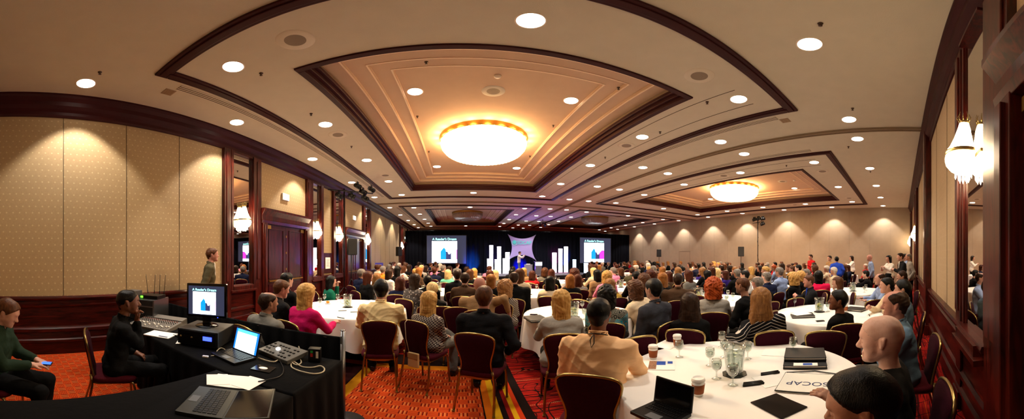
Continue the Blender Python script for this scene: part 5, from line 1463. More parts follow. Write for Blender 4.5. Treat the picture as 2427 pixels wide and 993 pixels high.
ARMS = {  # wrist targets (right hand x>0) relative to the seated figure's floor point, elbow pole
    'lap': ((.13, .22, .62), (.35, -.6, -.5)), 'clasp': ((.05, .24, .66), (.8, -.4, -.3)), 'table': ((.17, .38, .80), (.5, -.3, -.8)),
    'side': ((.24, .10, .60), (.5, -.8, 0)), 'chin': ((.05, .21, 1.01), (.12, .05, -1)), 'back': ((.42, -.12, .85), (.3, -.6, .2)),
    'forward': ((.14, .46, .86), (.7, -.1, -.7)), 'down': ((.22, .06, .52), (.4, -.8, 0)), 'hold': ((.10, .30, .86), (.7, -.3, -.6)), 'gesture': ((.20, .42, 1.05), (.6, -.3, -.8)), 'hip': ((.24, .04, .66), (1, -.6, .2)),
}
def build_person(P, cell=.016):
    "returns dict of meshes in local space: +y is forward, origin on the floor below the hips"
    g = P.get; w = g('w', 1.0); lean = math.radians(g('lean', 3)); stand = g('stand', False); zh = g('zhip', .95 if stand else .55)
    fem = g('fem', False); H = g('h', 1.0); fat = g('fat', 1.0)
    tilt = math.radians(g('side', 0))
    up = Vector((math.sin(tilt), math.sin(lean), math.cos(lean) * math.cos(tilt))).normalized()
    pel = Vector((0, -.01, zh)); L = .47 * H * g('slump', 1.0)
    tw = math.radians(g('twist', 0))
    rx = Matrix.Rotation(-tw, 3, 'Z') @ Vector((1, 0, 0)); rx = (rx - up * rx.dot(up)).normalized()
    waist = pel + up * .15 * H; chest = pel + up * .31 * H; sh = pel + up * L
    sw = (.165 if fem else .19) * w
    nk = sh + up * .055 + Vector((0, .012, 0))
    hy, hp, hr = (math.radians(g(q, 0)) for q in ('yaw', 'pitch', 'roll'))
    HR = Matrix.Rotation(-tw * .7 - hy, 3, 'Z') @ Matrix.Rotation(-hp, 3, 'X') @ Matrix.Rotation(hr, 3, 'Y')
    hs = g('hs', 1.0)
    hc = nk + up * .05 + HR @ Vector((0, .03, .115)) * hs          # centre of the cranium
    def hl(x, y, z): return hc + HR @ (Vector((x, y, z)) * hs)
    face = g('face', False); hl_t = tuple
    cellh = g('cellh', cell)
    # arms
    arms = []
    for sx, key in ((1, g('ar', 'lap')), (-1, g('al', 'lap'))):
        S0 = sh + rx * (sx * sw) + up * -.02
        tgt, pole = ARMS[key] if isinstance(key, str) else key
        T = Vector((tgt[0] * sx, tgt[1], tgt[2] + (zh - .55))); pole = Vector((pole[0] * sx, pole[1], pole[2]))
        E, Wr = ik(S0, T, .285 * H, .255 * H, pole)
        arms.append((S0, E, Wr, sx, key))
    # legs
    legs = []
    for sx in (-1, 1):
        hip = pel + Vector((sx * .085, .01, -.015))
        if stand:
            kn = Vector((sx * .10, .02, .50)); an = Vector((sx * .11, -.01, .09)); dr = Vector((sx * .15, 1, 0)).normalized()
        elif g('cross', 0) == sx:
            kn = Vector((sx * .05, .44, .62)); an = Vector((-sx * .16, .60, .40)); dr = Vector((-sx * .5, .7, -.3)).normalized()
        else:
            sp = g('spread', .13); kn = Vector((sx * sp, .43, .50)); an = Vector((sx * (sp + .01), .40 + g('foot', 0), .085)); dr = Vector((sx * .18, 1, 0)).normalized()
        legs.append((hip, kn, an, dr))
    lo = [-.75, -.55, -.02]; hi = [.75, 1.0, max(1.6, sh.z + .5)]
    out = {}
    def bounds(pts, m):
        return [min(p[i] for p in pts) - m for i in range(3)], [max(p[i] for p in pts) + m for i in range(3)]
    allp = [pel, sh, hc, nk] + [q for a in arms for q in a[:3]] + [q for l in legs for q in l[:3]]
    lo, hi = bounds(allp, .24); lo[2] = -.01; hi[2] = hc.z + .16 * hs
    fine = [(0, hc.x - .13, hc.x + .13, cellh), (1, hc.y - .14, hc.y + .17, cellh), (2, hc.z - .2, hc.z + .14, cellh)]
    hf = g('handfine')
    if hf:
        for (S0, E, Wr, sx, key) in arms:
            if sx in hf: fine += [(i, Wr[i] - .14, Wr[i] + .14, .0065) for i in range(3)]
    f = Field(lo, hi, cell, fine)
    # -- torso and limbs (skin body)
    def torso(F_, e, kk=.05):
        hw = .105 if fem else .095
        F_.cap(pel + rx * hw, pel - rx * hw, (.105 + e) * (1.06 if fem else 1), k=kk, sc=(1, .92, 1))
        ww = (.045 if fem else .065) * w * fat
        F_.cap(waist + rx * ww, waist - rx * ww, (.098 if fem else .108) * fat + e, k=kk, sc=(1, .85, 1))
        F_.cap(chest + rx * .07 * w, chest - rx * .07 * w, .112 * (fat * .3 + .7) + e, k=kk, sc=(1, .88, 1))
        if fem: 
            for sx in (-1, 1): F_.sph(chest + rx * (.065 * sx) + Vector((0, .075, .0)) + up * .02, .055 + e, k=.05)
        F_.cap(sh + rx * (sw - .035) - up * .03, sh - rx * (sw - .035) - up * .03, .052 + e, k=kk, sc=(1, 1, 1))
        F_.cap(sh + rx * .09 - up * .04, sh - rx * .09 - up * .04, .078 + e, k=kk, sc=(1, .9, 1))
        F_.cap(sh + rx * .08, nk - up * .02, .035 + e, .042 + e * .3, k=.04); F_.cap(sh - rx * .08, nk - up * .02, .035 + e, .042 + e * .3, k=.04)
    def arm(F_, a, e, lim=1.0, kk=.025):
        S0, E, Wr, sx, key = a
        F_.cap(S0, E, .046 * w + e, .036 + e, k=kk)
        if lim > .5:
            M_ = E + (Wr - E) * (lim * 2 - 1) if lim < 1 else Wr
            F_.cap(E, M_, .036 + e, .026 + e * .9, k=kk)
    torso(f, -.014)
    for a in arms: arm(f, a, -.003)
    f.cap(nk - up * .03, hl(0, -.02, -.06), .056 if not fem else .046, .052 if not fem else .043, k=.03)
    for (hip, kn, an, dr) in legs:
        f.cap(hip, kn, .082, .056, k=.05); f.cap(kn, an, .054, .034, k=.02); f.cap(an - Vector((0, 0, .04)), an - Vector((0, 0, .055)) + dr * .13, .032, .026, k=.02)
    # -- head
    s = hs
    def hcap(a, b, r1, r2=None, k=.02, cut=False, F_=f, sc=(1, 1, 1)): F_.cap(hl(*a), hl(*b), r1 * s, None if r2 is None else r2 * s, k * s, sc, cut)
    hcap((0, -.028, .022), (0, .028, .024), .078, .074, k=.02)
    hcap((0, -.02, -.02), (0, .03, -.02), .068, .060, k=.03); hcap((0, -.022, .040), (0, .012, .040), .070, .066, k=.02)
    hcap((0, .035, -.045), (0, .056, -.092), .046, .024, k=.03)
    for sx in (-1, 1):
        hcap((sx * .048, .0, -.05), (sx * .018, .055, -.094), .020, .018, k=.025)
        hcap((sx * .040, .062, -.018), (sx * .046, .045, -.04), .022, .018, k=.02)
        hcap((sx * .030, .052, -.042), (sx * .020, .064, -.080), .026, .021, k=.02)
        hcap((sx * .074, -.004, .012), (sx * .078, .0, -.026), .011, .008, k=.008)
        hcap((sx * .082, -.016, .016), (sx * .080, -.010, -.014), .009, .006, k=.006)
        if face or cellh <= .009:
            hcap((sx * .031, .094, .004), (sx * .031, .094, .0), .0155, k=.012, cut=True)
            hcap((sx * .030, .083, .0), (sx * .034, .082, .0), .0125, k=.004)
    hcap((-.028, .090, .026), (.028, .090, .026), .010, k=.016); hcap((0, .088, .012), (0, .112, -.028), .0085, .0125, k=.010)
    hcap((0, .112, -.030), (0, .100, -.036), .012, .010, k=.006); hcap((-.010, .102, -.034), (.010, .102, -.034), .0085, k=.008)
    hcap((-.018, .090, -.062), (.018, .090, -.062), .0078, k=.006); hcap((-.015, .089, -.0735), (.015, .089, -.0735), .0085, k=.006)
    if cellh <= .009: hcap((-.02, .105, -.0675), (.02, .105, -.0675), .0035, k=.003, cut=True)
    hcap((0, .083, -.098), (0, .083, -.10), .018, k=.02)
    # -- hands: palm, four unequal bent fingers, thumb from the side near its base
    for (S0, E, Wr, sx, key) in arms:
        d = (Wr - E).normalized(); nrm = Vector((0, 0, 1)) if key not in ('chin',) else Vector((0, -1, 0))
        if abs(d.dot(nrm)) > .9: nrm = Vector((0, 1, 0))
        if key in ('down', 'side', 'hip', 'back'): nrm = Vector((sx, 0, 0))
        if key in ('hold',): nrm = (Vector((sx * 1.0, 0, .3)))
        nrm = (nrm - d * nrm.dot(d)).normalized(); lat = d.cross(nrm) * sx          # lat points to the thumb side
        fd = (d * .8 - nrm * .25).normalized()
        p1 = Wr + d * .02; p2 = Wr + d * .085
        f.cap(Wr - d * .01, p1, .024, .024, k=.02)
        for q in (-.022, 0, .022): f.cap(p1 + lat * q * .7, p2 + lat * q, .0145, .013, k=.014)
        curl = {'chin': .95, 'hold': .9, 'clasp': .8}.get(key, .35)
        for q, (o_, l_) in enumerate(((-.030, .055), (-.0105, .068), (.0105, .074), (.030, .066))):
            b0 = p2 + lat * o_ - d * .004; d1 = (d * math.cos(curl) - nrm * math.sin(curl)); d2 = (d * math.cos(curl * 2.2) - nrm * math.sin(curl * 2.2))
            b1 = b0 + d1 * l_ * .52 + lat * o_ * .12; b2 = b1 + d2 * l_ * .5
            f.cap(b0, b1, .0095, .0085, k=.004); f.cap(b1, b2, .0085, .007, k=.004)
        t0 = p1 + lat * .022; t1 = t0 + (lat * .7 + d * .65 - nrm * .25) * .038; t2 = t1 + (d * .9 + lat * .1 - nrm * .35) * .03
        f.cap(t0, t1, .0125, .0105, k=.01); f.cap(t1, t2, .0105, .008, k=.004)
    out['body'] = f.mesh('body', [])
    # -- clothes
    e = g('cloth', .014); jac = g('wear', 'tee')
    if jac == 'shirt': e += .006
    if jac == 'jacket': e += .008
    lo2, hi2 = bounds([pel, sh, nk] + [q for a in arms for q in a[:3]], .22)
    ft = Field(lo2, hi2, cell)
    torso(ft, e)
    lim = {'short': .5, 'tee': .5}.get(g('sleeve', 'long'), .93)
    for a in arms:
        if g('sleeve') == 'short': ft.cap(a[0], a[0] + (a[1] - a[0]) * .75, .052 * w + e, .046 + e, k=.025)
        else: arm(ft, a, e, lim)
    skirt_z = zh - .06
    if g('flare'): ft.cap(pel + rx * .1, pel - rx * .1, .13 + e, k=.05)
    X, Y, Z = ft.grid()
    wr = g('wrinkle', .004)
    nz = wr * (np.sin(X * 31 + 9 * Y + 3 * np.sin(Z * 17)) * np.sin(Z * 23 + X * 13 + 2 * np.sin(Y * 19)) + .6 * np.sin(Z * 41 + 17 * X) * np.sin(Y * 37 + 5 * Z))
    if wr > .005:                                                  # long drag folds of a loose shirt
        fa = 1 - np.abs(np.sin(X * 20 + Z * 27 + 2.2 * np.sin(Z * 9 + X * 8) + Y * 6)); fb = 1 - np.abs(np.sin(-X * 23 + Z * 25 + Y * 12 + 2.2 * np.sin(X * 10 + Z * 5)))
        nz = nz * .4 - wr * 1.0 * (fa ** 2 + fb ** 2 - .6)
    ft.D += nz.astype(np.float32)
    ft.D = np.maximum(ft.D, (skirt_z - .05 - Z).astype(np.float32) + 0 * ft.D)
    # neck opening
    rn = .062 if not fem else .07
    ft.cap(nk + up * (rn * .85) + Vector((0, .008 + .02 * fem, 0)), nk + up * .22 + Vector((0, .03, 0)), rn, .09, k=.006, cut=True)
    if g('vneck') or jac == 'jacket': 
        ft.cap(nk + Vector((0, .08, -.0)), sh + Vector((0, .17, -.0)) - up * .16, .045, .012, k=.006, cut=True)
    if jac in ('shirt', 'jacket', 'polo') and not fem or g('collar'):
        for q in range(16):
            a0, a1 = q * 2 * PI / 16, (q + 1) * 2 * PI / 16
            if 1.2 < (a0 + a1) / 2 < 1.95: continue
            c0 = nk + Vector((math.cos(a0) * .065, math.sin(a0) * .064 + .005, .012 - .02 * math.sin(a0))); c1 = nk + Vector((math.cos(a1) * .065, math.sin(a1) * .064 + .005, .012 - .02 * math.sin(a1)))
            ft.cap(c0, c1, .010 if jac != 'jacket' else .013, k=.006); ft.cap(c0 * .97 + nk * .03 + up * .024, c1 * .97 + nk * .03 + up * .024, .0075, k=.006)
    out['top'] = ft.mesh('top', [])
    if jac == 'jacket' and not fem:
        fs_ = Field([nk.x - .1, nk.y - .1, nk.z - .22], [nk.x + .1, nk.y + .16, nk.z + .08], min(cell, .012))
        for q in range(14):
            a0, a1 = q * 2 * PI / 14, (q + 1) * 2 * PI / 14
            c0 = nk + Vector((math.cos(a0) * .056, math.sin(a0) * .056 + .005, .028 - .02 * math.sin(a0))); c1 = nk + Vector((math.cos(a1) * .056, math.sin(a1) * .056 + .005, .028 - .02 * math.sin(a1)))
            fs_.cap(c0, c1, .010, k=.006)
        fs_.cap(nk + Vector((0, .065, .0)), chest + Vector((0, .105, .03)), .035, .02, k=.01, sc=(1, .7, 1))
        out['shirt'] = fs_.mesh('shirt', [])
    lo3, hi3 = bounds([pel] + [q for l in legs for q in l[:3]], .2); lo3[2] = -.01
    fl = Field(lo3, hi3, cell)
    fl.cap(pel + rx * .09, pel - rx * .09, .118, k=.05, sc=(1, .95, 1))
    for (hip, kn, an, dr) in legs: fl.cap(hip, kn, .094, .070, k=.04); fl.cap(kn, an + Vector((0, 0, .02)), .066, .056, k=.02)
    if g('skirt'):
        fl.cap(pel + Vector((0, .05, -.02)), (legs[0][1] + legs[1][1]) / 2, .15, .13, k=.05, sc=(1.25, 1, 1))
    X, Y, Z = fl.grid()
    fl.D += (.003 * np.sin(X * 40 + Y * 25) * np.sin(Z * 33 + Y * 20)).astype(np.float32)
    fl.D = np.maximum(fl.D, (Z - zh - .10).astype(np.float32) + 0 * fl.D)
    out['trousers'] = fl.mesh('trousers', [])
    for q, (hip, kn, an, dr) in enumerate(legs):
        lo4, hi4 = bounds([an, an + dr * .16], .07); lo4[2] = an.z - .09
        fo = Field(lo4, hi4, max(.011, cell * .8))
        fo.cap(an - Vector((0, 0, .035)) - dr * .03, an - Vector((0, 0, .045)) + dr * .16, .044, .034, k=.02); fo.cap(an, an - Vector((0, 0, .03)), .044, .046, k=.02)
        out['shoe%d' % q] = fo.mesh('shoe', [])
    # -- hair
    st = g('hair', 'short')
    if st != 'none':
        long_ = {'long': .30, 'verylong': .40, 'bob': .13, 'midlong': .20}.get(st, 0)
        R = .28 + long_
        fh = Field([hc.x - .2 - .25 * (long_ > 0), hc.y - .22 - .1 * (long_ > 0), hc.z - .17 - long_], [hc.x + .2, hc.y + .2, hc.z + .17], g('cellhair', min(cell, .014)))
        hv = g('hvol', 1.0)
        th = .012 * hv if st not in ('curly', 'bigcurly', 'afro') else (.028 if st == 'curly' else .045)
        if st == 'buzz': th = .004 if g('cellh', 1) > .005 else .0015
        H2 = lambda a, b, r1, r2=None, k=.02, cut=False: fh.cap(hl(*a), hl(*b), r1 * s, None if r2 is None else r2 * s, k * s, (1, 1, 1), cut)
        H2((0, -.028, .022), (0, .028, .028), .078 + th, .073 + th); H2((0, -.022, .040), (0, .012, .040), .070 + th, .066 + th)
        if st in ('short', 'buzz', 'balding', 'fringe', 'thick'):
            H2((0, -.035, .0), (0, -.035, -.045), .068 + th, .052 + th * .6, k=.02)
        if st in ('curly', 'bigcurly'):
            dn = .12 if st == 'curly' else .2
            H2((0, -.04, .0), (0, -.05, -dn), .078 + th, .07 + th, k=.04)
            for sx in (-1, 1): H2((sx * .05, .0, .0), (sx * .07, -.01, -dn + .02), .05, .045, k=.04)
        if long_:
            sidez = -.05 - long_
            H2((0, -.035, .02), (0, -.062, -.09), .082, .066, k=.04)
            tail = hl(0, -.075, -.09); down = Vector((tail.x, tail.y, hc.z + sidez))
            bk = .045
            hw = g('hw', .25)
            for q in (-.05, -.017, .017, .05):
                a = hl(q, -.06, -.05); bpt = Vector((a.x + q * hw, a.y - .012 - .02 * (long_ > .25), a.z + .03 + sidez + (.035, -.01, .01, .03)[(-.05, -.017, .017, .05).index(q)]))
                fh.cap(a, bpt, .040 * s, .026 * s * (1 + hw * .5), k=.03)
            for sx in (-1, 1):
                a = hl(sx * .066, .0, .02); bpt = Vector((a.x + sx * (.012 + .05 * (hw - .25)), a.y - .03, a.z + max(sidez, -.30)))
                fh.cap(a, bpt, .032 * s, .022 * s, k=.03)
        if st == 'pony':
            H2((0, -.09, .03), (0, -.115, -.02), .03, .032); a = hl(0, -.115, -.02); fh.cap(a, a + Vector((0, -.02, -.26)), .036, .014, k=.03)
        if st == 'updo': H2((0, -.09, .06), (.0, -.10, .03), .04, .04, k=.02)
        if st == 'thick': H2((0, .03, .075), (0, -.02, .08), .045, .05, k=.03)
        X, Y, Z = fh.grid()
        amp = .0012 if cell < .01 and st in ('thick', 'short', 'buzz') else {'curly': .012, 'bigcurly': .016, 'afro': .006}.get(st, .0035)
        fr = 75 if amp > .01 else 60
        fh.D += (amp * (np.sin(X * fr + 6 * np.sin(Z * 22)) * np.sin(Y * fr + 5 * np.sin(Z * 27 + X * 20)) * (np.sin(Z * fr * .6 + X * 30) if amp > .01 else 1))).astype(np.float32)
        # cut away the face with planes in head space
        Ri = HR.transposed(); px_, py_, pz_ = X - hc.x, Y - hc.y, Z - hc.z
        lx = (Ri[0][0] * px_ + Ri[0][1] * py_ + Ri[0][2] * pz_) / s; ly = (Ri[1][0] * px_ + Ri[1][1] * py_ + Ri[1][2] * pz_) / s; lz = (Ri[2][0] * px_ + Ri[2][1] * py_ + Ri[2][2] * pz_) / s
        if st in ('short', 'buzz', 'fringe', 'thick', 'afro', 'updo', 'pony'):
            cutd = np.minimum(.080 - lz * 1.0 + 0 * lx, (ly * 1.13 - lz - .031))      # removed where > 0
            if g('highline'): cutd = np.minimum(.090 - lz + 0 * lx, (ly * 1.13 - lz - .006 + .25 * np.maximum(0, lx)))
            if st == 'fringe': cutd = np.minimum(.045 - lz + 0 * lx, ly * 1.1 - lz * .5 - .03)
            cutd = np.maximum(cutd, (-.085 - lz + .3 * np.minimum(0, -ly)))
            fh.D = np.maximum(fh.D, (cutd * s).astype(np.float32))
            if st in ('short', 'buzz', 'thick'):
                for sx in (-1, 1): fh.cap(hl(sx * .086, -.006, -.004), hl(sx * .086, .0, -.05), .024, k=.006, cut=True)
        elif st == 'balding':
            fh.D = np.maximum(fh.D, (np.maximum(ly * 1.13 - lz - .015, -.085 - lz) * s).astype(np.float32))
            fh.cap(hl(0, .08, .09), hl(0, -.02, .125), .062 * s, .045 * s, k=.02, cut=True)
            for sx in (-1, 1): fh.cap(hl(sx * .086, -.006, -.004), hl(sx * .086, .0, -.05), .024, k=.006, cut=True)
        elif st == 'baldring':
            pass
        else:
            wd = .058 if long_ else .062
            d_ = np.sqrt(lx ** 2 + (lz + .035) ** 2 * .62) - wd
            face_cut = np.minimum(-d_, ly - .012)
            fh.D = np.maximum(fh.D, (face_cut * s).astype(np.float32))
            d2 = np.minimum(ly - .035 - .2 * np.abs(lx), -(lz - .055)); fh.D = np.maximum(fh.D, (d2 * s).astype(np.float32))
        if st == 'baldring': pass
        out['hair'] = fh.mesh('hair', [])
    out['_head'] = hc; out['_neck'] = nk; out['_eyes'] = [hl(sx * .031, .0835, .0) for sx in (-1, 1)]; out['_eyedir'] = HR @ Vector((0, 1, 0))
    return out

def skin_mat(name, col):
    m = mat(name, col, .5, bump=.08, bscale=(140, 140, 140), var=.06, vscale=(14, 14, 14)); return m
SK = {'pale': skin_mat('skin_pale', 'd2a796'), 'fair': skin_mat('skin_fair', 'bc8c78'), 'tan': skin_mat('skin_tan', '9a6e58'), 'brown': skin_mat('skin_brown', '6e4028'), 'dark': skin_mat('skin_dark', '442618'), 'ruddy': skin_mat('skin_ruddy', 'b67e6e')}
def hair_mat(name, c1, c2, rough=.42, bump=.34):
    m = bpy.data.materials.new('hair_' + name); t = NT(m)
    nz = t.n('ShaderNodeTexNoise', i_Scale=1.0, i_Detail=4.0); t.link(xyz(t, 'Object', (70, 70, 9)), nz.inputs['Vector'])
    n2 = t.n('ShaderNodeTexNoise', i_Scale=1.0, i_Detail=2.0); t.link(xyz(t, 'Object', (260, 260, 20)), n2.inputs['Vector'])
    bs = t.n('ShaderNodeBsdfPrincipled', i_Roughness=rough)
    f_ = t.m('MULTIPLY_ADD', nz.outputs[0], 2.4, -.7); 
    t.link(t.mix(f_, hexc(c1), hexc(c2)), bs.inputs['Base Color'])
    bp = t.n('ShaderNodeBump', i_Strength=bump, i_Distance=.006); t.link(t.m('ADD', n2.outputs[0], nz.outputs[0]), bp.inputs['Height']); t.link(bp.outputs[0], bs.inputs['Normal'])
    t.set(bs, 'Specular IOR Level', .16)
    t.finish(bs); return m
HA = {'black': hair_mat('black', '050404', '0c0908', .38), 'dark brown': hair_mat('dark_brown', '1c100a', '342014'), 'brown': hair_mat('brown', '3a2012', '5e3820'), 'auburn': hair_mat('auburn', '2c120a', '522412'),
      'red': hair_mat('red', '7c2c0c', 'b4501e'), 'ginger': hair_mat('ginger', '6e4018', '9a642e'), 'stubble': hair_mat('stubble', 'c8a292', 'd2b0a2', .6, .05), 'light brown': hair_mat('light_brown', '6a4424', '9a6e40'), 'blonde': hair_mat('blonde', '946828', 'd8ac68'),
      'pale blonde': hair_mat('pale_blonde', 'b89458', 'e8d09a'), 'grey': hair_mat('grey', '4e4844', '8a827a'), 'white': hair_mat('white', 'b0a496', 'e0d6c8'), 'silver': hair_mat('silver', '807468', 'b4a898')}
CLM = {}
def cloth_mat(colname, hexv, pattern=None):
    key = (colname, pattern)
    if key in CLM: return CLM[key]
    nm = 'fabric_' + colname.replace(' ', '_').replace('-', '_')
    m = bpy.data.materials.new(nm); t = NT(m)
    bs = t.n('ShaderNodeBsdfPrincipled', i_Roughness=.85); t.set(bs, 'Specular IOR Level', .12)
    sp = t.n('ShaderNodeSeparateXYZ'); t.link(xyz(t, 'Object'), sp.inputs[0])
    c = hexc(hexv)
    nz = t.n('ShaderNodeTexNoise', i_Scale=1.0, i_Detail=3.0); t.link(xyz(t, 'Object', (8, 8, 8)), nz.inputs['Vector'])
    col = t.mix(nz.outputs[0], tuple(v * .85 for v in c), tuple(min(1, v * 1.12) for v in c))
    if pattern == 'stripes':      # white chevron stripes across a black knit
        z = t.m('ADD', sp.outputs[2], t.m('MULTIPLY', t.m('ABSOLUTE', sp.outputs[0]), .45))
        k = t.m('LESS_THAN', t.m('FRACT', t.m('DIVIDE', z, .034)), .17); col = t.mix(k, col, hexc('c8c0b8'))
    elif pattern == 'paisley':
        v = t.n('ShaderNodeTexVoronoi', i_Scale=16.0); t.link(xyz(t, 'Object'), v.inputs['Vector'])
        w_ = t.m('FRACT', t.m('MULTIPLY', v.outputs[0], 5.0)); col = t.mix(t.m('LESS_THAN', w_, .45), col, hexc('8c8878'))
        n3 = t.n('ShaderNodeTexNoise', i_Scale=7.0, i_Detail=0.0); t.link(xyz(t, 'Object'), n3.inputs['Vector'])
        col = t.mix(t.m('MULTIPLY', t.m('GREATER_THAN', n3.outputs[0], .52), t.m('GREATER_THAN', w_, .5)), col, hexc('1494a8'))
    elif pattern == 'plaid':
        a = t.m('LESS_THAN', t.m('FRACT', t.m('DIVIDE', sp.outputs[0], .035)), .3); b = t.m('LESS_THAN', t.m('FRACT', t.m('DIVIDE', sp.outputs[2], .035)), .3)
        col = t.mix(t.m('MAXIMUM', a, b), col, hexc('2a1c20')); col = t.mix(t.m('MULTIPLY', a, b), col, hexc('cfc4b4'))
    elif pattern == 'tweed':
        n3 = t.n('ShaderNodeTexNoise', i_Scale=170.0); t.link(xyz(t, 'Object'), n3.inputs['Vector']); col = t.mix(t.m('GREATER_THAN', n3.outputs[0], .53), col, hexc('c8c0b4'))
    elif pattern == 'floral':
        n3 = t.n('ShaderNodeTexVoronoi', i_Scale=26.0); t.link(xyz(t, 'Object'), n3.inputs['Vector']); col = t.mix(t.m('LESS_THAN', n3.outputs[0], .25), col, hexc('d8ccc0'))
    n4 = t.n('ShaderNodeTexNoise', i_Scale=1.0, i_Detail=2.0); t.link(xyz(t, 'Object', (11, 11, 16)), n4.inputs['Vector'])
    bp = t.n('ShaderNodeBump', i_Strength=.5, i_Distance=.02); t.link(n4.outputs[0], bp.inputs['Height']); t.link(bp.outputs[0], bs.inputs['Normal'])
    t.link(col, bs.inputs['Base Color']); t.finish(bs); CLM[key] = m
    return m
COLS = {'black': '060607', 'charcoal': '141417', 'grey': '6a6862', 'light grey': 'a09c94', 'white': 'e6e0d6', 'cream': 'd8c4a4', 'tan': '9a7a56', 'brown': '4a3626', 'olive': '4c4632', 'navy': '141a34', 'blue': '2444b0', 'light blue': '8ca0c8',
        'purple': '30206e', 'pink': 'e88ab0', 'hot pink': 'e01850', 'magenta': 'b81058', 'red': 'a8101a', 'orange': 'e08a2c', 'peach': 'f4c696', 'yellow': 'f6dca4', 'green': '0c5c48', 'aqua': '62b8a0', 'turquoise paisley': '30302c', 'gold': 'b8923c',
        'plaid': '8a8074', 'black and white striped': '0e0e12', 'tweed': '4a423c', 'floral': '5a5450', 'denim grey': '3a3c44', 'steel blue': '5c7690', 'taupe': '8a745a', 'dark green': '1c2c20'}
PAT = {'turquoise paisley': 'paisley', 'plaid': 'plaid', 'black and white striped': 'stripes', 'tweed': 'tweed', 'floral': 'floral'}
def cmat(c): return cloth_mat(c, COLS[c], PAT.get(c))
SHOE = mat('black_shoe_leather', '0c0a0a', .25)
TEMPL = {}
def person(kind, x, y, heading, label, hair='brown', top='black', trs='charcoal', skin='fair', group=None, z=0, shirt='white'):
    "kind: key of TEMPL; makes the person object with its worn parts; meshes are shared, materials belong to the object"
    T = TEMPL[kind]; M = T['meshes']
    def mk(nm, me, mt, parent=None):
        o = bpy.data.objects.new(nm, me); COL.objects.link(o)
        if not me.materials: me.materials.append(mt)
        o.material_slots[0].link = 'OBJECT'; o.material_slots[0].material = mt
        if parent: o.parent = parent
        return o
    b = mk('person', M['body'], SK[skin]); b.location = (x, y, z); b.rotation_euler = (0, 0, -heading)
    tag(b, label, 'person', group)
    mk(T.get('topname', 'shirt'), M['top'], cmat(top), b); mk('trousers' if not T['P'].get('skirt') else 'skirt', M['trousers'], cmat(trs), b); [mk('shoe', M['shoe%d' % q], SHOE, b) for q in (0, 1) if not T['P'].get('farfig')]
    if 'shirt' in M: mk('shirt', M['shirt'], cmat(shirt), b)
    if 'hair' in M: mk('hair', M['hair'], HA[hair], b)
    if T['P'].get('face'):
        d = M['_eyedir']
        for e_ in M['_eyes']: MB().sph(tuple(e_), .0118, 8).sph(tuple(e_ + d * .0085), .0048, 6, 1).obj('eye', [mat('eye_white', 'd8ccc0', .25), mat('eye_iris', '2a1c14', .2)], b)
    return b
def template(name, cell=.016, **P):
    meshes = build_person(P, cell); nm = {'jacket': 'jacket', 'shirt': 'shirt', 'polo': 'polo_shirt', 'tee': 'sweater'}[P.get('wear', 'tee')]
    TEMPL[name] = dict(meshes=meshes, P=P, topname=nm)
    return TEMPL[name]
# ------------------------------------------------------------------ who sits where
def stage_heading(x, y): return math.atan2(5.2 - x, 22 - y)
def clear_of_tables(x, y, m=.10):
    for (tx, ty, r, ph) in TABLES:
        if math.hypot(x - tx, y - ty) < r + m: return False
    return True
SEATED = []; LABELS = {}
def uniq(lab, x, y, near=None):
    "make a label its own by naming a neighbour one can find"
    if lab not in LABELS: LABELS[lab] = 1; return lab
    for (d, o, c) in sorted((math.hypot(x - a, y - b), (a, b), c) for a, b, c in WHO)[:9]:
        if d < .1: continue
        a, b = o; dv = math.hypot(a, b) - math.hypot(x, y); da = math.atan2(a, b) - math.atan2(x, y)
        rel = ('in front of' if dv > 0 else 'behind') if False else ('behind' if dv < -.45 else 'before' if dv > .45 else 'left of' if da > 0 else 'right of')
        l2 = lab + ', %s %s top' % (rel, c)
        if l2 not in LABELS: LABELS[l2] = 1; return l2
    LABELS[lab] += 1; return lab
WHO = []
CACHE = {}
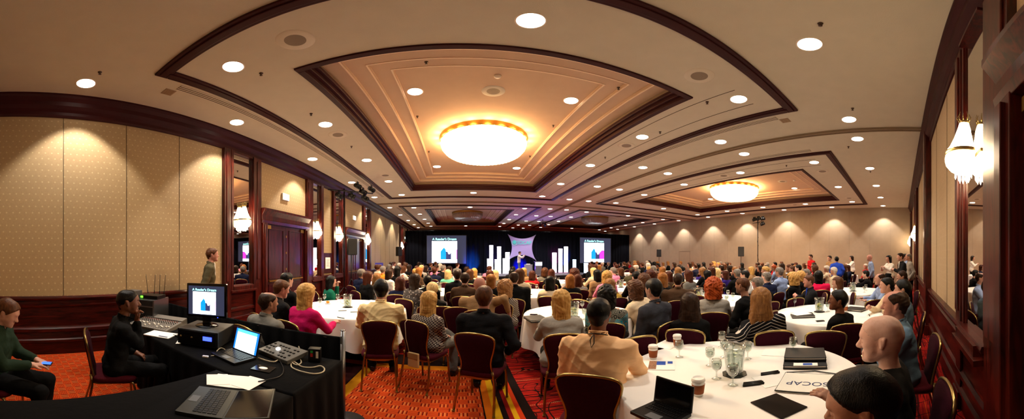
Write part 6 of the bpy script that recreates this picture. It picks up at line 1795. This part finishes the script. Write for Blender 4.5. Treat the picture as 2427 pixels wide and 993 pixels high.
def sit(px, py, D, hair, hcol, top, heading=None, label=None, near=False, chair=True, chairh=None, **P):
    trs = P.pop('trs', 'black'); skin = P.pop('skin', 'fair'); stand = P.get('stand', False); zfl = P.pop('zf', 0); sh_ = P.pop('shirtc', 'white')
    chair_lab = P.pop('clabel', None)
    el = math.tan((py - YH) / F)
    if D is None: D = (HC - P.pop('zh', 1.21)) / max(.02, el)
    zneed = HC - D * el - zfl
    if stand: P['h'] = max(.88, min(1.1, (zneed - .95 - .2) / .485)); P['zhip'] = .95 + (0 if abs(zneed - 1.66) < .25 else 0)
    else: P['h'] = max(.74, min(1.12, (zneed - .75) / .485))
    X, Y = at(px, D)
    hd = stage_heading(X, Y) if heading is None else math.radians(heading)
    if near:
        cell = .009 if D < 4.6 else .012
        nm = 'near_%d_%d' % (px, py); template(nm, cell, hair=hair, **P); hh = TEMPL[nm]
    else:
        P['h'] = round(P['h'] * 16) / 16
        if D > 8: P['farfig'] = True
        key = str(sorted(P.items(), key=str)) + hair + ('f' if D > 10 else 'm'); nm = key
        if key not in TEMPL: template(nm, .015 if D < 10 else .021, hair=hair, **P)
        hh = TEMPL[nm]
    hx, hy = hh['meshes']['_head'].x, hh['meshes']['_head'].y
    # world offset of the head for this heading
    wx = hx * math.cos(hd) + hy * math.sin(hd); wy = -hx * math.sin(hd) + hy * math.cos(hd)
    bx, by_ = X - wx, Y - wy
    if label is None:
        who = 'woman' if P.get('fem') else 'man'
        hs_ = {'short': 'short', 'buzz': 'cropped', 'none': 'no', 'balding': 'receding', 'thick': 'thick', 'long': 'long', 'verylong': 'very-long', 'midlong': 'shoulder-length', 'bob': 'bobbed', 'curly': 'curly', 'bigcurly': 'big-curled'}[hair]
        ti = min(range(len(TABLES)), key=lambda i: math.hypot(TABLES[i][0] - X, TABLES[i][1] - Y))
        label = '%s, %s %s hair, %s top, %s' % (who, hs_, hcol.replace(' ', '-'), top.replace(' ', '-'), tshort(ti)[4:])
    label = uniq(label, X, Y); WHO.append((X, Y, top))
    pobj = person(nm, bx, by_, hd, label, hair=hcol, top=top, trs=trs, skin=skin, z=zfl, shirt=sh_)
    SEATED.append((X, Y, px, py))
    hips = (bx, by_, hd, pobj, nm)
    if chair and not stand:
        ch = hd if chairh is None else math.radians(chairh)
        cx, cy = bx - .02 * math.sin(ch), by_ - .02 * math.cos(ch)
        cl = chair_lab or ('burgundy chair of the ' + label)
        if len(cl.split()) > 16: cl = 'chair of the ' + label
        if len(cl.split()) > 16: print('LONG', cl)
        add_chair(cx, cy, ch, uniq(cl, cx, cy), 'burgundy banquet chairs', simple=D > 7.5)
    return hips

N = dict(near=True)
# nearest people, one by one
sit(903, 688, 3.5, 'thick', 'black', 'yellow', -12, 'man seen from behind in a pale yellow shirt at the near left table', **N, wear='shirt', ar='table', al='table', w=1.14, fat=1.12, hs=1.05, wrinkle=.007, clabel='burgundy chair behind the yellow-shirted man, back fully in view')
sit(1018, 722, 3.45, 'verylong', 'blonde', 'plaid', 28, 'small woman with long straight blonde hair in a dark patterned top', **N, fem=True, hvol=1.2, cross=-1, trs='grey', slump=.95, clabel='burgundy chair of the long-haired blonde with a beige purse hanging on it')
sit(1148, 706, 2.95, 'short', 'brown', 'charcoal', 14, 'man with cropped brown hair in a dark suit jacket sitting in the centre aisle', **N, wear='jacket', w=1.15, fat=1.05, ar='side', al='lap', skin='ruddy', chairh=24, hs=1.03, trs='charcoal', clabel='burgundy chair of the dark-suited man in the centre aisle')
sit(1137, 676, 4.15, 'none', 'grey', 'tan', 8, 'bald broad man in a tan polo, right arm stretched out', **N, wear='polo', w=1.25, fat=1.2, ar='back', al='lap', skin='ruddy', hs=1.05)
sit(1025, 688, 4.5, 'short', 'pale blonde', 'black', 0, 'person with short pale blonde hair behind the long-haired blonde', **N, fem=True, hvol=1.4)
sit(1198, 687, 4.75, 'bigcurly', 'light brown', 'plaid', 24, 'woman with long wavy light-brown hair and black-and-white plaid shoulders', **N, fem=True, hvol=.8)
sit(1219, 659, 5.2, 'balding', 'dark brown', 'black', 14, 'large man with receding dark hair in a black suit, centre', **N, wear='jacket', w=1.2, fat=1.15)
sit(1330, 713, 2.95, 'long', 'blonde', 'light grey', 14, 'woman with a golden blonde ponytail in a grey top from behind', **N, fem=True, al='table', ar='table', hvol=1.1, clabel='burgundy chair behind the blonde ponytail woman')
PEACH = sit(1420, 744, 1.98, 'buzz', 'black', 'peach', 40, 'dark-skinned man from behind in a peach-orange collared shirt', **N, wear='shirt', w=1.1, fat=1.1, skin='brown', ar='table', al='lap', wrinkle=.007, clabel='burgundy chair of the peach-shirted man, brass arc in front')
sit(1438, 700, 3.4, 'curly', 'black', 'turquoise paisley', 30, 'woman with big dark hair in a turquoise paisley blouse', **N, fem=True, w=1.15, fat=1.15, hvol=1.3, skin='tan', clabel='dark-backed chair beside the paisley blouse woman')
sit(1504, 682, 4.15, 'curly', 'brown', 'cream', -14, 'woman with short brown hair leaning aside in a white sweater', **N, fem=True, side=-8, lean=12, w=1.1, al='table', trs='grey')
sit(1549, 686, 3.3, 'thick', 'black', 'denim grey', -6, 'black-haired man in a dark denim-grey shirt, face turned left', **N, wear='shirt', lean=-4, w=1.0, skin='fair', trs='tan', clabel='burgundy chair seen edge-on behind the denim-grey shirt')
sit(1607, 664, 5.0, 'short', 'dark brown', 'brown', 42, 'broad man with short dark hair in a brown jacket, right of centre', **N, wear='jacket', w=1.2, fat=1.1, clabel='black-looking chair back behind the brown jacket man')
sit(1635, 722, 3.12, 'verylong', 'dark brown', 'black', 44, 'woman with very long dark brown hair at the nearest table far edge', **N, fem=True, hvol=1.9, hw=1.3, w=.95, chairh=58, clabel='burgundy chair of the very long dark-haired woman')
sit(1691, 681, 4.0, 'bigcurly', 'red', 'light grey', 50, 'woman with bright red curly hair in a grey top', **N, fem=True, al='table', ar='table', clabel='black-backed chair of the red-curled woman')
sit(1760, 674, 3.95, 'buzz', 'brown', 'black', -2, 'lean crop-haired man in a black sweater beyond the striped woman', **N, wear='tee', al='table', ar='table', lean=14, skin='tan')
sit(1795, 671, 4.8, 'balding', 'grey', 'black', 20, 'big balding man in a black jacket behind the striped woman', **N, wear='jacket', w=1.2, fat=1.2, skin='ruddy')
sit(1803, 712, 3.0, 'midlong', 'light brown', 'black and white striped', 50, 'woman in a black and white striped top leaning on the nearest table', **N, fem=True, hvol=1.7, hw=.9, w=1.1, side=-9, lean=-2, ar='lap', al=((.44, -.06, .80), (.5, -.7, -.3)), hs=1.08, clabel='burgundy chair of the striped top woman')
sit(1917, 667, 5.6, 'short', 'brown', 'charcoal', -28, 'man in a dark suit and blue tie holding a glass', **N, wear='jacket', w=1.1, fat=1.1, ar='hold', al='hold', skin='ruddy', shirtc='blue', yaw=-8, face=True)
sit(1940, 655, 6.5, 'bob', 'black', 'hot pink', 62, 'woman with glossy black bobbed hair in a hot pink top', **N, fem=True, w=1.2, fat=1.2, hvol=2.2)
sit(1985, 676, 5.7, 'bob', 'brown', 'light grey', -20, 'woman with brown bobbed hair in a grey scarf facing left', **N, fem=True, hvol=1.2)
sit(1987, 714, 3.3, 'thick', 'black', 'black', 20, 'young dark-skinned man in a black turtleneck with his head tilted back', **N, wear='tee', skin='brown', w=.95, yaw=-40, pitch=-6, chairh=62, clabel='burgundy chair right of the empty one, young man in black sits on it')
sit(2086, 662, 5.6, 'balding', 'dark brown', 'light blue', -22, 'man with receding hair, pale blue shirt, third back-wall table', **N, wear='shirt', w=1.1, ar='table', al='table')
sit(2102, 677, 4.25, 'short', 'black', 'cream', -18, 'man with short black hair in a cream jacket looking left', **N, wear='shirt', skin='fair', ar='hold')
sit(2138, 656, 6.0, 'thick', 'dark brown', 'black', -10, 'dark-haired man in black, hand at chin, near the back wall', **N, wear='shirt', ar='chin')
sit(2140, 686, 3.65, 'thick', 'black', 'steel blue', 4, 'black-haired man in a steel-blue shirt beside the back wall', **N, wear='shirt', fat=1.1, lean=-4)
sit(2122, 724, 2.5, 'balding', 'dark brown', 'steel blue', -4, 'man with bald forehead, blue-grey shirt, profile left behind the bald man', **N, wear='shirt', face=True, cellh=.0055, ar='hold', al='hold', skin='ruddy', hs=1.08, trs='grey', w=1.1, lean=6)
sit(2090, 808, 1.46, 'buzz', 'stubble', 'black', -2, 'bald elderly man in black in left profile, nearest right table', **N, face=True, cellh=.0042, hs=1.1, al='side', ar='side', skin='pale', pitch=4, trs='olive', w=1.1, lean=2, handfine=(-1,), clabel='burgundy chair of the bald elderly man in black')
sit(2046, 957, .86, 'thick', 'black', 'navy', 34, 'black-haired man leaning in at the bottom right, hand raised over the tote bag', **N, face=True, cellh=.0045, hvol=1.0, highline=True, al='lap', ar=((.16, .42, .93), (.4, -.2, -.9)), skin='tan', pitch=14, yaw=-42, hs=1.05, lean=6, handfine=(1,), clabel='burgundy chair of the black-haired man at bottom right')
sit(503, 604, 5.0, 'short', 'brown', 'olive', 38, 'man in a grey-brown suit standing with his back against the left wall', **N, stand=True, wear='jacket', ar='down', al='down', skin='ruddy', face=True, trs='charcoal')
sit(303, 716, 2.75, 'buzz', 'black', 'black', 16, 'sound engineer in black sitting with his chin on his hand', **N, wear='shirt', ar='chin', al='lap', skin='brown', lean=10, face=True, cellh=.0055, yaw=6, hs=1.05, handfine=(1, -1), w=1.1, clabel='brass-framed burgundy chair of the sound engineer')
PHONER = sit(17, 735, 2.42, 'short', 'brown', 'dark green', 20, 'person in a dark green shirt at the left edge looking down at a phone', **N, wear='shirt', ar=((.07, .34, .72), (.5, -.6, -.5)), al=((.07, .34, .72), (.5, -.6, -.5)), pitch=25, handfine=(1, -1), clabel='burgundy chair at the left edge under the person with the phone')
sit(636, 718, 3.12, 'balding', 'dark brown', 'grey', 12, 'man in a grey suit just behind the black barrier', **N, wear='jacket', w=1.12, fat=1.05, yaw=15, cross=-1, trs='grey', skin='tan')
sit(667, 683, 3.75, 'short', 'brown', 'charcoal', 20, 'brown-haired man in a black suit second behind the barrier', **N, wear='jacket', yaw=12, pitch=14, skin='ruddy', ar='hold', al='hold')
sit(680, 664, 4.45, 'short', 'black', 'black', 14, 'dark-haired man in black mostly hidden against the double doors', **N, wear='jacket', ar='chin')
sit(727, 697, 3.4, 'long', 'blonde', 'magenta', 14, 'woman with big blonde hair in a magenta jacket at the near left table', **N, fem=True, hvol=1.9, w=1.05, fat=1.05, ar='table', clabel='burgundy chair of the magenta jacket woman')
sit(785, 675, 6.0, 'long', 'black', 'green', 48, 'woman with long black hair in an emerald green top', **N, fem=True, al='chin')
# second ring
for (px, py, D, hair, hc_, col, fem, wear) in (
    (857, 648, None, 'short', 'grey', 'navy', 0, 'shirt'), (873, 655, None, 'verylong', 'auburn', 'black', 1, 'tee'), (893, 663, 5.5, 'verylong', 'light brown', 'grey', 1, 'tee'), (949, 677, 4.35, 'bob', 'auburn', 'navy', 1, 'jacket'),
    (984, 664, 5.3, 'bob', 'dark brown', 'floral', 1, 'tee'), (1014, 667, 5.6, 'short', 'black', 'black', 0, 'jacket'), (1084, 651, None, 'short', 'dark brown', 'charcoal', 0, 'jacket'), (1102, 661, None, 'short', 'dark brown', 'brown', 0, 'jacket'),
    (1114, 649, None, 'long', 'brown', 'black', 1, 'tee'), (1124, 645, None, 'bob', 'blonde', 'cream', 1, 'tee'), (1164, 664, 5.2, 'long', 'ginger', 'black', 1, 'tee'), (1161, 650, None, 'bob', 'auburn', 'grey', 1, 'tee'), (1174, 649, None, 'long', 'pale blonde', 'floral', 1, 'tee'),
    (1192, 659, None, 'thick', 'black', 'black', 0, 'tee'), (1213, 647, None, 'bob', 'black', 'grey', 1, 'tee'), (1232, 650, None, 'long', 'brown', 'cream', 1, 'tee'), (1241, 643, None, 'bob', 'blonde', 'tan', 1, 'tee'), (1262, 651, None, 'bob', 'auburn', 'red', 1, 'tee'),
    (1278, 655, None, 'short', 'dark brown', 'brown', 0, 'jacket'), (1286, 664, 5.5, 'curly', 'ginger', 'floral', 1, 'tee'), (1304, 669, 5.5, 'bob', 'black', 'cream', 1, 'shirt'), (1307, 648, None, 'long', 'auburn', 'black', 1, 'tee'), (1291, 644, None, 'curly', 'brown', 'grey', 1, 'tee'),
    (1351, 664, 5.4, 'bob', 'ginger', 'black', 1, 'tee'), (1369, 677, 5.35, 'verylong', 'auburn', 'tweed', 1, 'tee'), (1361, 648, None, 'bigcurly', 'auburn', 'brown', 1, 'tee'), (1406, 644, None, 'long', 'pale blonde', 'cream', 1, 'tee'), (1415, 651, None, 'long', 'black', 'tan', 1, 'tee'),
    (1438, 657, 6.2, 'curly', 'blonde', 'pink', 1, 'tee'), (1445, 676, 5.3, 'verylong', 'light brown', 'gold', 1, 'tee'), (1453, 642, None, 'short', 'grey', 'pink', 0, 'shirt'), (1471, 643, None, 'long', 'brown', 'black', 1, 'tee'), (1497, 642, None, 'short', 'dark brown', 'olive', 0, 'jacket'),
    (1508, 656, None, 'short', 'black', 'black', 0, 'jacket'), (1526, 665, 5.0, 'curly', 'brown', 'charcoal', 1, 'tee'), (1542, 651, None, 'curly', 'auburn', 'light grey', 1, 'tee'), (1553, 652, None, 'bob', 'brown', 'light grey', 1, 'tee'), (1569, 660, 5.9, 'long', 'ginger', 'black', 1, 'tee'),
    (1585, 653, None, 'long', 'auburn', 'brown', 1, 'tee'), (1569, 641, None, 'bob', 'ginger', 'grey', 1, 'tee'), (1588, 643, None, 'long', 'ginger', 'cream', 1, 'tee'), (1606, 642, None, 'bob', 'light brown', 'black', 1, 'tee'), (1617, 638, None, 'short', 'black', 'navy', 0, 'jacket'),
    (1631, 652, None, 'long', 'auburn', 'grey', 1, 'tee'), (1664, 643, None, 'bob', 'light brown', 'black', 1, 'tee'), (1676, 651, None, 'verylong', 'black', 'black', 1, 'tee'), (1686, 644, None, 'long', 'auburn', 'charcoal', 1, 'tee'), (1698, 647, None, 'curly', 'pale blonde', 'white', 1, 'tee'),
    (1719, 651, None, 'bob', 'auburn', 'purple', 1, 'tee'), (1709, 636, None, 'short', 'dark brown', 'black', 0, 'jacket'), (1747, 648, None, 'short', 'grey', 'black', 0, 'jacket'), (1765, 652, None, 'short', 'black', 'white', 0, 'shirt'), (1787, 648, None, 'short', 'brown', 'green', 0, 'shirt'),
    (1780, 640, None, 'bob', 'blonde', 'tan', 1, 'tee'), (1801, 638, None, 'bob', 'dark brown', 'black', 1, 'tee'), (1814, 641, None, 'short', 'blonde', 'light grey', 0, 'shirt'), (1834, 635, None, 'short', 'red', 'light blue', 0, 'shirt'), (1847, 646, None, 'short', 'grey', 'light blue', 0, 'shirt'),
    (1816, 657, None, 'balding', 'grey', 'navy', 0, 'jacket'), (1879, 661, 6.4, 'bigcurly', 'blonde', 'black', 1, 'tee'), (1897, 653, None, 'curly', 'blonde', 'black', 1, 'tee'), (1911, 647, None, 'short', 'grey', 'grey', 0, 'jacket'), (1878, 638, None, 'short', 'brown', 'brown', 0, 'jacket'), (1892, 636, None, 'short', 'black', 'charcoal', 0, 'jacket'),
    (1869, 635, None, 'short', 'brown', 'olive', 0, 'shirt'), (1959, 637, None, 'short', 'white', 'cream', 0, 'shirt'), (1976, 642, None, 'short', 'white', 'cream', 0, 'shirt'), (1995, 652, None, 'verylong', 'ginger', 'tan', 1, 'tee'), (2000, 634, None, 'bob', 'brown', 'black', 1, 'tee'), (2009, 634, None, 'bob', 'auburn', 'navy', 1, 'tee'),
    (2052, 650, 7.6, 'short', 'black', 'black', 0, 'shirt'), (1930, 637, None, 'curly', 'brown', 'black', 1, 'tee'),
    (908, 640, None, 'short', 'grey', 'orange', 0, 'shirt'), (899, 634, None, 'short', 'brown', 'cream', 0, 'shirt'), (923, 649, None, 'bob', 'dark brown', 'white', 1, 'tee'), (943, 640, None, 'long', 'black', 'black', 1, 'tee'), (957, 638, None, 'long', 'brown', 'white', 1, 'tee'), (988, 637, None, 'buzz', 'brown', 'black', 0, 'jacket'),
    (999, 636, None, 'short', 'pale blonde', 'light grey', 0, 'shirt'), (1034, 635, None, 'short', 'dark brown', 'pink', 0, 'shirt'), (1051, 636, None, 'short', 'grey', 'charcoal', 0, 'jacket'), (1062, 648, None, 'bob', 'pale blonde', 'aqua', 1, 'tee'), (1106, 639, None, 'short', 'dark brown', 'light grey', 0, 'shirt'), (994, 643, None, 'bob', 'ginger', 'brown', 1, 'tee'),
    (1160, 638, None, 'short', 'auburn', 'pink', 0, 'shirt'), (1215, 640, None, 'short', 'black', 'charcoal', 0, 'jacket')):
    D0 = D if D else head_D(py, 1.21)
    x, y = at(px, D0)
    # slide along the line of sight until clear of table tops
    for dd in (0, .15, -.15, .3, -.3, .45, -.45, .6, -.6, .8, -.8, 1.0, -1.0, 1.2, -1.2, 1.4, 1.6, -1.4, 1.8, 2.0, -1.6, 2.2):
        if D0 + dd < 3.4: continue
        x, y = at(px, D0 + dd)
        if clear_of_tables(x, y, .24) and all(math.hypot(x - a, y - b) > .56 for a, b, _, _ in SEATED): D0 += dd; break
    else: continue
    jit = random.Random(px * 7 + py).uniform(-22, 22)
    pz = random.Random(px + py).choice([('lap', 'lap'), ('table', 'table'), ('lap', 'table'), ('chin', 'lap')])
    hd = math.degrees(stage_heading(x, y)) + jit
    sit(px, py, D0, hair, hc_, col, hd, near=D0 < 6.0, fem=bool(fem), wear=wear, ar=pz[0], al=pz[1], w=(1.0 if fem else 1.06), skin=random.Random(px).choice(['fair', 'fair', 'pale', 'tan', 'ruddy']), hvol=1.15)
# standing people at the right
stand = dict(stand=True)
def st(px, D, ztop, hair, hc_, col, hd, label, **P):
    py = YH - F * math.atan((ztop - .12 - HC) / D); sit(px, py, D, hair, hc_, col, hd, label, near=False, stand=True, **P)
st(1921, 13.5, 1.74, 'short', 'dark brown', 'red', -50, 'man in a red shirt standing with a badge before the right wall', wear='shirt', ar='hip', al='hold', w=1.15, fat=1.15)
st(1966, 12.6, 1.62, 'short', 'dark brown', 'tan', -60, 'man standing just behind the bright blue shirt by the right wall', wear='shirt', ar='down', al='down')
st(1983, 11.2, 1.66, 'short', 'black', 'blue', 75, 'bearded man in a bright blue shirt leaning forward by the right wall', wear='shirt', lean=24, ar='down', al='down')
st(2018, 14.8, 1.50, 'bob', 'dark brown', 'white', -20, 'small woman with dark hair and a white top standing by the right wall', fem=True, ar='hold', al='hold')
st(2061, 10.6, 1.72, 'none', 'grey', 'light blue', -6, 'bald man in a pale blue shirt standing upright before the right wall', wear='shirt', ar='down', al='down', skin='ruddy')
st(2106, 10.2, 1.68, 'bob', 'black', 'white', -40, 'woman in a white blouse and black skirt standing and clapping', fem=True, ar='hold', al='hold', wear='tee', skirt=True)
st(2134, 8.6, 1.74, 'short', 'dark brown', 'charcoal', -20, 'man in a dark suit standing near the back wall corner', wear='jacket', ar='down', al='hold')
st(2145, 10.5, 1.76, 'short', 'black', 'light blue', -10, 'man in a pale blue shirt standing behind the dark suit', wear='shirt', ar='down', al='down')
st(2153, 9.4, 1.76, 'balding', 'grey', 'light grey', -10, 'grey-haired man standing last in the corner by the back wall', wear='shirt', ar='down', al='down')
# the speaker on stage
X_, Y_ = 4.64, 21.0
sit(X0 + F * math.atan2(X_, Y_), YH - F * math.atan((2.05 - .12 - HC) / math.hypot(X_, Y_)), math.hypot(X_, Y_), 'short', 'dark brown', 'white', 110, 'speaker in a white jacket on stage gesturing toward the lectern', near=False, stand=True, wear='jacket', ar='gesture', al='gesture', trs='steel blue', zf=.30)
# the rest of the hall: seats round the distant tables
rc = random.Random(42); HN = 0
WH = ['long', 'bob', 'curly', 'midlong', 'verylong']; MH = ['short', 'short', 'thick', 'balding', 'buzz']
for ti, (tx, ty, r, ph) in enumerate(TABLES):
    Dt = math.hypot(tx, ty)
    if ti < 4: continue
    for q in range(9):
        a = q * 2 * PI / 9 + ti
        x, y = tx + (r + .38) * math.cos(a), ty + (r + .38) * math.sin(a)
        if x < XL + .7 or x > XR - .6 or y < .1: continue
        D = math.hypot(x, y)
        if D < 7.5: continue
        if D > 9.9 and 1112 < X0 + F * math.atan2(x, y) < 1390: continue
        if any(math.hypot(x - u, y - v) < .85 for u, v in ((15, 8.35), (15.2, 9.7), (15.35, 17.8), (-3.85, 8.95), (-4.0, 9.98), (-3.95, 18.3))): continue
        if any(math.hypot(x - u, y - v) < .62 for u, v, _, _ in SEATED): continue
        if not clear_of_tables(x, y, .2): continue
        px = X0 + F * math.atan2(x, y)
        zz = rc.uniform(1.14, 1.26); py = YH + F * math.atan((HC - zz) / D)
        # leave room for people already standing exactly in front
        if any(abs(px - c) < 5 and abs(py - d) < 2.5 for _, _, c, d in SEATED): continue
        if rc.random() < .10: continue
        fem = rc.random() < .55
        hd = math.degrees(stage_heading(x, y)) + rc.uniform(-28, 28)
        pz = rc.choice([('lap', 'lap'), ('table', 'table'), ('chin', 'lap')])
        sit(px, py, D, rc.choice(WH if fem else MH), rc.choice(['black', 'dark brown', 'brown', 'brown', 'auburn', 'light brown', 'blonde', 'grey', 'dark brown', 'ginger', 'white']),
            rc.choice(['black', 'charcoal', 'navy', 'grey', 'white', 'cream', 'black', 'brown', 'light blue', 'red', 'charcoal', 'tan', 'purple', 'black', 'light grey']), hd,
            fem=fem, wear='tee' if fem else rc.choice(['shirt', 'jacket']), ar=pz[0], al=pz[1], skin=rc.choice(['fair', 'pale', 'tan', 'ruddy', 'brown']), hvol=1.15)
        HN += 1
print('seated', len(SEATED), 'filled', HN, 'chairs', len(CHAIRS), 'templates', len(TEMPL))
# empty chairs
for (px, D, hd, lab) in ((1955, 2.98, 72, 'empty burgundy chair facing the second back-wall table, back fully in view'), (2062, 5.0, 60, 'empty burgundy chair between the second and third back-wall tables'),
                         (1060, 4.35, 10, 'left of two empty dark chairs before the bald man in tan'), (1087, 4.3, 4, 'right of two empty dark chairs before the bald man in tan'),
                         (1333, 5.2, 20, 'empty burgundy chair at left beyond the cream jacket woman'), (1395, 5.0, 60, 'empty red chair between the auburn-haired and paisley women'), (1483, 2.75, 8, 'empty black-backed chair right of the peach shirt'),
                         (1642, 5.6, 40, 'empty burgundy chair right of the brown jacket man'), (1866, 5.2, 30, 'empty burgundy chair left of the blue-tied man')):
    x, y = at(px, D); add_chair(x, y, math.radians(hd), lab, 'burgundy banquet chairs')

# worn and carried things
def local(px, D, hd, dx, dy, z):
    x, y = at(px, D); h = math.radians(hd); return (x + dx * math.cos(h) + dy * math.sin(h), y - dx * math.sin(h) + dy * math.cos(h), z)
# beige purse hanging on the blonde woman's chair by a long strap
cx, cy, ch, _ = CHAIRS[1]
M = Matrix.Translation((cx, cy, 0)) @ Matrix.Rotation(-ch, 4, 'Z')
t = thing('shoulder_purse', 'small beige purse hanging by a strap on the back of the blonde woman chair', 'purse', (cx, cy, 0), -ch)
TANL = mat('beige_leather', 'b89868', .5)
MB().box(-.02, .12, -.335, -.295, .36, .54).obj('pouch', [TANL], t, bevel=.012); MB().box(-.02, .12, -.34, -.33, .47, .54).obj('flap', [mat('beige_leather_dark', '9a7a4c', .5)], t, bevel=.008)
MB().tube([(-.015, -.31, .53), (-.04, -.335, .70), (-.055, -.335, .89), (-.055, -.30, .915), (-.055, -.26, .89), (-.055, -.24, .7)], .007, 6, flat=.5).obj('strap', [mat('strap_cream', 'd0bc98', .6)], t)
# phone in the hands of the person at the left edge
px_, py_, ph_ = PHONER[:3]
t = thing('mobile_phone', 'phone with blue screen held by the person at the left edge', 'phone', (px_ + .44 * math.sin(ph_), py_ + .44 * math.cos(ph_), .715), -ph_)
MB().box(-.035, .035, -.06, .06, 0, .01).obj('case', [BLACKP], t, bevel=.004); MB().box(-.03, .03, -.05, .05, .0102, .011).obj('screen', [mat('phone_blue', '3060d0', .4, emit='2858e0', estr=1.5)], t)

# black cord lanyard over the peach shirt collar
nk = TEMPL[PEACH[4]]['meshes']['_neck']
LY = MB().tube([(nk.x + .074 * math.cos(a), nk.y + .074 * math.sin(a) + .004, nk.z + .012 - .03 * math.sin(a)) for a in [q * PI / 9 for q in range(18)]], .0035, 6, closed=True)
LY.tube([(nk.x - .02, nk.y - .076, nk.z + .035), (nk.x - .035, nk.y - .095, nk.z - .0), (nk.x - .025, nk.y - .105, nk.z - .05), (nk.x - .008, nk.y - .10, nk.z - .02), (nk.x - .012, nk.y - .078, nk.z + .035)], .0035, 6)
LY.obj('lanyard', [BLACKP], PEACH[3])

# small draped table with a sign at the left wall by the second doors
t = thing('draped_table', 'small violet-draped side table against the left wall beyond the second doors', 'table', (-4.1, 14.4, 0))
MB().lathe([(.001, .75), (.42, .75), (.43, .74), (.44, .4), (.46, .02)], 40, caps=False, fl=lambda a, z: 1 + .03 * math.cos(a * 14) * (1 - z)).obj('cloth', [mat('violet_cloth', '2a2070', .8)], t)
t = thing('sign_board', 'small blue sign board standing on the violet-draped side table', 'sign', (-4.15, 14.3, .75), .5)
MB().box(-.22, .22, -.01, .01, .02, .58).box(-.2, .2, -.08, .08, 0, .02).obj('board', [mat('sign_blue', '3a34a0', .5)], t); MB().box(-.12, .12, -.014, -.01, .38, .48).obj('print', [mat('sign_pale', 'c8c8e8', .6)], t)
# names get Blender's own numeric suffixes; nothing else to do
bpy.context.view_layer.update()
